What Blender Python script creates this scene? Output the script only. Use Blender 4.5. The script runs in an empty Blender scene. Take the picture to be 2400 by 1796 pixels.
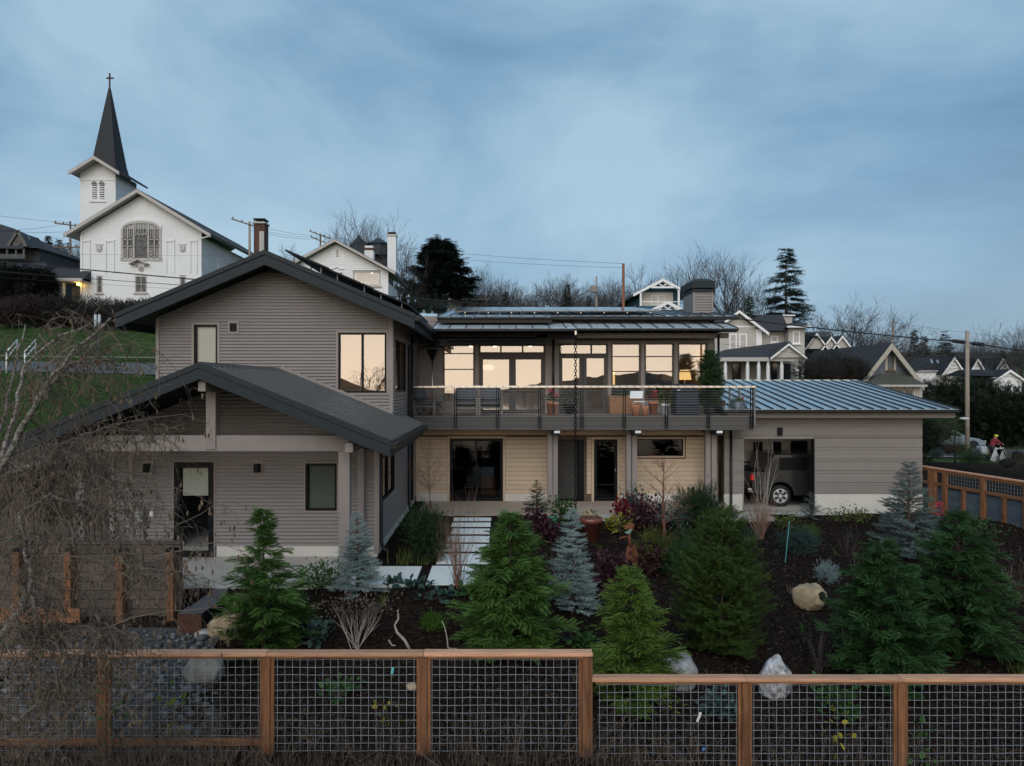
import bpy, bmesh, math, random
import numpy as np
from mathutils import Vector, Matrix, noise
sc = bpy.context.scene
C = sc.collection
R = math.radians
# ---------------------------------------------------------------- camera
FPX, CX, CY, EYE = 1700.0, 1165.0, 903.0, 3.9
cam = bpy.data.objects.new('camera', bpy.data.cameras.new('camera'))
C.objects.link(cam)
cam.location = (0, 0, EYE)
cam.rotation_euler = (R(90), 0, 0)
cam.data.lens = 36.0 * FPX / 2400
cam.data.shift_x = (1200 - CX) / 2400
cam.data.shift_y = (CY - 898) / 2400
cam.data.clip_end = 9000
sc.camera = cam
# ---------------------------------------------------------------- sky
SUN_EL, SUN_AZ = 36.0, 190.0            # low in the west, behind the camera
wd = bpy.data.worlds.new('World'); sc.world = wd; wd.use_nodes = True
nt = wd.node_tree; N = nt.nodes; L = nt.links; N.clear()
def nd(t, **k):
    n = N.new(t)
    for a, b in k.items(): setattr(n, a, b)
    return n
sky = nd('ShaderNodeTexSky', sky_type='NISHITA', sun_disc=False)
sky.sun_elevation = R(SUN_EL); sky.sun_rotation = R(SUN_AZ)
geo = nd('ShaderNodeTexCoord')
mapn = nd('ShaderNodeMapping'); mapn.inputs['Scale'].default_value = (1.1, 1.1, 2.6)
mapn.inputs['Location'].default_value = (0.35, 0.2, 0.1)
L.new(geo.outputs['Generated'], mapn.inputs[0])
n1 = nd('ShaderNodeTexNoise'); n1.inputs['Scale'].default_value = 1.25; n1.inputs['Detail'].default_value = 6; n1.inputs['Roughness'].default_value = .54
n1.inputs['Distortion'].default_value = .35
L.new(mapn.outputs[0], n1.inputs[0])
cr = nd('ShaderNodeValToRGB')
e = cr.color_ramp.elements
e[0].position = .33; e[0].color = (.110, .225, .355, 1)
e[1].position = .66; e[1].color = (.40, .58, .715, 1)
m_ = e.new(.50); m_.color = (.220, .390, .560, 1)
L.new(n1.outputs[0], cr.inputs[0])
# pale band of thinner cloud low on the horizon
sep = nd('ShaderNodeSeparateXYZ'); L.new(geo.outputs['Generated'], sep.inputs[0])
hz = nd('ShaderNodeMapRange'); hz.inputs[1].default_value = .0; hz.inputs[2].default_value = .30; hz.inputs[3].default_value = .55; hz.inputs[4].default_value = 0
hz.interpolation_type = 'SMOOTHSTEP'
L.new(sep.outputs[2], hz.inputs[0])
n2 = nd('ShaderNodeTexNoise'); n2.inputs['Scale'].default_value = 2.3; n2.inputs['Detail'].default_value = 3
L.new(mapn.outputs[0], n2.inputs[0])
mm = nd('ShaderNodeMath', operation='MULTIPLY'); L.new(hz.outputs[0], mm.inputs[0]); L.new(n2.outputs[0], mm.inputs[1])
mh = nd('ShaderNodeMixRGB'); L.new(mm.outputs[0], mh.inputs[0]); L.new(cr.outputs[0], mh.inputs[1]); mh.inputs[2].default_value = (.55, .66, .74, 1)
# evening glow round the low sun, behind the camera
dt = nd('ShaderNodeVectorMath', operation='DOT_PRODUCT'); L.new(geo.outputs['Generated'], dt.inputs[0])
dt.inputs[1].default_value = (math.sin(R(SUN_AZ)), math.cos(R(SUN_AZ)), .10)
gl = nd('ShaderNodeMapRange', interpolation_type='SMOOTHSTEP'); gl.inputs[1].default_value = .05; gl.inputs[2].default_value = 1.0; gl.inputs[3].default_value = 0; gl.inputs[4].default_value = 1
L.new(dt.outputs['Value'], gl.inputs[0])
lo = nd('ShaderNodeMapRange', interpolation_type='SMOOTHSTEP'); lo.inputs[1].default_value = .0; lo.inputs[2].default_value = .30; lo.inputs[3].default_value = 1; lo.inputs[4].default_value = .05
L.new(sep.outputs[2], lo.inputs[0])
gm = nd('ShaderNodeMath', operation='MULTIPLY'); L.new(gl.outputs[0], gm.inputs[0]); L.new(lo.outputs[0], gm.inputs[1])
mg = nd('ShaderNodeMixRGB'); L.new(gm.outputs[0], mg.inputs[0]); L.new(mh.outputs[0], mg.inputs[1]); mg.inputs[2].default_value = (2.75, 2.2, 1.62, 1)
# a little clear Nishita sky through the cloud
sk = nd('ShaderNodeMixRGB', blend_type='MULTIPLY'); sk.inputs[0].default_value = 1; L.new(sky.outputs[0], sk.inputs[1]); sk.inputs[2].default_value = (.10, .10, .10, 1)
mx = nd('ShaderNodeMixRGB'); mx.inputs[0].default_value = .88; L.new(sk.outputs[0], mx.inputs[1]); L.new(mg.outputs[0], mx.inputs[2])
bg = nd('ShaderNodeBackground'); bg.inputs[1].default_value = 0.97; L.new(mx.outputs[0], bg.inputs[0])
ow = nd('ShaderNodeOutputWorld'); L.new(bg.outputs[0], ow.inputs[0])
# ---------------------------------------------------------------- sun
sl = bpy.data.lights.new('sun', 'SUN'); sl.energy = 1.5; sl.angle = R(50); sl.color = (1.0, .97, .93)
sun = bpy.data.objects.new('sun', sl); C.objects.link(sun)
_a, _e = R(SUN_AZ), R(SUN_EL)
_d = Vector((math.sin(_a) * math.cos(_e), math.cos(_a) * math.cos(_e), math.sin(_e)))
sun.rotation_euler = _d.to_track_quat('Z', 'Y').to_euler(); sun.location = (0, -20, 30)
sc.view_settings.view_transform = 'Standard'; sc.view_settings.look = 'None'
sc.view_settings.gamma = 1; sc.view_settings.exposure = 0.1; sc.view_settings.use_curve_mapping = False
sc.render.engine = 'CYCLES'
sc.cycles.max_bounces = 6; sc.cycles.transparent_max_bounces = 24; sc.cycles.sample_clamp_indirect = 4
sc.cycles.caustics_reflective = False; sc.cycles.caustics_refractive = False
try: sc.cycles.use_denoising = True
except Exception: pass
# ---------------------------------------------------------------- helpers
rng = random.Random(11)
nr = np.random.default_rng(5)
def U(px, Y): return (px - CX) / FPX * Y
def V(py, Y): return EYE - (py - CY) / FPX * Y
def lerp(a, b, t): return a + (b - a) * t
def sstep(a, b, x):
    t = min(1, max(0, (x - a) / (b - a))); return t * t * (3 - 2 * t)
def interp(tab, x):
    if x <= tab[0][0]: return tab[0][1]
    for (a, p), (b, q) in zip(tab, tab[1:]):
        if x <= b: return p + (q - p) * (x - a) / (b - a)
    return tab[-1][1]
ORG = {}
def thing(name, label, cat, loc=(0, 0, 0), group=None, rz=0):
    o = bpy.data.objects.new(name, None); C.objects.link(o)
    o.location = loc; o.rotation_euler = (0, 0, rz); o.empty_display_size = .2
    o['label'] = label; o['category'] = cat
    if group: o['group'] = group
    return o
def tag(o, label, cat, group=None):
    o['label'] = label; o['category'] = cat
    if group: o['group'] = group
    return o
def base(o):                            # world origin that world-space parts are built against
    if o is None: return Vector((0, 0, 0))
    return ORG.get(o.name, Vector((0, 0, 0)))
def wthing(name, label, cat, loc, group=None):   # a thing whose parts are given in world coordinates
    o = thing(name, label, cat, loc, group); ORG[o.name] = Vector(loc); return o
def setmesh(name, me, mat, parent=None, smooth=False, bevel=0):
    o = bpy.data.objects.new(name, me); C.objects.link(o)
    if mat: me.materials.append(mat)
    if parent: o.parent = parent
    if smooth:
        me.polygons.foreach_set('use_smooth', [True] * len(me.polygons))
    if bevel:
        b = o.modifiers.new('bevel', 'BEVEL'); b.width = bevel; b.segments = 2; b.limit_method = 'ANGLE'; b.angle_limit = R(40)
    ORG[o.name] = base(parent)
    return o
class MB:
    def __init__(s): s.v = []; s.f = []
    def add(s, vs, fs):
        n = len(s.v); s.v += [tuple(p) for p in vs]; s.f += [tuple(i + n for i in f) for f in fs]; return s
    def hexa(s, p): return s.add(p, [(0, 3, 2, 1), (4, 5, 6, 7), (0, 1, 5, 4), (1, 2, 6, 5), (2, 3, 7, 6), (3, 0, 4, 7)])
    def box(s, x0, x1, y0, y1, z0, z1):
        return s.hexa([(x0, y0, z0), (x1, y0, z0), (x1, y1, z0), (x0, y1, z0), (x0, y0, z1), (x1, y0, z1), (x1, y1, z1), (x0, y1, z1)])
    def beam(s, a, b, w, h, up=(0, 0, 1)):
        a, b = Vector(a), Vector(b); d = (b - a).normalized(); u = Vector(up)
        if abs(d.dot(u)) > .98: u = Vector((0, 1, 0))
        r = d.cross(u).normalized() * w / 2; u = r.cross(d).normalized() * h / 2
        return s.hexa([a - r - u, a + r - u, b + r - u, b - r - u, a - r + u, a + r + u, b + r + u, b - r + u])
    def tube(s, pts, rad, n=6, cap=True):
        pts = [Vector(p) for p in pts]
        if not hasattr(rad, '__len__'): rad = [rad] * len(pts)
        m = len(pts); vs = []; u = None
        for i, p in enumerate(pts):
            d = (pts[min(i + 1, m - 1)] - pts[max(i - 1, 0)])
            d = d.normalized() if d.length > 1e-9 else Vector((0, 0, 1))
            if u is None:
                u = d.orthogonal().normalized()
            else:
                u = (u - d * u.dot(d)); u = u.normalized() if u.length > 1e-6 else d.orthogonal().normalized()
            w = d.cross(u)
            for k in range(n):
                a = 2 * math.pi * k / n; vs.append(p + (u * math.cos(a) + w * math.sin(a)) * rad[i])
        fs = [(i * n + k, i * n + (k + 1) % n, (i + 1) * n + (k + 1) % n, (i + 1) * n + k) for i in range(m - 1) for k in range(n)]
        if cap: fs += [tuple(range(n))[::-1], tuple((m - 1) * n + k for k in range(n))]
        return s.add(vs, fs)
    def lathe(s, prof, c=(0, 0, 0), n=18, ax='z', cap=True):
        vs = []; m = len(prof)
        for r, z in prof:
            for k in range(n):
                a = 2 * math.pi * k / n; x, y = r * math.cos(a), r * math.sin(a)
                p = (x, y, z) if ax == 'z' else ((x, z, y) if ax == 'y' else (z, x, y))
                vs.append((p[0] + c[0], p[1] + c[1], p[2] + c[2]))
        fs = [(i * n + k, i * n + (k + 1) % n, (i + 1) * n + (k + 1) % n, (i + 1) * n + k) for i in range(m - 1) for k in range(n)]
        if cap and prof[0][0] > 1e-4: fs.append(tuple(range(n))[::-1])
        if cap and prof[-1][0] > 1e-4: fs.append(tuple((m - 1) * n + k for k in range(n)))
        return s.add(vs, fs)
    def prism(s, poly, ax, a0, a1):
        n = len(poly)
        def P(p, a): return (p[0], a, p[1]) if ax == 'y' else ((a, p[0], p[1]) if ax == 'x' else (p[0], p[1], a))
        vs = [P(p, a0) for p in poly] + [P(p, a1) for p in poly]
        fs = [(i, (i + 1) % n, n + (i + 1) % n, n + i) for i in range(n)] + [tuple(range(n))[::-1], tuple(range(n, 2 * n))]
        return s.add(vs, fs)
    def quad(s, a, b, c, d): return s.add([a, b, c, d], [(0, 1, 2, 3)])
    def build(s, name, mat, parent=None, smooth=False, bevel=0, local=False):
        me = bpy.data.meshes.new(name); b = Vector((0, 0, 0)) if local else base(parent)
        vs = s.v if b.length == 0 else [(x - b.x, y - b.y, z - b.z) for x, y, z in s.v]
        me.from_pydata(vs, [], s.f); me.update()
        return setmesh(name, me, mat, parent, smooth, bevel)
def B(name, mat, parent, x0, x1, y0, y1, z0, z1, bevel=0):
    return MB().box(min(x0, x1), max(x0, x1), min(y0, y1), max(y0, y1), min(z0, z1), max(z0, z1)).build(name, mat, parent, bevel=bevel)
def npmesh(name, Vt, F, mat, parent=None, smooth=False):
    """Vt (n,3), F (m,k) -> one mesh object, fast"""
    me = bpy.data.meshes.new(name); k = F.shape[1]
    b = base(parent); Vt = np.asarray(Vt, dtype=np.float32) - np.array(b, dtype=np.float32)
    me.vertices.add(len(Vt)); me.vertices.foreach_set('co', Vt.ravel())
    me.loops.add(F.size); me.loops.foreach_set('vertex_index', F.astype(np.int32).ravel())
    me.polygons.add(len(F)); me.polygons.foreach_set('loop_start', np.arange(0, F.size, k, dtype=np.int32))
    me.update(calc_edges=True)
    return setmesh(name, me, mat, parent, smooth)
def copy_thing(o, loc, rz=None, scale=None, label=None, group=None):
    c = o.copy(); C.objects.link(c); c.location = loc
    if rz is not None: c.rotation_euler = (c.rotation_euler[0], c.rotation_euler[1], rz)
    if scale is not None: c.scale = scale if hasattr(scale, '__len__') else (scale,) * 3
    if label: c['label'] = label
    if group: c['group'] = group
    for ch in o.children:
        d = ch.copy(); C.objects.link(d); d.parent = c
        for g in ch.children:
            e_ = g.copy(); C.objects.link(e_); e_.parent = d
    return c
def struct(o): o['kind'] = 'structure'; return o
def stuff(o): o['kind'] = 'stuff'; return o
# ---------------------------------------------------------------- materials
def mat_new(name):
    m = bpy.data.materials.new(name); m.use_nodes = True; return m, m.node_tree.nodes, m.node_tree.links
def M(name, col, rough=.6, metal=0.0, var=.12, vs=3.0, bump=0.0, bs=40.0, spec=.4, stretch=None, isl=0.0, objvar=0.0, col2=None, coat=0):
    m, n, l = mat_new(name); p = n['Principled BSDF']
    p.inputs['Roughness'].default_value = rough; p.inputs['Metallic'].default_value = metal
    p.inputs['Specular IOR Level'].default_value = spec
    if coat: p.inputs['Coat Weight'].default_value = coat
    tc = n.new('ShaderNodeTexCoord'); mp = n.new('ShaderNodeMapping'); l.new(tc.outputs['Object'], mp.inputs[0])
    if stretch: mp.inputs['Scale'].default_value = stretch
    nz = n.new('ShaderNodeTexNoise'); nz.inputs['Scale'].default_value = vs; nz.inputs['Detail'].default_value = 5; nz.inputs['Roughness'].default_value = .6
    l.new(mp.outputs[0], nz.inputs[0])
    r = n.new('ShaderNodeValToRGB'); e = r.color_ramp.elements
    a = [max(0, c * (1 - var)) for c in col]; b = [c * (1 + var) for c in (col2 or col)]
    e[0].position = .3; e[1].position = .7; e[0].color = (*a, 1); e[1].color = (*b, 1)
    l.new(nz.outputs[0], r.inputs[0]); out = r.outputs[0]
    for amt, src in ((isl, 'isl'), (objvar, 'obj')):
        if amt:
            g = n.new('ShaderNodeNewGeometry') if src == 'isl' else n.new('ShaderNodeObjectInfo')
            o = g.outputs['Random Per Island'] if src == 'isl' else g.outputs['Random']
            mr = n.new('ShaderNodeMapRange'); mr.inputs[3].default_value = 1 - amt; mr.inputs[4].default_value = 1 + amt; l.new(o, mr.inputs[0])
            mu = n.new('ShaderNodeVectorMath'); mu.operation = 'SCALE'; l.new(out, mu.inputs[0]); l.new(mr.outputs[0], mu.inputs['Scale']); out = mu.outputs[0]
    l.new(out, p.inputs['Base Color'])
    if bump:
        nb = n.new('ShaderNodeTexNoise'); nb.inputs['Scale'].default_value = bs; nb.inputs['Detail'].default_value = 4; l.new(mp.outputs[0], nb.inputs[0])
        bp = n.new('ShaderNodeBump'); bp.inputs['Strength'].default_value = bump; bp.inputs['Distance'].default_value = .02; l.new(nb.outputs[0], bp.inputs['Height']); l.new(bp.outputs[0], p.inputs['Normal'])
        rr = n.new('ShaderNodeMapRange'); rr.inputs[3].default_value = max(.05, rough - .1); rr.inputs[4].default_value = min(1, rough + .12); l.new(nz.outputs[0], rr.inputs[0]); l.new(rr.outputs[0], p.inputs['Roughness'])
    return m
def FM(name, c0, c1, trans=.25, rough=.55, scale=2.0, spec=.25):
    """leaf: colour varies per leaf and in soft patches"""
    m, n, l = mat_new(name); p = n['Principled BSDF']; p.inputs['Roughness'].default_value = rough; p.inputs['Specular IOR Level'].default_value = spec
    g = n.new('ShaderNodeNewGeometry'); tc = n.new('ShaderNodeTexCoord')
    nz = n.new('ShaderNodeTexNoise'); nz.inputs['Scale'].default_value = scale; nz.inputs['Detail'].default_value = 2; l.new(tc.outputs['Object'], nz.inputs[0])
    ad = n.new('ShaderNodeMath'); ad.operation = 'MULTIPLY_ADD'; ad.inputs[1].default_value = .55; l.new(g.outputs['Random Per Island'], ad.inputs[0])
    sb = n.new('ShaderNodeMath'); sb.operation = 'MULTIPLY_ADD'; sb.inputs[1].default_value = 1.3; sb.inputs[2].default_value = -.42; l.new(nz.outputs[0], sb.inputs[0]); l.new(sb.outputs[0], ad.inputs[2])
    r = n.new('ShaderNodeValToRGB'); e = r.color_ramp.elements; e[0].color = (*c0, 1); e[1].color = (*c1, 1); e[0].position = .05; e[1].position = .95
    l.new(ad.outputs[0], r.inputs[0]); l.new(r.outputs[0], p.inputs['Base Color'])
    if trans:
        t = n.new('ShaderNodeBsdfTranslucent'); l.new(r.outputs[0], t.inputs[0]); mx = n.new('ShaderNodeMixShader'); mx.inputs[0].default_value = trans
        l.new(p.outputs[0], mx.inputs[1]); l.new(t.outputs[0], mx.inputs[2]); l.new(mx.outputs[0], n['Material Output'].inputs[0])
    return m
def GLASS(name, refl=.3, tint=(.85, .9, .9), wav=.0, rough=0.0, dark=0.0):
    m, n, l = mat_new(name); n.remove(n['Principled BSDF'])
    g = n.new('ShaderNodeBsdfGlossy'); g.inputs['Roughness'].default_value = rough; g.inputs[0].default_value = (.98, .98, 1, 1)
    t = n.new('ShaderNodeBsdfTransparent'); t.inputs[0].default_value = (*tint, 1)
    f = n.new('ShaderNodeFresnel'); f.inputs[0].default_value = 1.5
    mr = n.new('ShaderNodeMapRange'); mr.inputs[1].default_value = .04; mr.inputs[2].default_value = 1; mr.inputs[3].default_value = refl; mr.inputs[4].default_value = 1; l.new(f.outputs[0], mr.inputs[0])
    mx = n.new('ShaderNodeMixShader'); l.new(mr.outputs[0], mx.inputs[0]); l.new(t.outputs[0], mx.inputs[1]); l.new(g.outputs[0], mx.inputs[2]); l.new(mx.outputs[0], n['Material Output'].inputs[0])
    if wav:
        tc = n.new('ShaderNodeTexCoord'); nz = n.new('ShaderNodeTexNoise'); nz.inputs['Scale'].default_value = 1.6; nz.inputs['Detail'].default_value = 1; l.new(tc.outputs['Object'], nz.inputs[0])
        bp = n.new('ShaderNodeBump'); bp.inputs['Strength'].default_value = wav; bp.inputs['Distance'].default_value = .02; l.new(nz.outputs[0], bp.inputs['Height']); l.new(bp.outputs[0], g.inputs['Normal'])
    return m
def EM(name, col, s):
    m, n, l = mat_new(name); p = n['Principled BSDF']; p.inputs['Base Color'].default_value = (*col, 1); p.inputs['Emission Color'].default_value = (*col, 1); p.inputs['Emission Strength'].default_value = s; return m
def WOOD(name, col, ax=0, var=.25, rough=.65, objvar=.22):
    s = [14, 14, 14]; s[ax] = 1.1
    return M(name, col, rough, var=var, vs=2.2, bump=.25, bs=5, stretch=tuple(s), objvar=objvar, spec=.3)
K = {}
K['taupe'] = M('corrugated_taupe', (.215, .195, .190), .42, var=.05, vs=1.5, bump=.06, bs=8, spec=.5)
K['trim'] = M('taupe_trim', (.26, .225, .208), .5, var=.05, vs=2, bump=.05)
K['timber'] = M('painted_timber', (.235, .205, .195), .55, var=.08, vs=3, bump=.15, bs=25)
K['char'] = M('charcoal_metal', (.020, .027, .032), .5, var=.08, vs=2, bump=.05, bs=10, spec=.2)
K['charroof'] = M('charcoal_roof', (.019, .026, .030), .4, metal=.1, var=.15, vs=1.2, bump=.05, bs=10)
K['black'] = M('black_frame', (.006, .007, .009), .45, var=.1, spec=.15)
K['gutter'] = M('black_gutter', (.010, .012, .015), .35, var=.1, spec=.25)
K['steelroof'] = M('zinc_roof', (.50, .56, .60), .24, metal=.8, var=.06, vs=1.0, bump=.04, bs=4, objvar=.06)
K['canopy'] = M('canopy_panel', (.52, .57, .60), .25, metal=.15, var=.1, vs=2, bump=.05, bs=5, objvar=.08)
K['seam'] = M('roof_seam', (.035, .042, .05), .35, metal=.4, var=.1)
K['backing'] = M('shadow_gap_backing', (.11, .085, .06), .9, spec=.1)  # dark tone stands in for the shadow lines between siding boards
K['tan'] = M('tan_siding', (.50, .385, .275), .6, var=.05, vs=2, bump=.12, bs=60, objvar=.05)
K['tantrim'] = M('tan_trim', (.50, .39, .285), .6, var=.05, vs=2, bump=.08)
K['garage'] = M('garage_siding', (.205, .185, .168), .55, var=.05, vs=1.4, bump=.08, bs=50, objvar=.035)
K['conc'] = M('concrete', (.42, .40, .37), .8, var=.10, vs=1.5, bump=.15, bs=60)
K['stem'] = M('stem_wall', (.56, .53, .48), .8, var=.10, vs=1.2, bump=.15, bs=40)
K['slab'] = M('pale_paver', (.72, .74, .72), .75, var=.05, vs=2.5, bump=.1, bs=70, objvar=.03)
K['deckf'] = M('deck_fascia', (.075, .073, .072), .55, var=.12, vs=2, bump=.15, bs=30, stretch=(.6, 8, 8), objvar=.06)
K['deckb'] = M('deck_board', (.17, .145, .13), .6, var=.15, vs=2, bump=.2, bs=20, stretch=(.6, 8, 8), objvar=.1)
K['soffit'] = WOOD('soffit_wood', (.30, .19, .10), 0, .2)
K['cedar'] = WOOD('cedar_fence', (.25, .115, .055), 0, .45)
K['cedarv'] = WOOD('cedar_post', (.19, .085, .040), 2, .5)
K['cedart'] = WOOD('cedar_cap', (.50, .275, .17), 0, .22, .55)
K['wire'] = M('galvanised_wire', (.33, .36, .40), .5, metal=.2, var=.2, vs=8)
K['cablewire'] = M('cable_steel', (.26, .25, .24), .4, metal=.6)
K['steel'] = M('stainless', (.55, .53, .50), .25, metal=1, var=.05)
K['white'] = M('white_paint', (.78, .78, .78), .55, var=.03, vs=1.5, bump=.05)
K['offwhite'] = M('offwhite_trim', (.56, .52, .47), .6, var=.05)
K['pane'] = GLASS('window_glass', .30, wav=.05)
K['paneclear'] = GLASS('clear_glass', .03, (.85, .88, .88), wav=.05)
K['paned'] = GLASS('dim_glass', .025, (.35, .38, .4), wav=.05)
K['panefar'] = M('far_window', (.02, .024, .03), .08, var=.2, spec=.6)
K['shingle'] = M('dark_shingle', (.035, .036, .04), .85, var=.4, vs=7, bump=.5, bs=25, stretch=(1, 1, 2))
K['mulch'] = M('bark_mulch', (.008, .0055, .0045), .95, var=.7, vs=14, bump=1.0, bs=45, col2=(.017, .0115, .009), spec=.04)
K['grass'] = M('lawn', (.026, .050, .014), .9, var=.45, vs=1.1, bump=.8, bs=60, col2=(.042, .070, .020), spec=.1)
K['asph'] = M('asphalt', (.085, .092, .10), .85, var=.2, vs=3, bump=.3, bs=120)
K['rock'] = M('granite', (.20, .195, .185), .85, var=.5, vs=5, bump=.9, bs=12, col2=(.30, .30, .30))
K['patio'] = M('warm_concrete', (.37, .30, .24), .8, var=.14, vs=1.2, bump=.15, bs=60)
K['rocktan'] = M('tan_rock', (.34, .265, .165), .85, var=.35, vs=5, bump=.7, bs=14)
K['terra'] = M('terracotta', (.42, .17, .09), .75, var=.12, vs=6, bump=.1)
K['bark'] = M('bark', (.075, .055, .042), .9, var=.4, vs=6, bump=.8, bs=30, stretch=(3, 3, .6))
K['twig'] = M('winter_twig', (.062, .050, .045), .85, var=.3, vs=4)
K['twigfar'] = M('far_twig', (.060, .056, .058), .9, var=.25, vs=2)
K['redtwig'] = M('tan_stem', (.22, .125, .085), .7, var=.3, vs=5, isl=.3)
K['paletwig'] = M('pale_branch', (.36, .32, .28), .8, var=.3, vs=8, bump=.3)
K['birch'] = M('birch_twig', (.115, .088, .069), .8, var=.4, vs=7, isl=.35)
K['cloth'] = M('outdoor_cushion', (.085, .09, .10), .9, var=.1, vs=6, bump=.25, bs=120)
K['greyframe'] = M('grey_furniture_wood', (.17, .16, .148), .65, var=.12, vs=4, bump=.12, objvar=.05)
K['navy'] = M('navy_cover', (.018, .024, .036), .6, var=.2, vs=4, bump=.3, bs=6)
K['rust'] = M('rusted_steel', (.155, .055, .026), .85, var=.35, vs=7, bump=.4)
K['soil'] = M('potting_soil', (.02, .014, .01), .95, var=.4, bump=.6)
K['brick'] = M('red_brick', (.085, .045, .036), .85, var=.3, vs=4, bump=.5)
K['pole'] = M('utility_pole', (.17, .12, .085), .9, var=.4, vs=2.5, bump=.5, bs=14, stretch=(4, 4, .5))
K['poleg'] = M('weathered_pole', (.28, .235, .19), .9, var=.35, vs=2.0, bump=.5, bs=14, stretch=(4, 4, .4))
K['cable'] = M('cable', (.012, .012, .014), .6)
K['rubber'] = M('tyre_rubber', (.012, .012, .012), .8)
K['roomwall'] = M('room_wall', (.55, .45, .34), .8, var=.04)
K['woodin'] = M('room_wood', (.26, .13, .06), .5, var=.2, vs=3, stretch=(1, 6, 6))
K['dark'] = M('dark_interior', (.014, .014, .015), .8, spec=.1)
K['alloy'] = M('wheel_alloy', (.55, .55, .55), .4, metal=.3)
K['red'] = M('flower_red', (.55, .03, .05), .6, var=.3, vs=9)
L_cedar = [FM('cedar_leaf_a', (.026, .064, .020), (.150, .285, .060)), FM('cedar_leaf_b', (.032, .072, .016), (.200, .310, .055)), FM('cedar_leaf_c', (.012, .040, .016), (.075, .165, .050))]
L_yew = FM('yew_leaf', (.014, .034, .008), (.080, .130, .026))
L_spr = [FM('blue_spruce', (.06, .095, .10), (.42, .53, .51), 0, scale=1.6), FM('dull_spruce', (.035, .055, .055), (.19, .245, .24), 0)]
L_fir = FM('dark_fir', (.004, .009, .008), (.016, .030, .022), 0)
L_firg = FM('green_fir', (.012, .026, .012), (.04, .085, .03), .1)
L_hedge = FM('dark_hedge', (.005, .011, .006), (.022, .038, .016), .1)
L_purple = FM('purple_leaf', (.012, .005, .008), (.105, .035, .055), .2)
L_maroon = FM('maroon_leaf', (.07, .008, .012), (.26, .03, .03), .2)
L_yellow = FM('yellow_leaf', (.12, .13, .02), (.38, .33, .05), .3)
L_green = FM('green_leaf', (.016, .05, .016), (.07, .16, .045), .25)
L_lime = FM('lime_leaf', (.05, .09, .015), (.16, .21, .04), .3)
L_blue = FM('bluegreen_leaf', (.018, .045, .038), (.08, .14, .12), .2)
L_grassy = FM('blade_green', (.03, .055, .012), (.14, .17, .045), .25)
L_tanblade = FM('tan_blade', (.06, .045, .03), (.24, .19, .13), .2)
L_dry = FM('dry_weed', (.022, .016, .012), (.125, .095, .068), .1)
L_catkin = FM('catkin', (.06, .045, .03), (.24, .185, .13), .1)
# ================================================================ terrain
LEFT = [(-3000, -60), (-400, -45), (-120, -26), (-30, -9), (0, -3.2), (6, -1.6), (9.7, -1.05), (13, -.7), (16, -.25), (19, .6), (25, 2.0), (40, 5.0), (44.5, 5.55), (58, 8.7), (62, 10.6), (66, 11.1), (80, 12), (120, 17), (250, 30), (700, 60), (3000, 80)]
GL = [(-3000, -60), (-400, -45), (-120, -26), (-30, -9), (0, -3.2), (6, -1.7), (9.0, -1.18), (9.7, -1.03), (12, -.5), (13.6, -.08), (14.4, -.04), (34, -.04)]
GR = [(-3000, -60), (-400, -45), (-120, -26), (-30, -9), (0, -3.4), (6, -2.0), (9.0, -1.5), (9.7, -1.32), (14, -.85), (18, -.42), (21.3, -.12), (22.6, -.2), (24, -.34), (34, -.4)]
MID = [(33, -.2), (45, 1), (60, 4.0), (80, 6.5), (150, 14), (250, 24), (700, 55), (3000, 80)]
RGT = [(-3000, -60), (-400, -45), (-120, -26), (-30, -9), (0, -3.4), (6, -2.0), (9.7, -1.35), (16, -.8), (24, -.55), (36, -.7), (48, -1.15), (60, -1.1), (75, -.4), (110, 1.6), (250, 9), (700, 35), (3000, 60)]
def h(X, Y):
    l = interp(LEFT, Y); r = interp(RGT, Y)
    if Y < 33:
        c = lerp(interp(GL, Y), interp(GR, Y), sstep(.9, 3.6, X))
        z = lerp(l, c, sstep(-12.2, -9.4, X))
        return lerp(z, r, sstep(14.6, 17.5, X))
    m = interp(MID, Y)
    k = (Y - 33)
    z = lerp(l, m, sstep(-12.2 - .25 * k, -9.4 + .12 * k, X))
    return lerp(z, r, sstep(14.6 + .08 * k, 17.5 + .55 * k, X))
def ground(px, py):
    """the point where the sight line through this spot meets the ground"""
    Y = 8.0
    while Y < 400:
        if V(py, Y) <= h(U(px, Y), Y): break
        Y += .04 if Y < 60 else .3
    X = U(px, Y); return X, Y, h(X, Y)
def sheet(name, xs, ys, mat, dz=0.0, fn=None, jit=0.0):
    xs = np.array(xs); ys = np.array(ys)
    vs = []
    for y in ys:
        for x in xs:
            z = (fn or h)(x, y) + dz
            if jit: z += jit * (noise.noise((x * 1.3, y * 1.3, 0)) + .6 * noise.noise((x * 4, y * 4, 3)) + .35 * noise.noise((x * 11, y * 11, 7)))
            vs.append((x, y, z))
    nx = len(xs); idx = np.arange(len(ys) * nx).reshape(len(ys), nx)
    F = np.stack([idx[:-1, :-1], idx[:-1, 1:], idx[1:, 1:], idx[1:, :-1]], -1).reshape(-1, 4)
    return npmesh(name, np.array(vs), F, mat, smooth=True)
def ramp(a, b, n, p=1.0): return [a + (b - a) * (i / n) ** p for i in range(n + 1)]
def hh(X, Y):          # the ground sheet dips under beds, paving and buildings
    d = 0
    if -9.2 < X < 16.4 and 6.5 < Y < 31: d = min(1, (X + 9.2) / .8, (16.4 - X) / .8, (Y - 6.5) / 1.0, (31 - Y) / 1)
    return h(X, Y) - .45 * d
xs = [-3000, -1500, -700, -350, -200, -140] + ramp(-110, -30, 32) + ramp(-29, 20, 70)[0:] + ramp(21, 110, 50) + [140, 200, 350, 700, 1500, 3000]
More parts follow.
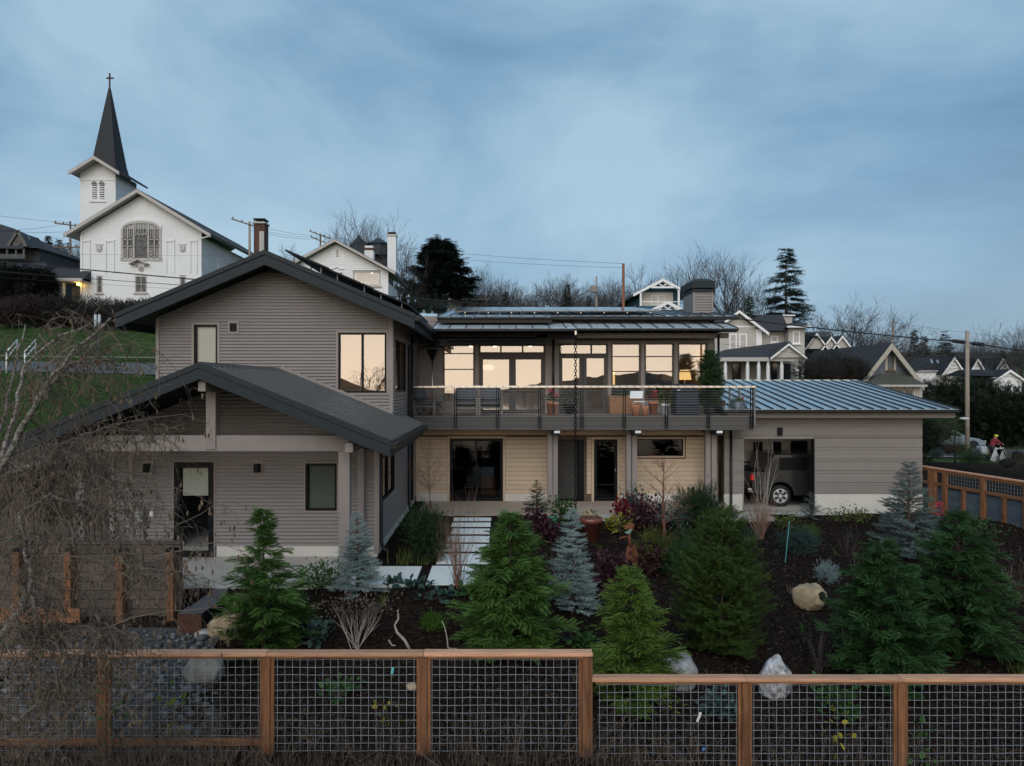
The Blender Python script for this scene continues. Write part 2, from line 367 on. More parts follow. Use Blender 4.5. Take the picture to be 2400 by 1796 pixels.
ys = [-3000, -1500, -700, -400, -250, -160, -120, -80, -50, -30, -15, -8, -3, 0, 3] + ramp(5, 66, 90) + ramp(68, 130, 30) + [145, 165, 190, 220, 260, 320, 400, 500, 700, 1200, 2000, 3000]
struct(sheet('ground', xs, ys, K['grass'], fn=hh))
struct(sheet('garden_bed', ramp(-8.4, 15.6, 150), ramp(6.9, 24.6, 120), K['mulch'], jit=.035))
sea = MB().quad((-6000, -6000, -44), (6000, -6000, -44), (6000, -420, -44), (-6000, -420, -44)).build('sea', M('sea_water', (.05, .06, .07), .08, var=.1, spec=.8)); struct(sea)
# island hills across the water (they show only mirrored in the windows)
hp = []
for i in range(41):
    x = -2600 + i * 130
    z = -44 + 16 + 80 * math.exp(-((x - 480) / 330) ** 2) + 22 * math.exp(-((x + 900) / 600) ** 2) + 14 * noise.noise((x * .004, 0, 0))
    hp.append((x, z))
m = MB(); n_ = len(hp); vs = [(x, -2500, z) for x, z in hp] + [(x, -2350, -46) for x, z in hp] + [(x, -3200, -46) for x, z in hp]
m.add(vs, [(i, i + 1, n_ + i + 1, n_ + i) for i in range(n_ - 1)] + [(i, i + 1, 2 * n_ + i + 1, 2 * n_ + i) for i in range(n_ - 1)])
struct(m.build('island_hills', M('far_hill', (.10, .08, .07), .95, var=.2, vs=.004)))
# mulch bank and street beyond the garden fence on the right
def strip(name, mat, cl, w, dz, fn=h):
    m = MB(); pts = []
    for i, (x, y) in enumerate(cl):
        a = Vector((*cl[max(0, i - 1)], 0)); b = Vector((*cl[min(len(cl) - 1, i + 1)], 0)); d = (b - a).normalized(); nrm = Vector((-d.y, d.x, 0))
        for k in range(5):
            q = Vector((x, y, 0)) + nrm * (k / 4 - .5) * w; pts.append((q.x, q.y, fn(q.x, q.y) + dz))
    m.add(pts, [(i * 5 + k, i * 5 + k + 1, (i + 1) * 5 + k + 1, (i + 1) * 5 + k) for i in range(len(cl) - 1) for k in range(4)])
    return m.build(name, mat, smooth=True)
def line(a, b, n): return [(lerp(a[0], b[0], i / n), lerp(a[1], b[1], i / n)) for i in range(n + 1)]
struct(strip('street_bank', K['mulch'], line((22.5, 20), (31.5, 46), 14), 15, .03))
struct(strip('street', K['asph'], line((27.0, 53.8), (75, 50), 30), 6.5, .05))
struct(strip('street_kerb', K['conc'], line((27.0, 50.3), (75, 46.5), 30), .3, .13))
struct(strip('hill_road', K['asph'], line((-70, 45.5), (-9, 37.5), 60), 3.4, .06))
struct(strip('hill_kerb', K['conc'], line((-70, 49.0), (-9, 41.0), 60), .25, .22))
struct(strip('church_path', K['asph'], line((-60, 61.5), (-33, 60.2), 20), 1.6, .05))
# grass blades on the lawn you can see between the birch twigs
def blades(name, pts, hgt, wid, mat, lean=.5, seg=2, parent=None, seed=1):
    g = np.random.default_rng(seed); n = len(pts); P = np.array(pts, dtype=float)
    az = g.uniform(0, 2 * np.pi, n); hg = hgt * g.uniform(.45, 1.2, n); le = lean * g.uniform(.1, 1, n) * hg
    dx, dy = np.cos(az), np.sin(az); px_, py_ = -dy, dx
    rows = []
    for s in range(seg + 1):
        t = s / seg; w = wid * (1 - t * .9) / 2
        c = P + np.stack([dx * le * t * t, dy * le * t * t, hg * t * (1 - .18 * t * lean)], 1)
        o = np.stack([px_ * w, py_ * w, 0 * w * px_], 1); rows += [c - o, c + o]
    Vt = np.stack(rows, 1); k = 2 * (seg + 1); F = []
    for s in range(seg): F.append([2 * s, 2 * s + 1, 2 * s + 3, 2 * s + 2])
    F = (np.array(F)[None] + (np.arange(n) * k)[:, None, None]).reshape(-1, 4)
    return npmesh(name, Vt.reshape(-1, 3), F, mat, parent)
pts = []
g_ = random.Random(4)
while len(pts) < 60000:
    Y = g_.uniform(20, 60) if g_.random() < .7 else g_.uniform(20, 40); px = g_.uniform(-20, 372); X = U(px, Y)
    if X > -9.6: continue
    yc = 45.5 + (X + 70) * (-8.0 / 61)
    if abs(Y - yc) < 2.0: continue
    pts.append((X, Y, h(X, Y) - .02))
o = blades('lawn_grass', pts, .13, .03, FM('lawn_blade', (.018, .055, .010), (.068, .135, .030), .3, scale=.35), .6, 1, seed=3)
stuff(tag(o, 'short green lawn on the slope below the white church', 'grass'))
# bark chips on the bed
g = np.random.default_rng(8); n = 26000
Xc = g.uniform(-5, 15.2, n); Yc = 9.4 + (22.5 - 9.4) * g.uniform(0, 1, n) ** 1.25
keep = ~((Xc < 1.0) & (Yc > 13.4) & (Xc > -9)); Xc, Yc = Xc[keep], Yc[keep]; n = len(Xc)
Zc = np.array([h(a, b) for a, b in zip(Xc, Yc)]) + .03
az = g.uniform(0, 6.28, n); ln = g.uniform(.02, .075, n); wd_ = g.uniform(.006, .018, n); tl = g.uniform(-.5, .5, n)
d = np.stack([np.cos(az) * ln, np.sin(az) * ln, tl * ln], 1); w = np.stack([-np.sin(az) * wd_, np.cos(az) * wd_, g.uniform(-.01, .01, n)], 1); c = np.stack([Xc, Yc, Zc], 1)
Vt = np.stack([c - d, c + w, c + d, c - w + [0, 0, .006]], 1).reshape(-1, 3)
o = npmesh('mulch_chips', Vt, np.arange(4 * n).reshape(-1, 4), FM('bark_chip', (.006, .0045, .004), (.060, .040, .030), 0, .9, 6))
stuff(tag(o, 'dark brown bark chips covering the garden slope', 'mulch'))
# ================================================================ the house
house = wthing('modern_house', 'taupe two storey house with corrugated gables, wide upper deck, porch and garage', 'house', (0, 22, 0))
def rects_minus(x0, x1, z0, z1, holes):
    xs = sorted({x0, x1, *[v for q in holes for v in q[:2] if x0 < v < x1]}); zs = sorted({z0, z1, *[v for q in holes for v in q[2:] if z0 < v < z1]})
    out = []
    for a, b in zip(zs, zs[1:]):
        run = None
        for c, d in zip(xs, xs[1:]):
            mx_, mz = (c + d) / 2, (a + b) / 2
            if any(q[0] < mx_ < q[1] and q[2] < mz < q[3] for q in holes):
                if run: out.append((run[0], run[1], a, b)); run = None
            else: run = (run[0], d) if run else (c, d)
        if run: out.append((run[0], run[1], a, b))
    return out
def fy(Y): return lambda s, z, d: (s, Y - d, z)        # wall facing the camera, d sticks out
def fx(X, sgn=1): return lambda s, z, d: (X + d * sgn, s, z)
def corr(name, P, span, z0, z1, holes, mat, parent, pitch=.084, dep=.024):
    m = MB(); n = int((z1 - z0) / pitch * 6)
    for i in range(n):
        za, zb = z0 + (z1 - z0) * i / n, z0 + (z1 - z0) * (i + 1) / n
        da, db = [dep * .5 * (1 + math.copysign(abs(math.cos(2 * math.pi * (z - z0) / pitch)) ** .6, math.cos(2 * math.pi * (z - z0) / pitch))) for z in (za, zb)]
        (a0, a1), (b0, b1) = span(za), span(zb); segs = [(None, None)]
        mid = (za + zb) / 2; cuts = sorted([(q[0], q[1]) for q in holes if q[2] < mid < q[3]])
        cur = (a0, b0)
        for u, v in cuts:
            m.quad(P(cur[0], za, da), P(u, za, da), P(u, zb, db), P(cur[1], zb, db)); cur = (v, v)
        m.quad(P(cur[0], za, da), P(a1, za, da), P(b1, zb, db), P(cur[1], zb, db))
    return m.build(name, mat, parent)
def window(parent, P, s0, s1, z0, z1, frame, pane, mv=(), mh=(), fw=.05, trim=None, name='window', tw=.06, dep=.07):
    def bx(m, a, b, c, d, e, f):
        p0, p1 = P(a, c, e), P(b, d, f); m.box(min(p0[0], p1[0]), max(p0[0], p1[0]), min(p0[1], p1[1]), max(p0[1], p1[1]), min(p0[2], p1[2]), max(p0[2], p1[2]))
    m = MB(); e, f = -dep, .012; mv, mh = sorted(mv), sorted(mh)
    bx(m, s0, s0 + fw, z0, z1, e, f); bx(m, s1 - fw, s1, z0, z1, e, f); bx(m, s0 + fw, s1 - fw, z0, z0 + fw, e, f - .002); bx(m, s0 + fw, s1 - fw, z1 - fw, z1, e, f - .002)
    w = m.build(name, frame, parent, bevel=.004)
    xs = [s0 + fw, *mv, s1 - fw]; zs = [z0 + fw, *mh, z1 - fw]
    for v in mv:
        q = MB(); bx(q, v - .028, v + .028, z0 + fw, z1 - fw, e + .004, f - .004); q.build('mullion', frame, w)
    for v in mh:
        q = MB(); bx(q, s0 + fw, s1 - fw, v - .018, v + .018, e + .008, f - .008); q.build('glazing_bar', frame, w)
    for a, b in zip(xs, xs[1:]):
        for c, d in zip(zs, zs[1:]):
            q = MB(); p = [P(a, c, -.035), P(b, c, -.035), P(b, d, -.035), P(a, d, -.035)]; q.quad(*p); q.build('pane', pane, w)
    if trim:
        q = MB(); t = tw
        bx(q, s0 - t, s0, z0 - t, z1 + t, -.03, .026); bx(q, s1, s1 + t, z0 - t, z1 + t, -.03, .026); bx(q, s0, s1, z1, z1 + t, -.03, .024); bx(q, s0, s1, z0 - t, z0, -.03, .024)
        q.build('trim', trim, w)
    return w
# ---- left wing
WXL, WXR, YU, YLO = -8.93, -2.74, 19.0, 16.5
RX, SL = -5.83, .425
def up_roof(x, z0=7.28): return z0 - SL * abs(x - RX)
winA = (U(455, YU), U(510, YU), 3.95, V(761, YU)); winB = (U(793, YU), U(906, YU), V(921, YU), V(780, YU)); vent = (U(539, YU), U(556, YU), V(778, YU), V(758, YU))
def sp_up(z):
    lim = max(0, (7.28 - .30 - z) / SL); return (max(WXL, RX - lim), min(WXR, RX + lim))
corr('corrugated_wall', fy(YU), sp_up, 2.55, 6.97, [winA, winB, vent], K['taupe'], house)
w = window(house, fy(YU), *winA, K['black'], K['paneclear'], trim=K['trim'])
B('blind', M('roller_blind', (.72, .72, .66), .9, var=.03, vs=1), w, winA[0] + .06, winA[1] - .06, YU + .09, YU + .10, winA[2], winA[3] - .06)
window(house, fy(YU), *winB, K['black'], K['pane'], mv=[(winB[0] + winB[1]) / 2], trim=K['trim'])
m = MB(); m.box(vent[0], vent[1], YU - .01, YU + .06, vent[2], vent[3]); vt = m.build('vent', K['black'], house)
q = MB()
for z in (vent[2], vent[3] - .0): q.box(vent[0] - .045, vent[1] + .045, YU - .03, YU + .02, z - .045 if z == vent[2] else z, z if z == vent[2] else z + .045)
q.box(vent[0] - .045, vent[0], YU - .03, YU + .02, vent[2], vent[3]); q.box(vent[1], vent[1] + .045, YU - .03, YU + .02, vent[2], vent[3]); q.build('trim', K['trim'], vt)
for x in (WXL, WXR - .09): B('corner_trim', K['trim'], house, x, x + .09, YU - .035, YU + .03, 2.55, up_roof(x) - .33, .004)
B('corner_trim', K['trim'], house, WXR - .02, WXR + .022, YU - .03, YU + .09, 2.3, 5.62)
# side wall, facing the path
sw_u = (19.35, 21.7, 3.7, 5.15); sw_l = (17.0, 19.3, 1.12, 2.2)
corr('corrugated_wall', fx(WXR), lambda z: (YU + .02, 25.4), 2.42, 5.72, [sw_u], K['taupe'], house)
corr('corrugated_wall', fx(WXR - .0), lambda z: (YLO + .02, 24.4), .22, 2.42, [sw_l], K['taupe'], house)
window(house, fx(WXR), *sw_u, K['black'], K['paned'], mv=[20.5], trim=K['trim'])
window(house, fx(WXR), *sw_l, K['black'], K['paned'], mv=[18.2], trim=K['trim'])
B('foundation', K['stem'], house, WXL, WXR - .03, YLO + .05, 24.4, -.3, .22)
B('wall_left', K['taupe'], house, WXL - .0, WXL + .06, YU + .06, 31, 0, 5.6)
B('wall_left', K['taupe'], house, WXL + .2, WXL + .26, YLO + .06, YU + .06, 0, 2.9)
B('wall_back', K['dark'], house, WXL, 8.0, 31.6, 31.7, -.3, 6.0)
# upper gable roof
def chev(x0, x1, dz0, dz1, rx=RX, zt=7.28, sl=SL):
    f = lambda x: zt - sl * abs(x - rx)
    return [(x0, f(x0) + dz0), (rx, zt + dz0), (x1, f(x1) + dz0), (x1, f(x1) + dz1), (rx, zt + dz1), (x0, f(x0) + dz1)]
EL, ER = RX - 3.76, RX + 3.76
rf = MB().prism(chev(EL, ER, 0, -.16), 'y', 18.25, 31).build('gable_roof', K['charroof'], house)
MB().prism(chev(EL - .02, ER + .02, .02, -.10), 'y', 18.17, 18.25).build('drip_edge', K['char'], rf, bevel=.006)
MB().prism(chev(EL, ER, -.10, -.36), 'y', 18.20, 18.25).build('fascia', K['char'], rf, bevel=.006)
MB().prism(chev(EL + .05, ER - .05, -.161, -.20), 'y', 18.26, 30.9).build('soffit', M('grey_soffit', (.10, .095, .09), .6, var=.08), rf)
m = MB(); zt = up_roof(ER)
m.box(ER - .01, ER + .12, 18.19, 24.2, zt - .17, zt - .03); m.build('gutter', K['gutter'], rf, bevel=.01)
MB().box(ER - .10, ER - .01, 18.26, 24.2, zt - .36, zt - .17).build('eave_fascia', K['char'], rf)
MB().box(EL + .01, EL + .08, 18.26, 30.9, zt - .36, zt - .17).build('eave_fascia', K['char'], rf)
# solar panels on the right slope
for j, (a, b) in enumerate(((.35, 1.45), (1.48, 2.58), (2.61, 3.55))):
    for i in range(3):
        y0 = 18.75 + i * 1.72; f = lambda s, o: (RX + s, 7.28 - SL * s + o)
        p0, p1 = f(a, .24 - .03 * j), f(b, .24 - .03 * j)
        MB().hexa([(p0[0], y0, p0[1]), (p1[0], y0, p1[1]), (p1[0], y0 + 1.7, p1[1]), (p0[0], y0 + 1.7, p0[1])] + [(p0[0] + .01, y0, p0[1] + .045), (p1[0] + .01, y0, p1[1] + .045), (p1[0] + .01, y0 + 1.7, p1[1] + .045), (p0[0] + .01, y0 + 1.7, p0[1] + .045)]).build('solar_panel', K['black'], rf)
        for s in (a + .2, b - .2):
            q = f(s, 0); MB().box(q[0] - .012, q[0] + .012, y0 + .1, y0 + .15, q[1], q[1] + .2).build('bracket', K['trim'], rf)
# brick chimney
ch = MB().box(U(599, 26), U(624, 26), 25.8, 26.25, 6.6, V(527, 26)).build('brick_chimney', K['brick'], house)
MB().box(U(597, 26), U(626, 26), 25.75, 26.3, V(527, 26), V(523, 26)).build('chimney_cap', K['conc'], ch)
m = MB()
for sx in (0, 1):
    for sy in (0, 1): m.box(U(599, 26) + sx * .34, U(599, 26) + sx * .34 + .03, 25.82 + sy * .36, 25.85 + sy * .36, V(523, 26), V(517, 26))
m.box(U(598, 26), U(625, 26), 25.78, 26.27, V(517, 26), V(515, 26)); m.build('chimney_hood', K['black'], ch)
B('cement_patch', K['conc'], ch, U(612, 26), U(623, 26), 25.79, 25.83, 6.6, V(545, 26))
# ---- porch
PRX, PZ, PSL = -5.75, 4.30, .407
PL, PR = PRX - 3.69, PRX + 3.69
pf = lambda x: PZ - PSL * abs(x - PRX)
door = (U(408, YLO), U(502, YLO), .0, V(1083, YLO)); pw = (U(716, YLO), U(790, YLO), V(1197, YLO), V(1086, YLO))
def sp_lo(z):
    lim = max(0, (PZ - .2 - z) / PSL); return (max(-8.72, PRX - lim), min(-2.70, PRX + lim))
corr('corrugated_wall', fy(YLO), sp_lo, .25, 4.08, [door, pw], K['taupe'], house)
B('corner_trim', K['trim'], house, -2.80, -2.68, YLO - .04, YLO + .09, .1, 2.9, .004)
B('corner_trim', K['trim'], house, -8.80, -8.68, YLO - .04, YLO + .05, .0, 3.0, .004)
B('corner_trim', K['trim'], house, U(505, YLO) - 1.95, U(505, YLO) - 1.87, YLO - .03, YLO + .02, .2, 2.6)
dr = window(house, fy(YLO), *door, K['black'], K['paneclear'], fw=.13, trim=K['trim'], name='door', tw=.03)
B('blind', M('door_blind', (.62, .62, .54), .9, var=.05), dr, door[0] + .17, door[1] - .17, YLO + .08, YLO + .09, V(1163, YLO), V(1098, YLO))
B('door_handle', K['steel'], dr, door[1] - .10, door[1] - .07, YLO - .05, YLO - .0, 1.0, 1.12)
B('threshold', K['black'], dr, door[0], door[1], YLO - .06, YLO + .05, .0, .035)
w = window(house, fy(YLO), *pw, K['black'], K['paneclear'], trim=K['trim'], tw=.035)
B('blind', M('window_blind', (.16, .18, .165), .9, var=.05), w, pw[0] + .06, pw[1] - .06, YLO + .1, YLO + .11, pw[2] + .04, pw[3] - .05)
for px in (349, 606):
    x = U(px, YLO); s = B('mount_plate', K['trim'], house, x - .12, x + .12, YLO - .03, YLO, V(1112, YLO), V(1080, YLO))
    MB().lathe([(.0, V(1106, YLO)), (.075, V(1106, YLO)), (.075, V(1086, YLO)), (0, V(1086, YLO))], (x, YLO - .11, 0), 14).build('wall_light', K['black'], s)
x = U(330, YLO)
mb = B('meter_box', M('grey_box', (.33, .35, .34), .6), house, U(321, YLO), U(341, YLO), YLO - .14, YLO - .01, V(1223, YLO), V(1192, YLO), .006)
MB().tube([(U(338, YLO), YLO - .05, V(1223, YLO)), (U(338, YLO), YLO - .05, 0)], .02, 8).build('conduit', K['trim'], mb)
ot = B('outlet', K['trim'], house, U(350, YLO), U(364, YLO), YLO - .05, YLO, V(1212, YLO), V(1195, YLO))
B('outlet_cover', K['white'], ot, U(354, YLO), U(361, YLO), YLO - .065, YLO - .05, V(1210, YLO), V(1198, YLO))
B('foundation', K['stem'], house, door[1] + .06, -2.72, YLO - .005, YLO + .05, 0, .25)
B('foundation', K['stem'], house, -8.72, door[0] - .06, YLO - .004, YLO + .05, 0, .25)
pr = MB().prism(chev(PL, PR, 0, -.12, PRX, PZ, PSL), 'y', 14.06, 19.0).build('porch_roof', K['charroof'], house)
MB().prism([(PR - .9, pf(PR - .9)), (PR, pf(PR)), (PR, pf(PR) - .12), (PR - .66, pf(PR) + .15), (PR - .9, pf(PR - .9) - .12)], 'y', 19.0, 20.3).build('roof_return', K['charroof'], pr)
m = MB(); k = 0
y = 14.1
while y < 20.25:
    for sg in (-1, 1):
        if y > 19 and sg < 0: continue
        x0 = PRX + sg * .08 if y <= 19 else PR - .64
        x1 = PRX + sg * 3.69
        z0, z1 = pf(x0), pf(x1)
        m.hexa([(x0, y, z0), (x1, y, z1), (x1, y + .06, z1), (x0, y + .06, z0), (x0, y + .012, z0 + .07), (x1, y + .012, z1 + .07), (x1, y + .048, z1 + .07), (x0, y + .048, z0 + .07)])
    y += .30
m.build('roof_ribs', K['charroof'], pr)
MB().prism(chev(PRX - .2, PRX + .2, .055, .035, PRX, PZ, PSL), 'y', 14.02, 19.0).build('ridge_cap', K['charroof'], pr)
MB().prism(chev(PL - .02, PR + .02, .045, -.07, PRX, PZ, PSL), 'y', 13.98, 14.06).build('drip_edge', K['char'], pr, bevel=.005)
MB().prism(chev(PL, PR, -.07, -.29, PRX, PZ, PSL), 'y', 14.0, 14.05).build('fascia', K['char'], pr, bevel=.005)
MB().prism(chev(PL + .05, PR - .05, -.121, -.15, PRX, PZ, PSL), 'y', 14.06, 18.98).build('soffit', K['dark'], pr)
m = MB().box(PR - .01, PR + .12, 13.99, 20.3, pf(PR) - .14, pf(PR) - .02); m.build('gutter', K['gutter'], pr, bevel=.01)
MB().box(PR - .07, PR - .01, 14.06, 20.3, pf(PR) - .29, pf(PR) - .13).build('eave_fascia', K['char'], pr)
MB().beam((PRX + .1, 18.96, pf(PRX + .1) + .1), (WXR, 18.96, pf(WXR) + .1), .06, .09).build('step_flashing', K['trim'], pr)
YB = 14.75
B('tie_beam', K['timber'], house, -9.0, -2.95, YB - .1, YB + .1, V(1057, YB), V(1020, YB), .01)
B('king_post', K['timber'], house, U(488, YB), U(511, YB), YB - .13, YB + .13, V(1052, YB), 4.02, .01)
B('ridge_beam', K['timber'], house, PRX - .075, PRX + .075, 14.12, YLO, V(918, 14.15), V(893, 14.15), .008)
for x in (-2.90, -8.62): B('eave_beam', K['timber'], house, x - .08, x + .08, 14.2, YLO, V(1061, 14.2) , V(1038, 14.2), .008)
for x in (-3.09, -8.45): B('porch_post', K['timber'], house, x - .115, x + .115, YB - .115, YB + .115, 0, V(1057, YB), .012)
B('pilaster', K['timber'], house, -3.16, -3.0, YLO - .16, YLO - .02, 0, 2.75, .01)
def spout(pts, parent=house, r=.042): return MB().tube(pts, r, 8).build('downspout', K['gutter'], parent, smooth=True)
spout([(WXR + .13, 16.72, 2.55), (WXR + .07, 16.72, 2.3), (WXR + .07, 16.72, .35), (WXR + .12, 16.6, .2), (WXR + .3, 16.5, .04)])
spout([(ER + .03, 21.9, zt - .15), (WXR + .08, 21.9, zt - .6), (WXR + .08, 21.9, .4), (WXR + .12, 21.8, .2), (WXR + .35, 21.7, .05)])
spout([(WXR + .08, 22.7, 5.5), (WXR + .08, 22.7, .3)])
# ---- main block, lower storey
YM = 24.4
slid = (U(1054, YM), U(1179, YM), 0.0, V(1028, YM)); louv = (U(1308, YM), U(1369, YM), 0.0, V(1031, YM)); dor2 = (U(1392, YM), U(1447, YM), 0.0, V(1030, YM)); win3 = (U(1493, YM), U(1601, YM), V(1069, YM), V(1029, YM))
holes = [slid, louv, dor2, win3]
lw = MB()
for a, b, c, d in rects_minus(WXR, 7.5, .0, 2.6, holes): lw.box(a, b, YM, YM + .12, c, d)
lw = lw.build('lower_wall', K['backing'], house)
bh = .152; z = .25
proto = {}
def lap_board(parent, mat, x0, x1, Y, z0, z1, name='siding_board', t=.022, t2=.008):
    MB().hexa([(x0, Y - t, z0), (x1, Y - t, z0), (x1, Y, z0), (x0, Y, z0), (x0, Y - t2, z1), (x1, Y - t2, z1), (x1, Y, z1), (x0, Y, z1)]).build(name, mat, parent)
i = 0
while z < 2.55:
    z1 = min(z + bh, 2.6)
    for a, b, c, d in rects_minus(WXR + .06, 7.44, z, z1 - .011, [(q[0] - .09, q[1] + .09, q[2] - .1, q[3] + .09) for q in holes]):
        if b - a < .03 or d - c < .02: continue
        j = lerp(a, b, .3 + .4 * ((i * 37) % 10) / 10)
        if b - a > 2.2: lap_board(lw, K['tan'], a, j, YM, c, d); lap_board(lw, K['tan'], j + .004, b, YM, c, d)
        else: lap_board(lw, K['tan'], a, b, YM, c, d)
        i += 1
    z = z1
for a, b in ((WXR + .06, slid[0] - .08), (slid[1] + .08, louv[0] - .09), (dor2[1] + .08, 7.44)): B('stem_wall', K['stem'], lw, a, b, YM - .03, YM, 0, .246)
B('frieze', K['tantrim'], lw, WXR + .06, 7.44, YM - .028, YM, 2.47, 2.6)
for x in (WXR + .01, 7.4): B('corner_trim', K['tantrim'], lw, x, x + .09, YM - .04, YM, 0, 2.6)
w = window(house, fy(YM), *slid, K['black'], K['paned'], mv=[(slid[0] + slid[1]) / 2], fw=.09, trim=K['tantrim'], name='sliding_door', tw=.08)
w = window(house, fy(YM), *dor2, K['black'], K['paned'], mh=[.55], fw=.11, trim=K['tantrim'], name='door', tw=.08)
B('door_handle', K['steel'], w, dor2[1] - .09, dor2[1] - .06, YM - .05, YM, 1.0, 1.1)
window(house, fy(YM), *win3, K['black'], K['paned'], fw=.03, trim=K['tantrim'], tw=.05)
lv = B('louvre_door', K['char'], house, louv[0], louv[1], YM + .3, YM + .34, 0, louv[3])
z = .06
ls = M('louvre_slat', (.10, .095, .09), .5, var=.1, metal=.3)
while z < louv[3] - .05:
    MB().hexa([(louv[0] + .03, YM + .27, z), (louv[1] - .2, YM + .27, z), (louv[1] - .2, YM + .3, z + .03), (louv[0] + .03, YM + .3, z + .03), (louv[0] + .03, YM + .27, z + .012), (louv[1] - .2, YM + .27, z + .012), (louv[1] - .2, YM + .3, z + .042), (louv[0] + .03, YM + .3, z + .042)]).build('slat', ls, lv); z += .06
B('door_jamb', K['black'], lv, louv[1] - .18, louv[1], YM + .05, YM + .3, 0, louv[3])
B('light_box', K['black'], house, U(1620, YM), U(1626, YM), YM - .06, YM - .02, V(1153, YM), V(1142, YM))
# basement room behind the glass doors
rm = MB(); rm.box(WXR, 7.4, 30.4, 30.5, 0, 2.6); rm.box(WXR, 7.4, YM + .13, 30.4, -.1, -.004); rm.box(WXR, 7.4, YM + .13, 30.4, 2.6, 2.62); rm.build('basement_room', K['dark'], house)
cb = wthing('wooden_cabinet', 'orange wood chest of drawers inside the sliding glass door', 'cabinet', (U(1143, 26.2), 26.2, 0))
B('carcass', K['woodin'], cb, U(1127, 26), U(1161, 26), 25.9, 26.4, V(1165, 26), V(1115, 26), .01)
for i in range(4): B('drawer', WOOD('orange_drawer', (.34, .13, .04), 0), cb, U(1129, 26), U(1159, 26), 25.87, 25.9, lerp(V(1164, 26), V(1116, 26), i / 4) + .01, lerp(V(1164, 26), V(1116, 26), (i + 1) / 4) - .01)
for a, b in ((1130, 1138), (1150, 1158)): B('leg', K['woodin'], cb, U(a, 26), U(b, 26), 25.95, 26.3, 0, V(1165, 26))
bb = B('storage_box', M('blue_box', (.05, .12, .16), .6), None, U(1129, 26), U(1157, 26), 25.93, 26.33, V(1115, 26) + .002, V(1097, 26), .01)
tag(bb, 'blue box on the orange chest behind the glass door', 'box')
# ---- patios and paving
struct(B('patio', K['patio'], None, U(976, 22), 7.5, 21.9, YM - .05, -.12, 0.0))
struct(B('patio_edge', K['conc'], None, 1.05, 8.2, 21.45, 21.88, -.14, -.02))
struct(B('porch_slab', K['conc'], None, -9.2, -3.02, 14.1, YLO - .01, -.14, 0.0, .01))
struct(B('garage_apron', K['conc'], None, 7.55, 11.2, 22.9, 24.0, -.4, -.27))
pp = [(U(1019, 14.35), U(1150, 14.35), 14.15, 15.55), (U(1030, 15.6), U(1149, 15.9), 15.7, 16.85), (-1.37, -.17, 17.02, 17.8), (-1.27, -.19, 18.02, 18.75), (-1.22, -.19, 19.0, 19.72), (-1.27, -.18, 19.98, 20.58), (-1.26, -.17, 20.84, 21.35)]
pp[0] = (-1.40, -.13, 14.15, 15.65); pp[1] = (-1.33, -.14, 15.82, 16.8)
struct(B('path_bed', K['mulch'], None, -1.5, -.02, 14.1, 21.5, -.3, -.004))
path = wthing('stepping_path', 'row of pale concrete slabs leading to the lower patio', 'path', (-.75, 17, -.06))
for a, b, c, d in pp: B('slab', K['slab'], path, a, b, c, d, -.06, .005, .008)
ps = B('paving_slab', K['slab'], None, -2.98, -1.62, 14.15, 15.62, -.08, .004, .008); tag(ps, 'large pale slab with round drain beside the porch post', 'slab')
MB().lathe([(0, .009), (.09, .009), (.095, .006)], (-2.58, 15.1, 0), 20).build('drain', K['steel'], ps)
# ---- deck
YD, YW = 22.9, 25.4
DXL, DXR, DZ = -2.66, 8.1, V(975.5, 22.9)
deck = B('deck', K['soffit'], house, DXL, DXR - .05, YD + .06, YM + .1, DZ - .28, DZ - .03)
nb = 17
for i in range(nb):
    y0 = YD - .02 + i * (YW - YD) / nb; B('deck_board', K['deckb'], deck, DXL, DXR, y0, y0 + (YW - YD) / nb - .006, DZ - .028, DZ)
for i, (a, b) in enumerate(((976.8, 987), (987.3, 998), (998.3, 1008.5))):
    B('fascia_board', K['deckf'], deck, DXL, DXR, YD, YD + .04 - .006 * (i % 2), V(b, YD), V(a, YD), .004)
    B('fascia_board', K['deckf'], deck, DXR - .04, DXR - .005 * (i % 2), YD + .041, YW, V(b, YD), V(a, YD))
BZ = V(1008.5, YD)
sets = [(1283, 1307), (1467, 1492), (1652, 1678)]
for a, b in sets:
    Yp = 23.55; x0, x1 = U(a, Yp), U(b, Yp); wv = (x1 - x0) * .46
    for s0, s1 in ((x0, x0 + wv), (x1 - wv, x1)): B('deck_post', K['timber'], house, s0, s1, Yp - .09, Yp + .09, 0, BZ - .02, .008)
    bm_ = B('outrigger', K['gutter'], house, (x0 + x1) / 2 - .045, (x0 + x1) / 2 + .2, YD - .02, YM, BZ - .17, BZ - .01, .01)
    B('beam_cap', K['white'], bm_, (x0 + x1) / 2 - .0, (x0 + x1) / 2 + .18, YD - .045, YD - .02, BZ - .09, BZ - .02)
    for k in (0, 1):
        for q in (.15, .32): MB().lathe([(0, -.02), (.03, -.02), (.03, 0)], (lerp(x0 + wv / 2, x1 - wv / 2, k), Yp - .09, q), 8, 'y').build('bolt', K['black'], bm_)
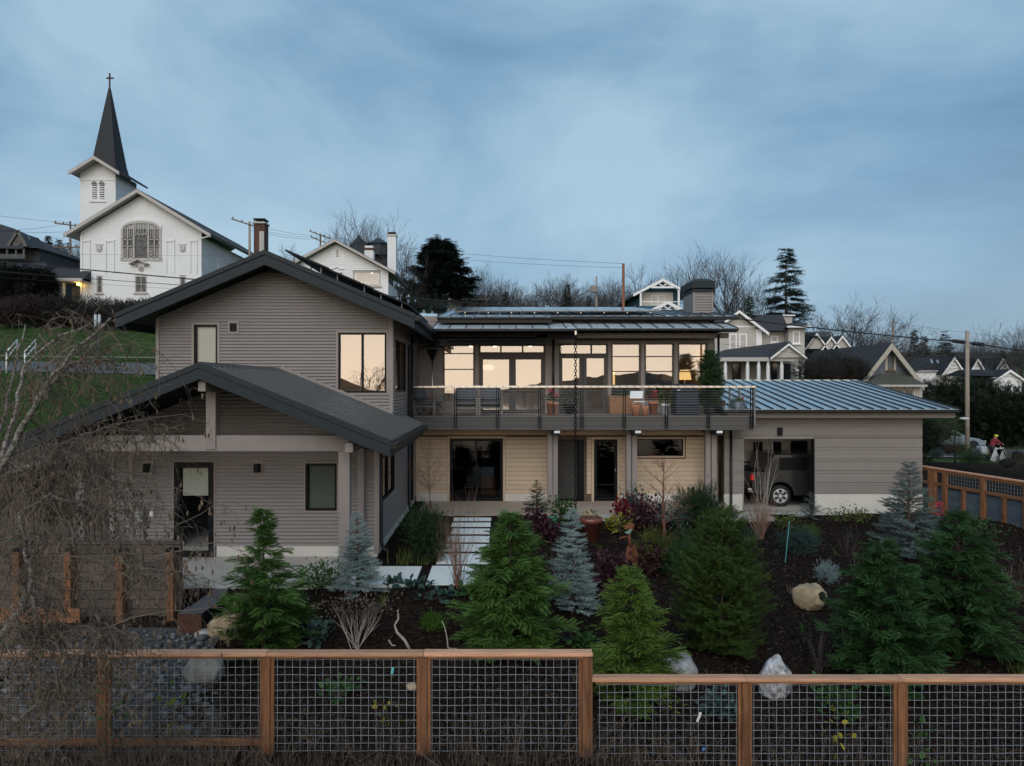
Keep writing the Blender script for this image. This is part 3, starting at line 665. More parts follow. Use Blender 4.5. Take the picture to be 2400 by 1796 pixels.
# railing
rail = B('railing', K['steel'], house, DXL, DXR + .03, YD - .11, YD - .05, V(909.5, YD), V(904.5, YD), .008)
B('top_rail', K['steel'], rail, DXR - .03, DXR + .03, YD - .05, YW, V(909.5, YD) + .003, V(904.5, YD) - .003)
posts = [1068, 1166, 1264.5, 1363, 1462, 1560.5, 1658.5, 1759.5]
for p in posts:
    x = U(p, YD)
    for s in (-.034, .034): B('rail_post', K['black'], rail, x + s - .012, x + s + .012, YD - .10, YD - .055, BZ + .06, V(908, YD))
B('rail_post', K['greyframe'], rail, DXR - .02, DXR + .03, YD - .1, YD - .05, DZ - .3, V(908, YD))
for y in (24.2, 25.2): B('rail_post', K['greyframe'], rail, DXR - .03, DXR + .01, y, y + .07, DZ, V(908, YD))
for i in range(10):
    z = lerp(DZ + .075, V(909.5, YD) - .085, i / 9)
    MB().tube([(DXL, YD - .078, z), (2.5, YD - .078, z - .004), (DXR, YD - .078, z)], .0034, 5).build('cable', K['cablewire'], rail)
    MB().tube([(DXR, YD - .07, z), (DXR, YW, z)], .0034, 5).build('cable', K['cablewire'], rail)
pts = []
for i in range(1400):
    t = i / 1399; a = t * 2 * math.pi * 47; zc = V(907, YD)
    pts.append((lerp(DXL, DXR, t), YD - .08 + .045 * math.cos(a), zc + .032 * math.sin(a)))
sl_ = MB().tube(pts, .006, 4).build('string_lights', K['cable']); tag(sl_, 'thin dark cord wound around the deck rail', 'cord')
# ---- upper storey window wall
ZT = V(805, YW)
def wz(py): return V(py, YW)
def wx(px): return U(px, YW)
up = [(1039, 1112, 808, 940), (1123, 1277, 808, 975), (1310, 1424, 806, 975), (1433, 1501, 805, 938), (1511, 1579, 805, 938), (1589, 1657, 805, 938)]
hol = [(wx(a), wx(b), max(DZ, wz(d)), wz(c)) for a, b, c, d in up]
m = MB()
for a, b, c, d in rects_minus(WXR, wx(1675), DZ, 6.12, hol): m.box(a, b, YW, YW + .14, c, d)
uw = m.build('upper_wall', K['trim'], house)
fr = K['taupe']
frm = M('dark_taupe_frame', (.05, .045, .043), .45, var=.06)
for (a, b, c, d), q in zip(up, hol):
    if a == 1123:
        tr = (q[0], q[1], wz(829), q[3]); window(house, fy(YW), *tr, frm, K['pane'], mv=[wx(1174), wx(1225)], fw=.05, name='transom')
        B('door_head', frm, house, q[0], q[1], YW - .02, YW + .06, wz(835), wz(829))
        for u, v in ((1124, 1201), (1201, 1276)): window(house, fy(YW), wx(u), wx(v), DZ, wz(835), frm, K['pane'], fw=.12, name='sliding_door')
    elif a == 1310:
        tr = (q[0], q[1], wz(832), q[3]); window(house, fy(YW), *tr, frm, K['pane'], mv=[wx(1386)], fw=.05, name='transom')
        for u, v in ((1310, 1366), (1367, 1424)): window(house, fy(YW), wx(u), wx(v), DZ, wz(832), frm, K['pane'], fw=.12, name='french_door')
    elif a == 1039: window(house, fy(YW), *q, frm, K['pane'], mh=[wz(829), wz(866)], fw=.045)
    else: window(house, fy(YW), *q, frm, K['pane'], mh=[wz(836), wz(871), wz(903)][::-1], fw=.045)
for a, b in ((1113, 1122), (1278, 1292), (1425, 1432), (1502, 1510), (1580, 1588), (1658, 1675)):
    B('window_post', K['trim'], house, wx(a), wx(b), YW - .05, YW, DZ, ZT + .02, .006)
B('wall_right', K['taupe'], house, wx(1675) - .14, wx(1675), YW + .14, 31.6, DZ, 6.4)
B('head_beam', K['timber'], house, WXR + .05, wx(1345), YW - .5, YW - .3, wz(807), wz(797), .006)
B('head_beam', K['timber'], house, wx(1345), U(1706, 24.6), 24.5, 24.7, V(793, 24.6), V(781, 24.6), .006)
B('awning_cassette', K['char'], house, U(1020, 23.6), U(1257, 23.6), 23.5, 23.66, V(797, 23.6), V(791, 23.6), .01)
B('awning_arm', K['timber'], house, U(1258, 23.6), U(1280, 23.6), 23.5, 23.62, V(792, 23.6), V(785, 23.6))
# canopies of standing-seam metal
def seam_roof(name, X0, X1, Y0, Z0, Y1, Z1, sp, lip, ph=0.0, pm='steelroof'):
    sl_ = (Z1 - Z0) / (Y1 - Y0)
    rt = MB().hexa([(X0, Y0 + .02, Z0 - lip), (X1, Y0 + .02, Z0 - lip), (X1, Y1, Z1 - lip), (X0, Y1, Z1 - lip), (X0, Y0 + .02, Z0 - .006), (X1, Y0 + .02, Z0 - .006), (X1, Y1, Z1 - .006), (X0, Y1, Z1 - .006)]).build(name, K['gutter'], house)
    x = X0 + .01; k = 0; xs = [X0 + .012]
    x = X0 + ph if ph else X0 + sp
    while x < X1 - .05: xs.append(x); x += sp
    xs.append(X1 - .012)
    for a, b in zip(xs, xs[1:]):
        MB().hexa([(a, Y0 + .03, Z0 - .004), (b, Y0 + .03, Z0 - .004), (b, Y1, Z1 - .004), (a, Y1, Z1 - .004), (a, Y0 + .03, Z0 + .002), (b, Y0 + .03, Z0 + .002), (b, Y1, Z1 + .002), (a, Y1, Z1 + .002)]).build('roof_panel', K[pm], rt)
    for x in xs: MB().hexa([(x - .012, Y0 + .03, Z0), (x + .012, Y0 + .03, Z0), (x + .012, Y1, Z1), (x - .012, Y1, Z1), (x - .009, Y0 + .03, Z0 + .04), (x + .009, Y0 + .03, Z0 + .04), (x + .009, Y1, Z1 + .04), (x - .009, Y1, Z1 + .04)]).build('seam', K['seam'], rt)
    MB().box(X0, X1, Y0 - .09, Y0 + .02, Z0 - lip, Z0 - .01).build('gutter', K['gutter'], rt, bevel=.012)
    x = X0 + .4
    while x < X1: MB().box(x - .008, x + .008, Y0 - .096, Y0 - .09, Z0 - .026, Z0 - .01).build('gutter_clip', K['steel'], rt); x += sp * 2
    return rt
Z1c = 6.10
seam_roof('canopy', U(1012, 23.2), U(1353, 23.2), 23.2, V(770, 23.2), YW, Z1c, .54, .10, pm='canopy')
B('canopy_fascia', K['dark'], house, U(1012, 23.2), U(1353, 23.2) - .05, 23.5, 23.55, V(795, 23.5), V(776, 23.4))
seam_roof('canopy', U(1353, 23.2) + .02, U(1730, 23.8), 23.8, V(769.5, 23.8), YW, Z1c, .54, .085, pm='canopy')
x = U(1365, 24)
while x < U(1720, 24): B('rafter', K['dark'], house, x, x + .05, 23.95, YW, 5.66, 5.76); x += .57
B('canopy_purlin', K['black'], house, U(1353, 24.4), U(1726, 24.3), 24.2, 24.28, V(779, 24.3), V(775, 24.3))
# upper roof with solar panels
ur = seam_roof('main_roof', -2.0, U(1733, 24.9), 24.9, V(741, 24.9), 32.6, V(741, 24.9) + 7.7 * .131, .41, .13)
uz = lambda y: V(741, 24.9) + (y - 24.9) * .131
K['sol'] = M('solar_glass', (.012, .016, .028), .12, var=.1, spec=.8)
for i in range(9):
    for j in range(3):
        x0 = -1.55 + i * .83; y0 = 26.0 + j * 1.9
        if x0 > U(1515, 27): continue
        MB().hexa([(x0, y0, uz(y0) + .11), (x0 + .81, y0, uz(y0) + .11), (x0 + .81, y0 + 1.86, uz(y0 + 1.86) + .11), (x0, y0 + 1.86, uz(y0 + 1.86) + .11), (x0, y0, uz(y0) + .15), (x0 + .81, y0, uz(y0) + .15), (x0 + .81, y0 + 1.86, uz(y0 + 1.86) + .15), (x0, y0 + 1.86, uz(y0 + 1.86) + .15)]).build('solar_panel', K['sol'], ur)
        MB().box(x0 + .39, x0 + .42, y0 - .02, y0 + .01, uz(y0) + .06, uz(y0) + .1).build('panel_clamp', K['steel'], ur)
B('clerestory', K['trim'], house, -2.6, wx(1675), YW + .0, YW + .1, 6.13, 6.32)
B('clerestory_fascia', K['gutter'], house, -2.0, U(1293, 24.5), 24.3, 24.36, V(757, 24.3), V(743, 24.3))
seam_roof('side_canopy', -2.02, U(1296, 24.3), 24.3, V(744, 24.3), 25.7, V(744, 24.3) + .22, .41, .06)
# siding chimney
cxa, cxb, cy0, cy1 = U(1625, 28), U(1670, 28), 28.0, 29.5
sc_ = corr('siding_chimney', fy(cy0), lambda z: (cxa, cxb), 6.6, V(685, 28), [], K['taupe'], house, .105, .02)
corr('chimney_side', fx(cxa, -1), lambda z: (cy0, cy1), 6.6, V(685, 28), [], K['taupe'], sc_, .105, .02)
for x in (cxa - .02, cxb - .05): B('corner_trim', K['trim'], sc_, x, x + .07, cy0 - .03, cy0 + .04, 6.6, V(685, 28))
B('chimney_band', K['char'], sc_, cxa - .04, cxb + .04, cy0 - .05, cy1 + .05, V(685, 28), V(678, 28))
b0, b1 = V(676, 28), V(660, 28)
m = MB(); a = [(cxa - .10, cy0 - .12), (cxb + .08, cy0 - .12), (cxb + .08, cy1 + .12), (cxa - .10, cy1 + .12)]; t_ = [(cxa + .12, cy0 + .2), (cxb - .14, cy0 + .2), (cxb - .14, cy1 - .2), (cxa + .12, cy1 - .2)]
m.hexa([(x, y, b0) for x, y in a] + [(x, y, b1) for x, y in a]); m.hexa([(x, y, b1) for x, y in a] + [(x, y, V(652, 28)) for x, y in t_]); m.build('chimney_hood', K['char'], sc_, bevel=.01)
# downspouts on the deck wall, rain chain
spout([(U(1297, 24.9), 24.9, 5.7), (U(1297, 24.9), 24.9, DZ)]); spout([(U(1684, 24.4), 24.4, 5.6), (U(1684, 24.4), 24.4, 3.2)])
spout([(U(1687, 24.2), 24.2, 2.9), (U(1687, 24.2), 24.2, -.1)]); spout([(U(1713, 23.95), 23.92, 3.0), (U(1713, 23.95), 23.92, .3), (U(1711, 23.95), 23.85, .0), (U(1709, 23.9), 23.75, -.2)])
chn = wthing('rain_chain', 'long dark rain chain hanging from the canopy gutter past the deck', 'chain', (U(1349, 22.7), 22.7, 0))
Zc, k = V(785, 22.7), 0
me_a = me_b = None
while Zc > .02:
    hh_ = .085
    r_ = [(.036 * math.cos(t), 0, .062 * math.sin(t)) for t in [2 * math.pi * i / 10 for i in range(11)]]
    if k % 2: r_ = [(y, x, z) for x, y, z in r_]
    if k < 2:
        o = MB().tube(r_, .013, 5, cap=False).build('link', K['black'], chn, smooth=True, local=True)
        if k == 0: me_a = o.data
        else: me_b = o.data
    else:
        o = setmesh('link', me_b if k % 2 else me_a, None, chn)
    o.location = (0, 0, Zc); Zc -= .094; k += 1
B('hook', K['steel'], chn, U(1347, 22.7), U(1351, 22.7), 22.66, 22.75, V(785, 22.7), V(776, 22.7))
# ---- living room behind the glass
m = MB(); rx0, rx1 = WXR + .02, wx(1675) - .15
m.box(rx0, rx1, 31.0, 31.1, DZ, 5.6); m.box(rx0 - .02, rx0, YW + .15, 31.0, DZ, 5.6); m.box(rx1, rx1 + .005, YW + .15, 31.0, DZ, 5.6); m.build('room_walls', K['roomwall'], house)
B('room_floor', K['woodin'], house, rx0, rx1, YW + .15, 31, DZ - .03, DZ - .002)
B('room_ceiling', K['soffit'], house, rx0, rx1, YW + .15, 31, wz(800), wz(800) + .05)
def lampthing(name, label, loc, stem_h, sh, r0, r1, watt, foot=.12):
    t = thing(name, label, 'lamp', loc)
    MB().lathe([(0, 0), (foot, 0), (foot, .03), (.02, .05), (.015, stem_h)], (0, 0, 0), 14).build('stand', K['black'], t, True, local=True)
    s = MB().lathe([(r0, stem_h - .02), (r1, stem_h - .02 + sh)], (0, 0, 0), 20); s.f = [f for f in s.f if len(f) == 4]
    s.build('lamp_shade', EM(name + '_shade', (1.0, .62, .22), 1.15), t, True, local=True)
    ld = bpy.data.lights.new('bulb', 'POINT'); ld.energy = watt; ld.color = (1, .72, .42); ld.shadow_soft_size = .12
    lo_ = bpy.data.objects.new('bulb', ld); C.objects.link(lo_); lo_.parent = t; lo_.location = (0, 0, stem_h + sh * .5)
    return t
lampthing('table_lamp', 'lit table lamp with cone shade behind the window by the covered grill', (U(1605, 26.6), 26.6, V(935, 26.6)), V(889, 26.6) - V(935, 26.6), .36, .24, .17, 18)
lampthing('floor_lamp', 'tall narrow glowing lamp behind the window beside the french doors', (U(1436, 27), 27, DZ), V(903, 27) - DZ, .5, .085, .085, 14)
sb = wthing('sideboard', 'low dark sideboard under the lit table lamp', 'sideboard', (U(1605, 26.6), 26.6, DZ))
B('cabinet', K['woodin'], sb, U(1588, 26.6), U(1640, 26.6), 26.35, 26.85, DZ + .1, V(936, 26.6), .01)
for a in (1590, 1636): B('leg', K['black'], sb, U(a, 26.6), U(a + 3, 26.6), 26.4, 26.8, DZ, DZ + .1)
tv = wthing('television', 'wide dark television behind the middle deck window', 'television', (U(1545, 28), 28, DZ))
B('screen', M('tv_glass', (.01, .012, .014), .1, spec=.8), tv, U(1512, 28), U(1578, 28), 27.95, 28.0, V(906, 28), V(876, 28), .01); B('stand', K['black'], tv, U(1540, 28), U(1550, 28), 27.9, 28.1, DZ, V(906, 28))
for p in (1103, 1160, 1243, 1247): 
    x = U(p, 28.5); o = MB().lathe([(0, 0), (.06, 0), (.06, .03), (0, .03)], (x, 28.5 if p != 1247 else 27.6, wz(800) - .031), 12).build('ceiling_light', EM('downlight', (1, .8, .55), 6) if 'dl' not in K else K['dl'], house); K['dl'] = o.data.materials[0]
    ld = bpy.data.lights.new('downlight_bulb', 'POINT'); ld.energy = 4; ld.color = (1, .76, .48); ld.shadow_soft_size = .08
    lo_ = bpy.data.objects.new('downlight_bulb', ld); C.objects.link(lo_); lo_.parent = o; lo_.location = Vector((x, 28.5 if p != 1247 else 27.6, wz(800) - .12)) - base(o)
pd = wthing('pendant_lamp', 'round paper pendant lamp inside the deck sliding door', 'lamp', (U(1140, 27.5), 27.5, V(862, 27.5)))
MB().lathe([(.05, V(868, 27.5)), (.20, V(866, 27.5)), (.26, V(861, 27.5)), (.18, V(856, 27.5)), (.04, V(855, 27.5))], (U(1143, 27.5), 27.5, 0), 18).build('lamp_shade', EM('paper', (.9, .5, .3), .7), pd, True)
MB().tube([(U(1143, 27.5), 27.5, V(855, 27.5)), (U(1143, 27.5), 27.5, wz(800))], .006, 5).build('cord', K['black'], pd)
tb = wthing('dining_table', 'dark round dining table inside the deck sliding door', 'table', (U(1230, 27.6), 27.6, DZ))
MB().lathe([(0, DZ + .70), (.75, DZ + .70), (.76, DZ + .74), (0, DZ + .74)], (U(1228, 27.6), 27.6, 0), 28).build('table_top', K['woodin'], tb)
MB().lathe([(.3, DZ), (.3, DZ + .03), (.05, DZ + .06), (.05, DZ + .7)], (U(1228, 27.6), 27.6, 0), 16).build('pedestal', K['woodin'], tb)
lamp2 = thing('bedroom_lamp', 'lit lamp inside the upper gable window', 'lamp', (-5.4, 21.4, 2.7))
MB().lathe([(.15, 0), (.15, .03), (.02, .05), (.02, 1.3)], (0, 0, 0), 12).build('stand', K['black'], lamp2, local=True)
s_ = MB().lathe([(.22, 1.3), (.14, 1.62)], (0, 0, 0), 18); s_.f = [f for f in s_.f if len(f) == 4]; s_.build('lamp_shade', EM('warm_shade', (1, .66, .34), 1.0), lamp2, True, local=True)
ld = bpy.data.lights.new('bedroom_bulb', 'POINT'); ld.energy = 32; ld.color = (1, .70, .42); ld.shadow_soft_size = .15; lo_ = bpy.data.objects.new('bedroom_bulb', ld); C.objects.link(lo_); lo_.parent = lamp2; lo_.location = (0, 0, 1.5)
m = MB(); m.box(WXL + .1, WXR - .05, 23.4, 23.5, 2.6, 5.7); m.box(-6.2, -6.15, YU + .15, 23.4, 2.6, 5.7); m.box(WXL + .1, WXR - .05, YU + .12, 23.4, 5.70, 5.75); m.box(WXL + .1, WXR - .05, YU + .12, 23.4, 2.58, 2.62); m.build('bedroom_walls', K['roomwall'], house)
bc = B('armchair_back', M('dull_gold', (.30, .22, .08), .8), None, U(800, 20.2), U(842, 20.2), 20.1, 20.3, 2.63, V(910, 20.2), .08); bc.name = 'gold_chair'; tag(bc, 'dull gold padded chair back inside the upper gable window', 'chair')
# ---- garage
YG, GX0, GX1 = 24.0, 7.5, U(2161, 24)
op = (U(1743, YG), U(1905, YG), -.28, V(1029, YG))
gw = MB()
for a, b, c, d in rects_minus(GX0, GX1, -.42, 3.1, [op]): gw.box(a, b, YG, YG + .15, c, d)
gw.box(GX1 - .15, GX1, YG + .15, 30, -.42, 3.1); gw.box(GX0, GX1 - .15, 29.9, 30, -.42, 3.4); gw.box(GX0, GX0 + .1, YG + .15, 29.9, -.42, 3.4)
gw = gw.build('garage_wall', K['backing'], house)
z = .30; k = 0
while z < 3.08:
    bh_ = (.30, .088)[k % 2]; z1 = min(z + bh_, 3.1)
    for a, b, c, d in rects_minus(GX0 + .02, GX1 - .0, z, z1 - .010, [(op[0] - .05, op[1] + .05, op[2], op[3] + .05)]):
        if b - a > .04 and d - c > .02: lap_board(gw, K['garage'], a, b, YG, c, d, t=.03 if k % 2 == 0 else .016, t2=.018 if k % 2 == 0 else .012)
    z = z1; k += 1
for a, b in ((GX0, op[0] - .05), (op[1] + .05, GX1 + .005)): B('stem_wall', K['stem'], gw, a, b, YG - .035, YG, -.42, .296)
q = MB(); q.box(op[0] - .05, op[0], YG - .03, YG + .15, -.4, op[3] + .05); q.box(op[0], op[1], YG - .03, YG + .15, op[3], op[3] + .05); q.build('door_trim', K['garage'], gw)
B('door_jamb', K['black'], gw, op[1] - .002, op[1] + .05, YG - .03, YG + .12, -.4, op[3])
B('garage_light', K['black'], gw, U(1821, YG), U(1831, YG), YG - .14, YG - .02, V(1020, YG), V(1002, YG), .01)
B('garage_floor', K['conc'], house, GX0 + .1, GX1 - .15, YG, 29.9, -.42, -.28)
gz0, gz1 = V(960, 23.4), V(891.5, 30.0)
gr_ = seam_roof('garage_roof', 7.3, U(2248, 23.4), 23.4, gz0, 30.0, gz1, .406, .10)
B('ridge_cap', K['steelroof'], gr_, 7.3, U(2248, 23.4), 29.95, 30.2, gz1 - .03, gz1 + .022)
B('eave_fascia', K['garage'], gr_, 7.5, U(2246, 23.4), 23.55, 23.62, gz0 - .28, gz0 - .09)
MB().hexa([(GX0, 23.62, gz0 - .22), (U(2244, 23.4), 23.62, gz0 - .22), (U(2244, 23.4), 30, gz1 - .2), (GX0, 30, gz1 - .2), (GX0, 23.62, gz0 - .12), (U(2244, 23.4), 23.62, gz0 - .12), (U(2244, 23.4), 30, gz1 - .1), (GX0, 30, gz1 - .1)]).build('soffit', K['garage'], gr_)
B('barge_board', K['char'], gr_, U(2248, 23.4) - .0, U(2248, 23.4) + .03, 23.4, 23.45, gz0 - .1, gz0)
# pickup truck inside
def wheel(parent, c, r, w, sgn=-1, spokes=6, rimmat='alloy'):
    x, y, z = c
    ty = MB().lathe([(r * .62, -w / 2), (r * .9, -w / 2), (r, -w / 2 * .7), (r, w / 2 * .7), (r * .9, w / 2), (r * .62, w / 2)], (x, y, z), 28, 'y', False).build('wheel', K['rubber'], parent, True)
    m = MB().lathe([(r * .66, -w * .5), (r * .60, -w * .52), (r * .58, -w * .3), (r * .58, w * .4)], (x, y, z), 28, 'y'); m.f = [f for f in m.f if len(f) == 4]
    yf = y + sgn * w * .42
    for i in range(spokes):
        a = 2 * math.pi * i / spokes
        for da in (-.12, .12):
            m.beam((x + .06 * math.cos(a), yf, z + .06 * math.sin(a)), (x + r * .6 * math.cos(a + da), yf, z + r * .6 * math.sin(a + da)), r * .12, .04, (0, 1, 0))
    m.lathe([(0, -.02), (r * .18, -.02), (r * .18, .03)], (x, yf, z), 14, 'y'); m.build('rim', K[rimmat], ty)
    MB().lathe([(r * .56, 0), (0, .01)], (x, yf + .06, z), 20, 'y').build('brake_disc', K['dark'], ty)
    return ty
tr = wthing('pickup_truck', 'dark grey truck with raised rear cabin in the open garage, red tail light', 'truck', (U(1829, 24.9), 25.8, -.28))
pm = M('truck_paint', (.035, .036, .036), .25, metal=.3, var=.04, coat=.6)
x0 = U(1763, 24.8); wc = U(1829, 24.9); zf = -.28
def arc(cx, cz, r, a0, a1, n=10): return [(cx + r * math.cos(R(a0 + (a1 - a0) * i / n)), cz + r * math.sin(R(a0 + (a1 - a0) * i / n))) for i in range(n + 1)]
prof = [(x0, zf + .55), (x0 + .02, zf + .95), (x0 - .01, zf + 1.20), (x0 + .55, zf + 1.20), (x0 + .78, zf + 1.80), (x0 + 3.3, zf + 1.82), (x0 + 3.95, zf + 1.25), (x0 + 5.2, zf + 1.12), (x0 + 5.35, zf + .5)] + arc(x0 + 4.45, zf + .40, .45, 0, 180) + [(x0 + 3.9, zf + .42)] + arc(wc, zf + .40, .46, 0, 180)
MB().prism(prof, 'y', 24.85, 26.75).build('body', pm, tr, bevel=.02)
B('tail_light', EM('tail_lens', (.55, .02, .02), .12), tr, x0 - .015, x0 + .07, 24.82, 25.0, zf + .92, zf + 1.13, .01)
B('bumper', K['steel'], tr, x0 - .12, x0 + .35, 24.86, 26.7, zf + .50, zf + .64, .03)
for xx in (wc, x0 + 4.45):
    for yy in (25.02, 26.6): wheel(tr, (xx, yy, zf + .375), .375, .26)
B('cab_window', K['panefar'], tr, x0 + 2.05, x0 + 3.2, 24.83, 24.87, zf + 1.27, zf + 1.70, .03)
B('canopy_window', K['black'], tr, x0 + .95, x0 + 1.9, 24.83, 24.87, zf + 1.27, zf + 1.70, .03)
B('bed_cover', K['black'], tr, x0 + .03, x0 + .54, 24.93, 26.67, zf + 1.195, zf + 1.215)
vn = wthing('white_van', 'white van with dark rounded windows parked behind the pickup', 'van', (U(1830, 27.6), 28, -.28))
va = x0 - .9
MB().box(va, va + 5.4, 27.4, 29.3, -.02, 2.35).build('body', K['white'], vn, bevel=.12)
for a, b, c, d in ((1765, 1787, 1036, 1060), (1811, 1831, 1036, 1062), (1851, 1892, 1034, 1065)):
    w = B('window', K['panefar'], vn, U(a, 27.4), U(b, 27.4), 27.37, 27.41, V(d, 27.4), V(c, 27.4), .03)
B('door_seam', K['dark'], vn, U(1800, 27.4), U(1800, 27.4) + .02, 27.385, 27.4, .1, 2.3)
for zz in (V(1082, 27.4), V(1090, 27.4)): B('rub_strip', K['dark'], vn, va + .1, va + 5.3, 27.38, 27.4, zz - .05, zz)
for xx in (va + .9, va + 4.4):
    wheel(vn, (xx, 27.55, -.28 + .35), .35, .24)
# ================================================================ garden fences
YF = 9.7
def hog_panel(parent, P, s0, s1, z0, z1, d=.1016, r=.0029):
    m = MB(); s = s0 + (.5 * ((s1 - s0) % d))
    while s < s1:
        a, b = P(s, z0), P(s, z1); m.tube([a, b], r, 4, cap=False); s += d
    z = z1 - .03
    while z > z0:
        pts = []
        k = 8
        for i in range(k + 1): 
            p = Vector(P(lerp(s0, s1, i / k), z)); pts.append(p + Vector((0, 0, .004 * math.sin(i * 1.7 + z * 9))))
        m.tube(pts, r, 4, cap=False); z -= d
    return m.build('wire_mesh', K['wire'], parent)
def front_fence(name, label, pxs, pyt, ends, bottom_rails):
    x0, x1 = U(ends[0], YF), U(ends[1], YF); zt = V(pyt, YF)
    f = wthing(name, label, 'fence', (x0, YF, zt - 1.4))
    brk = [x0] + [U(p, YF) for p in pxs if x0 + .6 < U(p, YF) < x1 - .6] + [x1]
    for i, (a, b) in enumerate(zip(brk, brk[1:])):
        B('cap_rail', K['cedart'], f, a + .002, b - .002, YF - .075, YF + .075, zt - .05, zt - .004 * (i % 2), .006)
        B('top_rail', K['cedar'], f, a + .05, b - .05, YF - .045, YF - .005, zt - .085, zt - .051, .004)
    for p in pxs:
        x = U(p, YF); B('post', K['cedarv'], f, x - .046, x + .046, YF - .052, YF + .04, zt - 1.75, zt - .051, .006)
        for sg in (-1, 1):
            if x0 < x + sg * .09 < x1: B('stile', K['cedarv'], f, x + sg * .048, x + sg * .094, YF - .03, YF + .02, zt - 1.5, zt - .086, .004)
    for a, b in zip(brk, brk[1:]):
        hog_panel(f, lambda s, z: (s, YF, z), a + .09, b - .09, zt - 1.42, zt - .086)
    for a, b in bottom_rails: B('bottom_rail', K['cedar'], f, U(a, YF) + .05, U(b, YF) - .05, YF - .04, YF, V(1745, YF), V(1729, YF), .004)
    return f
front_fence('wire_fence', 'cedar and wire mesh fence with the higher top rail, below the porch', [-130, 245, 627, 993.5, 1372], 1526, (-320, 1388), [(-130, 245), (245, 627)])
front_fence('wire_fence', 'cedar and wire mesh fence with the lower top rail, stepping down below the garden', [1745, 2109, 2480], 1585, (1386, 2700), [])
# fence up the right side: wire above, slate blue boards below
fA, fB = Vector((U(2160, 24.2), 24.2, 0)), Vector((16.2, 15.2, 0))
sf = wthing('board_fence', 'cedar framed fence with slate blue boards below wire mesh, beside the garage', 'fence', (fA.x, fA.y, -.4))
fd = (fB - fA).normalized(); Lf = (fB - fA).length
def fp(s, z): p = fA + fd * s; return (p.x, p.y, z)
def ft(s): return 1.20 - .012 * s
MB().beam(fp(0, ft(0)), fp(Lf, ft(Lf)), .14, .05).build('cap_rail', K['cedart'], sf, bevel=.005)
MB().beam(fp(0, ft(0) - .5), fp(Lf, ft(Lf) - .5), .06, .085).build('mid_rail', K['cedar'], sf)
MB().beam(fp(0, ft(0) - .075), fp(Lf, ft(Lf) - .075), .05, .08).build('top_rail', K['cedar'], sf)
bl = M('slate_board', (.085, .115, .145), .6, var=.15, vs=3, bump=.15, objvar=.12)
st = [.45, .95, 2.35, 3.75, 5.1, 6.5, 7.9]
for i, s in enumerate(st):
    w = .28 if i == 0 else .13
    MB().beam(fp(s, -.8), fp(s, ft(s) - .03), .11, w, (fd.x, fd.y, 0)).build('post', K['cedarv'], sf)
for i, s in enumerate((1.65, 3.05, 4.4, 5.8)): MB().beam(fp(s, -.8), fp(s, ft(s) - .52), .1, .09, (fd.x, fd.y, 0)).build('stud', K['cedarv'], sf)
for k in range(8):
    z = -.62 + k * .155
    for a, b in zip([.1] + st, st + [Lf]): MB().beam((Vector(fp(a, z)) + Vector((.07, .02, 0))), (Vector(fp(b, z - .006 * (b - a))) + Vector((.07, .02, 0))), .02, .147).build('board', bl, sf)
for a, b in zip(st[1:], st[2:]): hog_panel(sf, lambda s, z: tuple(Vector(fp(s, z)) + Vector((.02, 0, 0))), a + .07, b - .07, ft(b) - .46, ft(b) - .12)
# screen wall of weathered boards with cedar posts, left of the porch
YS = 13.0
scr = wthing('screen_wall', 'weathered brown board wall with cedar posts between the birch and the porch', 'wall', (U(200, YS), YS, -.8))
xl, xr = U(-140, YS), U(424, YS); zt_ = V(1276, YS); sb_ = M('weathered_board', (.082, .066, .056), .8, var=.25, vs=4, bump=.4, bs=20, stretch=(.7, 6, 6), objvar=.22)
B('wall_cap', sb_, scr, xl, xr, YS - .02, YS + .14, zt_, zt_ + .04, .006)
z = zt_ - .002; k = 0
gg = random.Random(3)
while z > -.75:
    hb = .165; x = xl - gg.random() * .6
    while x < xr:
        x2 = min(xr, x + gg.uniform(.55, 1.25))
        if x2 > xl: B('board', sb_, scr, max(x, xl), x2 - .008, YS + gg.uniform(.0, .012), YS + .10, z - hb, z - .008, .006)
        x = x2
    z -= hb; k += 1
for p in (50, 170, 290, 408):
    x = U(p, YS); B('post', K['cedarv'], scr, x - .062, x + .062, YS - .17, YS - .01, -1.0, V(1290, YS), .008)
    B('post_cap', K['black'], scr, x - .08, x + .08, YS - .16, YS, V(1290, YS), V(1283, YS))
B('girt', K['cedar'], scr, xl, xr, YS - .21, YS - .172, V(1528, YS - .2), V(1503, YS - .2), .006)
B('girt', K['cedar'], scr, U(-60, YS), U(203, YS), YS - .215, YS - .173, V(1460, YS - .2), V(1427, YS - .2), .006)
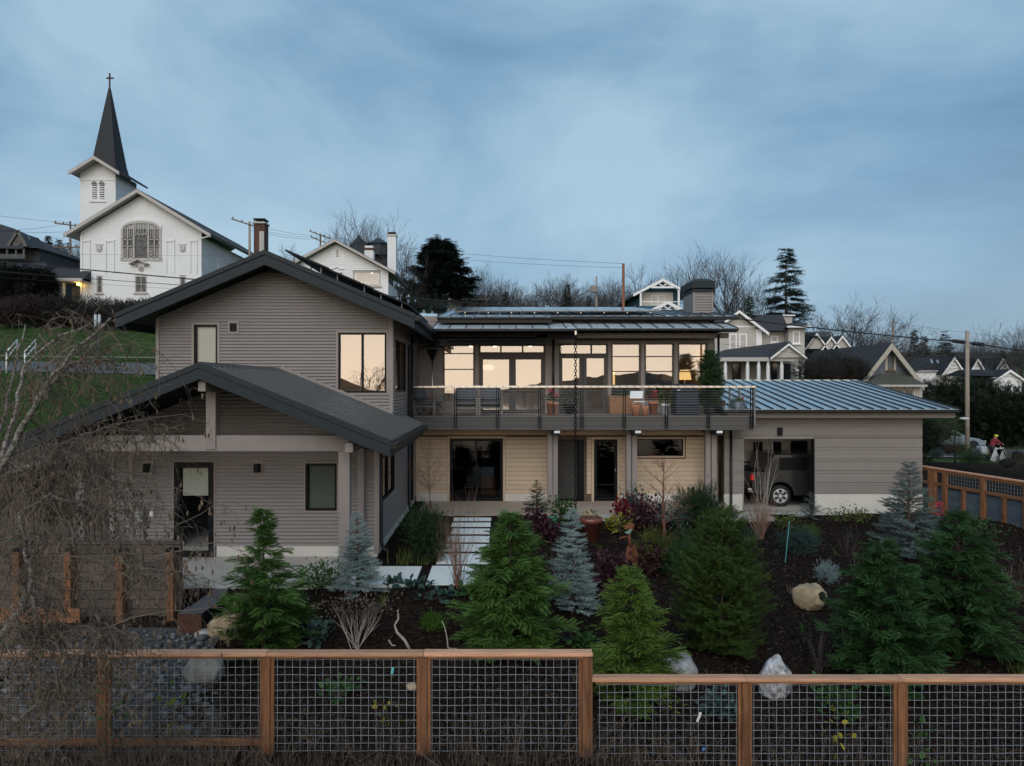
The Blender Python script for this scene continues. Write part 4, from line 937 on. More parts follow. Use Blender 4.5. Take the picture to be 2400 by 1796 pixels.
# grey deck corner by the porch slab
gd = wthing('timber_platform', 'low grey plank platform with cedar skirt at the porch corner', 'platform', (U(450, 13), 13, -.5))
yA, yB = 12.45, 14.08
poly = [(U(424, 12.45) - .05, yA), (U(474, 12.45), yA), (U(528, 13.4), 13.4), (U(538, 14.08), yB), (U(424, 12.45) - .05, yB)]
dk = M('grey_plank', (.085, .092, .10), .6, var=.2, vs=3, bump=.3, bs=15, stretch=(1, 1, 1), objvar=.15)
MB().prism([(x, y) for x, y in poly], 'z', -.16, -.05).build('frame', dk, gd)
for i in range(14):      # planks laid diagonally, trimmed to the platform outline
    c = -2.4 + i * .145
    def clip(pl, nx, ny, c0, keep):
        out = []
        for a, b in zip(pl, pl[1:] + pl[:1]):
            da, db = (a[0] - poly[1][0]) * nx + (a[1] - yA) * ny - c0, (b[0] - poly[1][0]) * nx + (b[1] - yA) * ny - c0
            if da * keep >= 0: out.append(a)
            if da * db < 0: t = da / (da - db); out.append((lerp(a[0], b[0], t), lerp(a[1], b[1], t)))
        return out
    pl = clip(poly, .78, .62, c + .3, 1); pl = clip(pl, .78, .62, c + .3 + .138, -1) if len(pl) > 2 else []
    if len(pl) > 2: MB().prism(pl, 'z', -.048, -.022).build('plank', dk, gd)
MB().prism([(poly[0][0], yA - .03), (poly[1][0], yA - .03), (poly[1][0], yA), (poly[0][0], yA)], 'z', -.36, -.02).build('skirt_board', WOOD('red_skirt', (.075, .03, .02), 0), gd)
MB().beam((*poly[1], -.22), (*poly[2], -.22), .03, .4).build('skirt_board', K['dark'], gd)
MB().beam((*poly[2], -.22), (*poly[3], -.22), .03, .4).build('skirt_board', K['dark'], gd)
# tall dark screen and posts left of the porch wall
ds = wthing('side_fence', 'tall weathered plank fence left of the porch behind the birch', 'fence', (-10.2, 17.5, .2))
for i in range(22):
    x = -12.4 + i * .165
    B('plank', sb_, ds, x, x + .155, 17.6 + .01 * (i % 3), 17.64 + .01 * (i % 3), h(x, 17.6) - .1, 2.55 + .02 * math.sin(i * 2.1), .004)
# ================================================================ deck furniture
def cushion(name, parent, x0, x1, y0, y1, z0, z1, mat=None, rx=0):
    m = MB(); n = 7
    bm = bmesh.new(); bmesh.ops.create_cube(bm, size=1); bmesh.ops.subdivide_edges(bm, edges=bm.edges[:], cuts=5, use_grid_fill=True)
    for v in bm.verts:
        p = v.co * 2; f = lambda a, b: math.sqrt(max(0, 1 - .18 * (abs(a) ** 3 + abs(b) ** 3)))
        q = Vector((p.x * f(p.y, p.z), p.y * f(p.x, p.z) , p.z * f(p.x, p.y)))
        q.z += .04 * noise.noise((p.x * 1.5 + x0, p.y * 1.5, z0))
        v.co = Vector((lerp(x0, x1, (q.x + 1) / 2), lerp(y0, y1, (q.y + 1) / 2), lerp(z0, z1, (q.z + 1) / 2)))
    if rx: bmesh.ops.rotate(bm, cent=((x0 + x1) / 2, (y0 + y1) / 2, z0), matrix=Matrix.Rotation(rx, 3, 'X'), verts=bm.verts)
    me = bpy.data.meshes.new(name); bm.to_mesh(me); bm.free()
    return setmesh(name, me, mat or K['cloth'], parent, True)
def armchair(label, loc, rz, w=.78):
    t = thing('patio_armchair', label, 'chair', loc, 'grey patio chairs on the deck', rz)
    f = K['greyframe']
    for sx in (-1, 1):
        x = sx * (w / 2 - .035)
        MB().box(x - .035, x + .035, -.40, -.32, 0, .60).build('leg', f, t, bevel=.006, local=True)
        MB().beam((x, .28, 0), (x, .50, .82), .07, .06, (1, 0, 0)).build('leg', f, t, local=True)
        MB().box(x - .04, x + .04, -.42, .38, .60, .64).build('armrest', f, t, bevel=.008, local=True)
        MB().box(x - .03, x + .03, -.36, .34, .26, .32).build('side_rail', f, t, local=True)
    MB().box(-w / 2 + .03, w / 2 - .03, -.36, -.30, .22, .32).build('apron', f, t, local=True)
    MB().box(-w / 2 + .06, w / 2 - .06, -.36, .3, .28, .32).build('seat_base', f, t, local=True)
    for k in range(4):
        y = .34 + .04 * k; z = .40 + k * .12; MB().box(-w / 2 + .06, w / 2 - .06, y, y + .025, z, z + .07).build('back_slat', f, t, local=True)
    cushion('seat_cushion', t, -w / 2 + .06, w / 2 - .06, -.36, .28, .32, .46)
    cushion('back_cushion', t, -w / 2 + .05, w / 2 - .05, .16, .34, .46, .92, rx=R(-14))
    return t
zd = DZ + .003
armchair('grey cushioned armchair turned sideways at the wing end of the deck', (U(1003, 23.6), 23.75, zd), R(72))
armchair('grey cushioned armchair facing the railing, next to the sideways chair', (U(1092, 23.4), 23.5, zd), 0)
armchair('grey cushioned armchair facing the railing, nearer the potted geraniums', (U(1150, 23.4), 23.5, zd), 0)
st_ = wthing('side_table', 'small round wooden side table between the deck armchairs', 'table', (U(1016, 24.6), 24.6, zd))
MB().lathe([(0, zd + .5), (.24, zd + .5), (.25, zd + .53), (0, zd + .53)], (U(1016, 24.6), 24.6, 0), 22).build('table_top', K['woodin'], st_)
for a in range(3): x, y = U(1016, 24.6), 24.6; MB().tube([(x + .18 * math.cos(a * 2.1), y + .18 * math.sin(a * 2.1), zd), (x + .08 * math.cos(a * 2.1), y + .08 * math.sin(a * 2.1), zd + .5)], .02, 6).build('leg', K['woodin'], st_)
# patio heater with dark cone hood
ht = wthing('patio_heater', 'tall patio heater with thin pole and dark conical head in the deck corner', 'heater', (U(1013, 24.5), 24.5, zd)); x = U(1013, 24.5)
MB().lathe([(0, zd), (.2, zd), (.2, zd + .03), (.03, zd + .05)], (x, 24.5, 0), 18).build('base', K['black'], ht)
MB().tube([(x, 24.5, zd + .04), (x, 24.5, V(845, 24.5))], .022, 8).build('pole', K['steel'], ht, True)
MB().lathe([(.03, V(848, 24.5)), (.06, V(842, 24.5)), (.20, V(820, 24.5))], (x, 24.5, 0), 16).build('burner', K['black'], ht)
MB().lathe([(.42, V(815, 24.5)), (.40, V(813, 24.5)), (.06, V(806, 24.5)), (0, V(806, 24.5))], (x + .05, 24.5, 0), 24).build('hood', M('heater_hood', (.03, .05, .07), .3, metal=.5), ht)
def leafball(parent, name, c, r, n, mat, size, seed, leaf='leaf', flat=1.0): return stuff(foliage(name, mat, parent, [Vector(c) + Vector((a, b, k * flat)) for a, b, k in ball_pts(n, r, seed)], size, seed, tpl=leaf))
def ball_pts(n, r, seed):
    g = random.Random(seed); out = []
    while len(out) < n:
        p = Vector((g.uniform(-1, 1), g.uniform(-1, 1), g.uniform(-1, 1)))
        if .15 < p.length < 1: out.append(p * r)
    return out
TPL = {}
TPL['leaf'] = (np.array([(0, 0, 0), (.45, .26, .06), (1, 0, -.08), (.45, -.26, .06)], float), np.array([(0, 1, 2), (0, 2, 3)]))
TPL['wide'] = (np.array([(0, 0, 0), (.3, .36, .07), (.8, .28, .02), (1, 0, -.1), (.8, -.28, .02), (.3, -.36, .07)], float), np.array([(0, 1, 2), (0, 2, 3), (0, 3, 4), (0, 4, 5)]))
def _spray():
    v, f = [], []
    for i in range(8):
        x = .05 + .115 * i; ln = .36 * (1 - .55 * x) * (.75 if i == 0 else 1); z = -.22 * x * x
        for s in (1, -1):
            k = len(v); v += [(x, s * .012, z), (x + .07, s * ln * .45 - s * .02, z + .02), (x + .20, s * ln, z - .06), (x + .02, s * ln * .5 + s * .02, z + .02)]; f += [(k, k + 1, k + 2), (k, k + 2, k + 3)]
    k = len(v); v += [(0, .014, 0), (1.02, 0, -.25), (0, -.014, 0)]; f.append((k, k + 1, k + 2))
    return np.array(v, float), np.array(f)
TPL['spray'] = _spray()
def _twig(nn=26, ln=.2, seed=2):
    g = random.Random(seed); v, f = [], []
    for i in range(nn):
        t = i / nn; a = i * 2.4; x = t * .95; L_ = ln * g.uniform(.8, 1.2) * (1 - .35 * t); fw = .62
        c, s = math.cos(a), math.sin(a); k = len(v); w = .016
        v += [(x, -s * w, c * w), (x, s * w, -c * w), (x + L_ * fw, c * L_ * .78, s * L_ * .78)]; f.append((k, k + 1, k + 2))
    k = len(v); v += [(0, .02, 0), (1, 0, 0), (0, -.02, 0), (0, 0, .02), (0, 0, -.02)]; f += [(k, k + 1, k + 2), (k + 3, k + 1, k + 4)]
    return np.array(v, float), np.array(f)
TPL['twig'] = _twig(); TPL['bushy'] = _twig(40, .3, 5)
TPL['needle'] = (np.array([(0, -.03, 0), (0, .03, 0), (1, 0, 0)], float), np.array([(0, 1, 2)]))
def place_tpl(tpl, O, D, Up, S):
    """copies of a template: origins O, x axis D, rough up Up, sizes S"""
    tv, tf = TPL[tpl]; O = np.asarray(O, float); D = np.asarray(D, float); Up = np.asarray(Up, float); S = np.asarray(S, float)
    D = D / np.maximum(1e-9, np.linalg.norm(D, axis=1, keepdims=True))
    W = np.cross(Up, D); W = W / np.maximum(1e-6, np.linalg.norm(W, axis=1, keepdims=True)); Z = np.cross(D, W)
    Vt = O[:, None] + S[:, None, None] * (tv[None, :, 0:1] * D[:, None] + tv[None, :, 1:2] * W[:, None] + tv[None, :, 2:3] * Z[:, None])
    F = tf[None] + (np.arange(len(O)) * len(tv))[:, None, None]
    return Vt.reshape(-1, 3), F.reshape(-1, tf.shape[1])
def foliage(name, mat, parent, pts, size, seed=1, tpl='leaf', out=None, upw=.3):
    g = np.random.default_rng(seed); P = np.array([tuple(p) for p in pts]); c = P.mean(0) if out is None else np.array(out)
    D = (P - c); D /= np.maximum(.01, np.linalg.norm(D, axis=1, keepdims=True)); D = D + g.normal(0, .55, D.shape); D[:, 2] += upw
    Up = g.normal(0, .5, P.shape) + [0, 0, 1]
    Vt, F = place_tpl(tpl, P, D, Up, size * g.uniform(.6, 1.25, len(P)))
    return npmesh(name, Vt, F, mat, parent)
def pot(label, loc, r, hgt, mat, rim=True, name='flower_pot', prof=None, soil=True):
    t = thing(name, label, 'pot', loc)
    p = prof or ([(r * .68, 0), (r * .95, hgt * .8)] + ([(r * 1.05, hgt * .8), (r * 1.05, hgt), (r * .9, hgt), (r * .88, hgt * .85)] if rim else [(r, hgt), (r * .9, hgt), (r * .88, hgt * .85)]))
    m = MB().lathe([(0, 0)] + p, (0, 0, 0), 24); m.build('body', mat, t, True, local=True)
    if soil: MB().lathe([(p[-1][0] * 1.01, hgt * .86), (0, hgt * .9)], (0, 0, 0), 20).build('soil', K['soil'], t, local=True)
    return t
def geranium(label, px, Y, r, hgt, top):
    t = pot(label, (U(px, Y), Y, zd), r, hgt, K['terra'])
    leafball(t, 'leaves', (0, 0, hgt + top * .35), r * 1.0, 90, L_green, .07, int(px), 'wide'); 
    for i in range(4):
        a = i * 1.7; MB().tube([(0, 0, hgt), (.05 * math.cos(a), .05 * math.sin(a), hgt + top * .9)], .006, 4).build('stem', L_green, t, local=True)
        leafball(t, 'bloom', (.06 * math.cos(a), .06 * math.sin(a), hgt + top * (.8 + .1 * i)), .055, 30, K['red'], .045, i + 3)
    return t
geranium('tall terracotta pot with red geranium beside the white column', 1290, 23.7, .13, .44, .36)
pk = pot('narrow pink pot with red geranium next to the dark downspout', (U(1304, 23.5), 23.5, zd), .07, .42, M('pink_pot', (.55, .28, .22), .6)); leafball(pk, 'bloom', (0, 0, .62), .09, 60, K['red'], .05, 5); leafball(pk, 'leaves', (0, 0, .5), .09, 40, L_green, .06, 6, 'wide')
pot('wide low terracotta pot under the white chair', (U(1490, 23.25), 23.25, zd), .165, .34, K['terra'], False)
pot('smaller terracotta pot next to the wide low one', (U(1512, 23.25), 23.25, zd), .125, .29, K['terra'], False)
t = pot('rimmed terracotta pot with pink flowers on the deck', (U(1531, 23.9), 23.9, zd), .17, .44, K['terra']); leafball(t, 'leaves', (0, 0, .55), .2, 120, L_maroon, .07, 8); leafball(t, 'bloom', (.03, 0, .7), .10, 60, K['red'], .05, 9)
t = pot('blue and white patterned pot with lime plant on the deck', (U(1558, 24.1), 24.1, zd), .17, .36, M('blue_white_glaze', (.55, .62, .68), .25, var=.6, vs=14, col2=(.75, .78, .8))); leafball(t, 'leaves', (0, 0, .58), .26, 160, L_lime, .09, 12, 'wide')
t = thing('flower_pot', 'big glazed blue pot with grasses at the deck corner', 'pot', (U(1729, 23.9), 23.9, zd))
MB().lathe([(0, 0), (.16, 0), (.24, .06), (.30, .20), (.29, .32), (.23, .40), (.25, .43), (.22, .44), (.2, .38)], (0, 0, 0), 28).build('body', M('blue_glaze', (.06, .09, .12), .2, var=.3, vs=5, coat=.5), t, True, local=True)
MB().lathe([(.21, .38), (0, .4)], (0, 0, 0), 18).build('soil', K['soil'], t, local=True)
blades('grass', [(rng.gauss(0, .09), rng.gauss(0, .09), .38) for _ in range(140)], .3, .02, L_grassy, .9, 3, t, 5)
MB().beam((.08, -.05, .42), (.16, -.07, .6), .05, .03).build('trowel_handle', K['red'], t, local=True)
# white folding chair, covered grill, potted cedar, planter shelf
wc_ = wthing('white_chair', 'small white shell chair among the deck pots', 'chair', (U(1490, 23.8), 23.8, zd)); wx0, wx1 = U(1474, 23.8), U(1508, 23.8)
MB().hexa([(wx0, 23.65, V(934, 23.8)), (wx1 - .05, 23.65, V(934, 23.8)), (wx1, 23.8, V(917, 23.8)), (wx0 + .05, 23.8, V(917, 23.8)), (wx0, 23.68, V(933, 23.8)), (wx1 - .05, 23.68, V(933, 23.8)), (wx1, 23.83, V(917, 23.8)), (wx0 + .05, 23.83, V(917, 23.8))]).build('backrest', K['white'], wc_, bevel=.01)
B('seat', K['white'], wc_, wx0 + .1, wx1 - .03, 23.45, 23.85, zd + .42, zd + .46, .01)
for a in (wx0 + .13, wx1 - .06):
    for y in (23.48, 23.8): MB().tube([(a, y, zd), (a, y, zd + .42)], .012, 6).build('leg', K['steel'], wc_)
for a in (wx0 + .12, wx1 - .05): MB().tube([(a, 23.82, zd + .44), (a, 23.76, V(930, 23.8))], .012, 6).build('back_strut', K['steel'], wc_)
gc = wthing('covered_grill', 'tall grill under a dark navy cover standing on the deck', 'grill', (U(1610, 23.9), 24.0, zd)); a, b = U(1580, 23.9), U(1632, 23.9)
m = MB(); bm_rows = [(.0, 0), (.02, .3), (.0, .75), (-.02, .92), (-.08, 1.02)]
cov = []
for o_, z in bm_rows: cov.append([(a - o_, 23.6 - o_, zd + z), (b + o_, 23.6 - o_, zd + z), (b + o_, 24.35 + o_, zd + z), (a - o_, 24.35 + o_, zd + z)])
for r0, r1 in zip(cov, cov[1:]): m.hexa(r0 + r1)
m.build('cover', K['navy'], gc, bevel=.03); MB().box(a + .03, a + .12, 23.592, 23.6, zd + .80, zd + .83).build('cover_label', K['offwhite'], gc)
for xx in (a + .05, b - .05): MB().lathe([(0, -.03), (.06, -.03), (.06, .03)], (xx, 23.7, zd + .06), 12, 'y').build('caster', K['rubber'], gc)
pl_ = wthing('wooden_planter', 'long brown planter box on the deck below the middle window', 'planter', (U(1455, 24.9), 24.9, zd)); B('box', K['woodin'], pl_, U(1427, 24.9), U(1500, 24.9), 24.7, 25.1, zd, zd + .62, .01)
leafball(pl_, 'plants', (U(1455, 24.9), 24.9, zd + .66), .3, 160, L_blue, .1, 31, 'leaf', .35)
t = pot('dark pot with bushy grey plant in front of the french doors', (U(1335, 24.4), 24.4, zd), .2, .34, K['char']); leafball(t, 'leaves', (0, 0, .5), .34, 260, L_blue, .08, 41)
# ================================================================ vegetation makers
def conifer(name, label, cat, loc, H, Rr, mat, kind='cedar', seed=1, dens=1.0, trunk=True, group=None, skew=0.0, leader=.0, gap=0.0):
    t = wthing(name, label, cat, loc, group); g = random.Random(seed); X, Y, Z = loc
    O, D, Up, S = [], [], [], []
    tm = MB(); tm.tube([(X, Y, Z - .1), (X + skew * .4, Y, Z + H * .5), (X + skew, Y, Z + H * .97)], [max(.02, H * .013), H * .008, .005], 7)
    def ax(z): q = z / H; return X + skew * q
    if kind in ('cedar', 'yew'):
        nb = int((250 if kind == 'cedar' else 520) * dens)
        for i in range(nb):
            u = (i + g.random()) / nb; zz = H * (.0 + .98 * u ** (1.0 if kind == 'cedar' else 1.25)); q = zz / H
            rad = Rr * (min(1, .70 + q * 1.7) if q < .18 else 1) * (1 - max(0, q - .12) / .88) ** (.58 if kind == 'cedar' else .50)
            rad *= .9 + (.65 if kind == 'cedar' else .55) * noise.noise((math.cos(i * 2.4) * 1.3 + seed, math.sin(i * 1.7), q * 5))
            if leader and q > leader: rad = min(rad, Rr * .12 * (1.25 - q)) * 1.3 + Rr * (.16 if int(q * 11) % 2 else .03)
            rad *= g.uniform(.72, 1.10) if kind == 'cedar' else g.uniform(.86, 1.04); a = g.uniform(0, 6.283)
            if gap and noise.noise((a * .9 + seed, q * 4, seed)) > gap: rad *= .5
            d = Vector((math.cos(a), math.sin(a), 0)); up0 = g.uniform(.15, .6) if kind == 'cedar' else g.uniform(.6, 1.3) * min(1, .1 + q * 2.6)
            k = max(5, int(rad / (.042 if kind == 'cedar' else .038)))
            for j in range(k):
                s = .22 + .78 * ((j + g.random() * .8) / k) ** .75
                p = Vector((ax(zz), Y, Z + zz)) + d * rad * s + Vector((0, 0, rad * (up0 * s - .24 * s * s if kind == 'cedar' else up0 * s * .8)))
                side = g.choice((-1, 1)) * g.uniform(.1, 1.0); w = Vector((-d.y, d.x, 0))
                dd = d + w * side + Vector((0, 0, g.uniform(-.25, .75) if kind == 'cedar' else g.uniform(.2, 1.0)))
                O.append(p); D.append(dd); Up.append(Vector((g.gauss(0, .35), g.gauss(0, .35), 1)) + d * .3)
                S.append((.19 if kind == 'cedar' else .15) * g.uniform(.65, 1.25) * (.75 + .5 * min(1, rad / Rr)))
        tpl = 'spray' if kind == 'cedar' else 'bushy'
    else:                                   # spruce / fir: tiers of branches with needle twigs
        nb = int(130 * dens)
        for i in range(nb):
            u = (i + g.random()) / nb; zz = H * (.05 + .93 * u ** .88); q = zz / H
            rad = Rr * (1 - q) ** (.8 if kind == 'spruce' else .75) * (g.uniform(.75, 1.15) if kind == 'spruce' else g.uniform(.4, 1.15)) + Rr * .05
            if kind == 'fir' and gap and noise.noise((q * 9, seed * 3.1, math.floor(i * .37))) > gap: continue
            a = g.uniform(0, 6.283); d = Vector((math.cos(a), math.sin(a), 0)); w = Vector((-d.y, d.x, 0)); slope = g.uniform(-.1, .45) if kind == 'spruce' else g.uniform(-.42, .12)
            tip = Vector((ax(zz), Y, Z + zz)); tm.tube([tip, tip + d * rad * .8 + Vector((0, 0, rad * slope * .8))], [max(.004, rad * .02), .002], 4)
            step = H * (.028 if kind == 'spruce' else .016); k = max(3, int(rad / step))
            for j in range(k):
                s = .15 + .85 * (j + 1) / k; p = tip + d * rad * s + Vector((0, 0, rad * slope * s + (0 if kind == 'spruce' else .1 * rad * s * s)))
                for sd in ((-1, 1, 0) if j == k - 1 else (-1, 1)):
                    dd = d * .8 + w * sd * g.uniform(.5, 1.1) + Vector((0, 0, g.uniform(-.05, .45) if kind == 'spruce' else g.uniform(-.5, .1)))
                    O.append(p); D.append(dd); Up.append(Vector((g.gauss(0, .3), g.gauss(0, .3), 1)))
                    S.append((H * .062 if kind == 'spruce' else H * .062) * g.uniform(.7, 1.3) * (.55 + .7 * (1 - q)))
        tpl = 'bushy'
    if trunk: tm.build('trunk', K['bark'], t)
    Vt, F = place_tpl(tpl, [tuple(o) for o in O], [tuple(o) for o in D], [tuple(o) for o in Up], S)
    npmesh('crown', Vt, F, mat, t); return t
def grow(m, p, d, L_, r, depth, g, P, tips=None):
    n = P.get('n', 4); pts = [Vector(p)]; rad = [r]; d = Vector(d).normalized()
    for i in range(n):
        d = (d + Vector((g.gauss(0, P['wob']), g.gauss(0, P['wob']), g.gauss(0, P['wob']) + P['up'])) * .5).normalized()
        pts.append(pts[-1] + d * L_ / n); rad.append(r * (1 - (1 - P['tap']) * (i + 1) / n))
    m.tube(pts, rad, 6 if depth >= P['D'] - 1 else (4 if depth > 1 else 3), cap=False)
    if depth <= 0:
        if tips is not None: tips.append((pts[-1], d))
        return
    kids = P['kids'] if not hasattr(P['kids'], '__len__') else P['kids'][P['D'] - depth]
    for k in range(kids):
        s = g.uniform(P.get('s0', .3), 1.0) if k else 1.0
        i = min(n - 1, int(s * n)); f = s * n - i; q = pts[i].lerp(pts[i + 1], f); rr = lerp(rad[i], rad[i + 1], f)
        a = R(g.uniform(*P['ang'])) * (.45 if k == 0 else 1); ax = d.orthogonal(); ax.rotate(Matrix.Rotation(g.uniform(0, 6.283), 3, d)); nd_ = d.copy(); nd_.rotate(Matrix.Rotation(a, 3, ax))
        grow(m, q, nd_, L_ * g.uniform(*P['len']), max(P['rmin'], rr * (.72 if k == 0 else P['rr'])), depth - 1, g, P, tips)
def bare_tree(name, label, loc, H, seed, P=None, mat=None, group=None, cat='tree', r=None):
    P = {**dict(D=5, kids=[5, 4, 4, 4, 3], wob=.16, up=.10, tap=.6, ang=(22, 52), len=(.55, .82), rr=.55, rmin=.012, n=4), **(P or {})}
    t = thing(name, label, cat, loc, group); g = random.Random(seed); m = MB(); hh0 = H * .3
    m.tube([(0, 0, -.3), (0, 0, hh0 * .5), (.02 * H * g.uniform(-1, 1), 0, hh0)], [r or H * .022, (r or H * .022) * .85, (r or H * .022) * .8], 7, False)
    m.build('trunk', mat or K['twigfar'], t, True, local=True)
    q = MB(); top = Vector(m.v[-1]); top = Vector((top.x * .5, 0, hh0)); n0 = P.get('n0', 4)
    for k in range(n0):
        a = 6.283 * (k + g.random() * .6) / n0; sp = g.uniform(.25, .75) * P.get('spread', 1)
        grow(q, (0.0, 0, hh0 * g.uniform(.7, 1)), (sp * math.cos(a), sp * math.sin(a), 1), H * .34 * g.uniform(.85, 1.1), (r or H * .022) * .6, P['D'] - 1, g, {**P, 'kids': P['kids'][1:], 'D': P['D'] - 1})
    q.build('crown', mat or K['twigfar'], t, local=True); return t
def shrub(name, label, loc, w, hgt, mat, n, size, seed, tpl='leaf', cat='shrub', group=None, stems=10, stemmat=None, shape=.75):
    t = wthing(name, label, cat, loc, group); g = random.Random(seed); X, Y, Z = loc; m = MB(); P = []
    for i in range(stems):
        a = g.uniform(0, 6.283); rr = g.uniform(.2, 1) * w / 2; e = Vector((X + rr * math.cos(a), Y + rr * math.sin(a), Z + hgt * g.uniform(.55, 1.0) * (1 - .35 * (rr / (w / 2)) ** 2)))
        mid = Vector((X, Y, Z)).lerp(e, .5) + Vector((0, 0, hgt * .08)); m.tube([(X, Y, Z - .03), mid, e], [.012, .008, .003], 4, False)
        for j in range(max(1, n // stems)):
            s = g.uniform(.35, 1.05); c = Vector((X, Y, Z)).lerp(e, s); sp = w * .16
            P.append(c + Vector((g.gauss(0, sp), g.gauss(0, sp), g.gauss(0, sp * .7))))
    P = [p if p.z > Z + .02 else Vector((p.x, p.y, Z + .02 + g.random() * .05)) for p in P]
    m.build('stems', stemmat or K['bark'], t); foliage('leaves', mat, t, P, size, seed, tpl, out=(X, Y, Z + hgt * .25)); return t
def stems_bush(name, label, loc, w, hgt, n, mat, seed, r=.006, side=2, group=None, cat='shrub', wob=.12, up=.1, base_w=.08):
    t = wthing(name, label, cat, loc, group); g = random.Random(seed); m = MB(); X, Y, Z = loc
    for i in range(n):
        a = g.uniform(0, 6.283); sp = g.uniform(0, 1) ** .7 * w / 2; d = Vector((math.cos(a) * sp, math.sin(a) * sp, hgt * g.uniform(.7, 1.05)))
        p0 = Vector((X + base_w * g.gauss(0, .5), Y + base_w * g.gauss(0, .5), Z - .03)); ln = d.length
        grow(m, p0, d, ln * .62, r, 1 if side else 0, g, dict(D=2, kids=side, wob=wob, up=up, tap=.55, ang=(12, 32), len=(.45, .7), rr=.6, rmin=.002, n=4, s0=.45))
    m.build('stems', mat, t); return t
def tuft(name, label, loc, r, hgt, n, mat, seed, wid=.012, lean=.8, group=None, cat='plant'):
    g = random.Random(seed); pts = [(g.gauss(0, r * .45), g.gauss(0, r * .45), -.02) for _ in range(n)]
    t = thing(name, label, cat, loc, group); stuff(blades('blades', pts, hgt, wid, mat, lean, 3, t, seed)); return t
def rock(name, label, loc, size, mat, seed, cat='rock', group=None, sub=4, rough=.35):
    bm = bmesh.new(); bmesh.ops.create_icosphere(bm, subdivisions=sub, radius=1)
    gp = random.Random(seed); planes = [(Vector((gp.gauss(0, 1), gp.gauss(0, 1), gp.gauss(.2, .8))).normalized(), gp.uniform(.72, .95)) for _ in range(16)]
    for v in bm.verts:
        p = v.co.copy(); k = 1 + .5 * rough * noise.noise(p * 1.1 + Vector((seed * 3.3, 0, 0))) + rough * .5 * noise.noise(p * 2.7 + Vector((0, seed, 0))) + rough * .16 * noise.noise(p * 8)
        p = p * k
        for n_, d_ in planes:
            e_ = p.dot(n_) - d_
            if e_ > 0: p = p - n_ * e_
        p += v.co * .03 * noise.noise(v.co * 9); v.co = Vector((p.x * size[0], p.y * size[1], p.z * size[2]))
    me = bpy.data.meshes.new(name); bm.to_mesh(me); bm.free(); o = setmesh(name, me, mat, None, True); o.location = loc; return tag(o, label, cat, group)
def at(px, py, lift=0.0):
    X, Y, z = ground(px, py); return (X, Y, z + lift)
def hgt_at(loc, pyt): return V(pyt, loc[1]) - loc[2]
def mtr(loc, px): return px / FPX * loc[1]
# ================================================================ garden trees
def gtree(name, label, px, pyb, pyt, wpx, mat, kind, seed, **k):
    c = at(px, pyb); return conifer(name, label, 'tree', c, hgt_at(c, pyt), mtr(c, wpx) / 2, mat, kind, seed, **k)
gtree('cedar_tree', 'feathery green cedar with a thin leader in front of the porch slab', 618, 1535, 1189, 232, L_cedar[0], 'cedar', 3, leader=.66, dens=.95, gap=.08)
gtree('cedar_tree', 'full bright green cedar standing beside the stepping slabs', 1196, 1535, 1198, 240, L_cedar[0], 'cedar', 8, dens=1.2, leader=.9)
gtree('cedar_tree', 'yellow-green young cedar rising behind the lower fence rail', 1482, 1655, 1330, 190, L_cedar[1], 'cedar', 14, dens=1.1, gap=.25)
gtree('cedar_tree', 'broad dark green cedar in front of the blue spruce by the garage corner', 2066, 1590, 1263, 244, L_cedar[2], 'cedar', 21, dens=1.2)
gtree('cedar_tree', 'widest dark green cedar, beside the board fence', 2245, 1535, 1192, 268, L_cedar[2], 'cedar', 27, dens=1.25, leader=.82)
gtree('yew_tree', 'dense olive green conifer in the middle of the mulch bed', 1692, 1522, 1196, 208, L_yew, 'yew', 33, dens=1.1)
gtree('blue_spruce', 'narrow silvery blue spruce at the foot of the porch post', 838, 1402, 1197, 112, L_spr[0], 'spruce', 41, dens=1.8)
gtree('blue_spruce', 'lumpy pale blue spruce between the cedar and the copper pot', 1340, 1440, 1190, 112, L_spr[0], 'spruce', 44, dens=1.8, leader=.7)
gtree('blue_spruce', 'large grey-blue spruce in front of the garage corner', 2130, 1312, 1080, 150, L_spr[1], 'spruce', 47, dens=1.9)
gtree('blue_spruce', 'small blue spruce in front of the truck', 1900, 1218, 1152, 60, L_spr[1], 'spruce', 51, dens=.8)
gtree('blue_spruce', 'small blue spruce near the black downspout at the garage', 1684, 1192, 1124, 46, L_spr[0], 'spruce', 53, dens=.7)
gtree('small_fir', 'small dark green fir beside the double deck posts', 1258, 1205, 1124, 60, L_firg, 'spruce', 57, dens=.9)
# potted cedar on the deck
pc = wthing('potted_cedar', 'clipped cone cedar in a pot on the deck beside the covered grill', 'potted tree', (U(1664, 23.9), 23.9, zd))
MB().lathe([(0, zd), (.17, zd), (.24, zd + .32), (.21, zd + .32), (.2, zd + .28)], (U(1664, 23.9), 23.9, 0), 20).build('pot', K['char'], pc, True)
cc = conifer('potted_cedar_crown', 'x', 'tree', (U(1664, 23.9), 23.9, zd + .25), V(824, 23.9) - zd - .25, .44, FM('deck_cedar', (.012, .028, .010), (.05, .10, .03), .15), 'yew', 61, dens=1.1)
for ch_ in list(cc.children):
    ch_.parent = pc; ch_.location = Vector(cc.location) - Vector(pc.location)
bpy.data.objects.remove(cc)
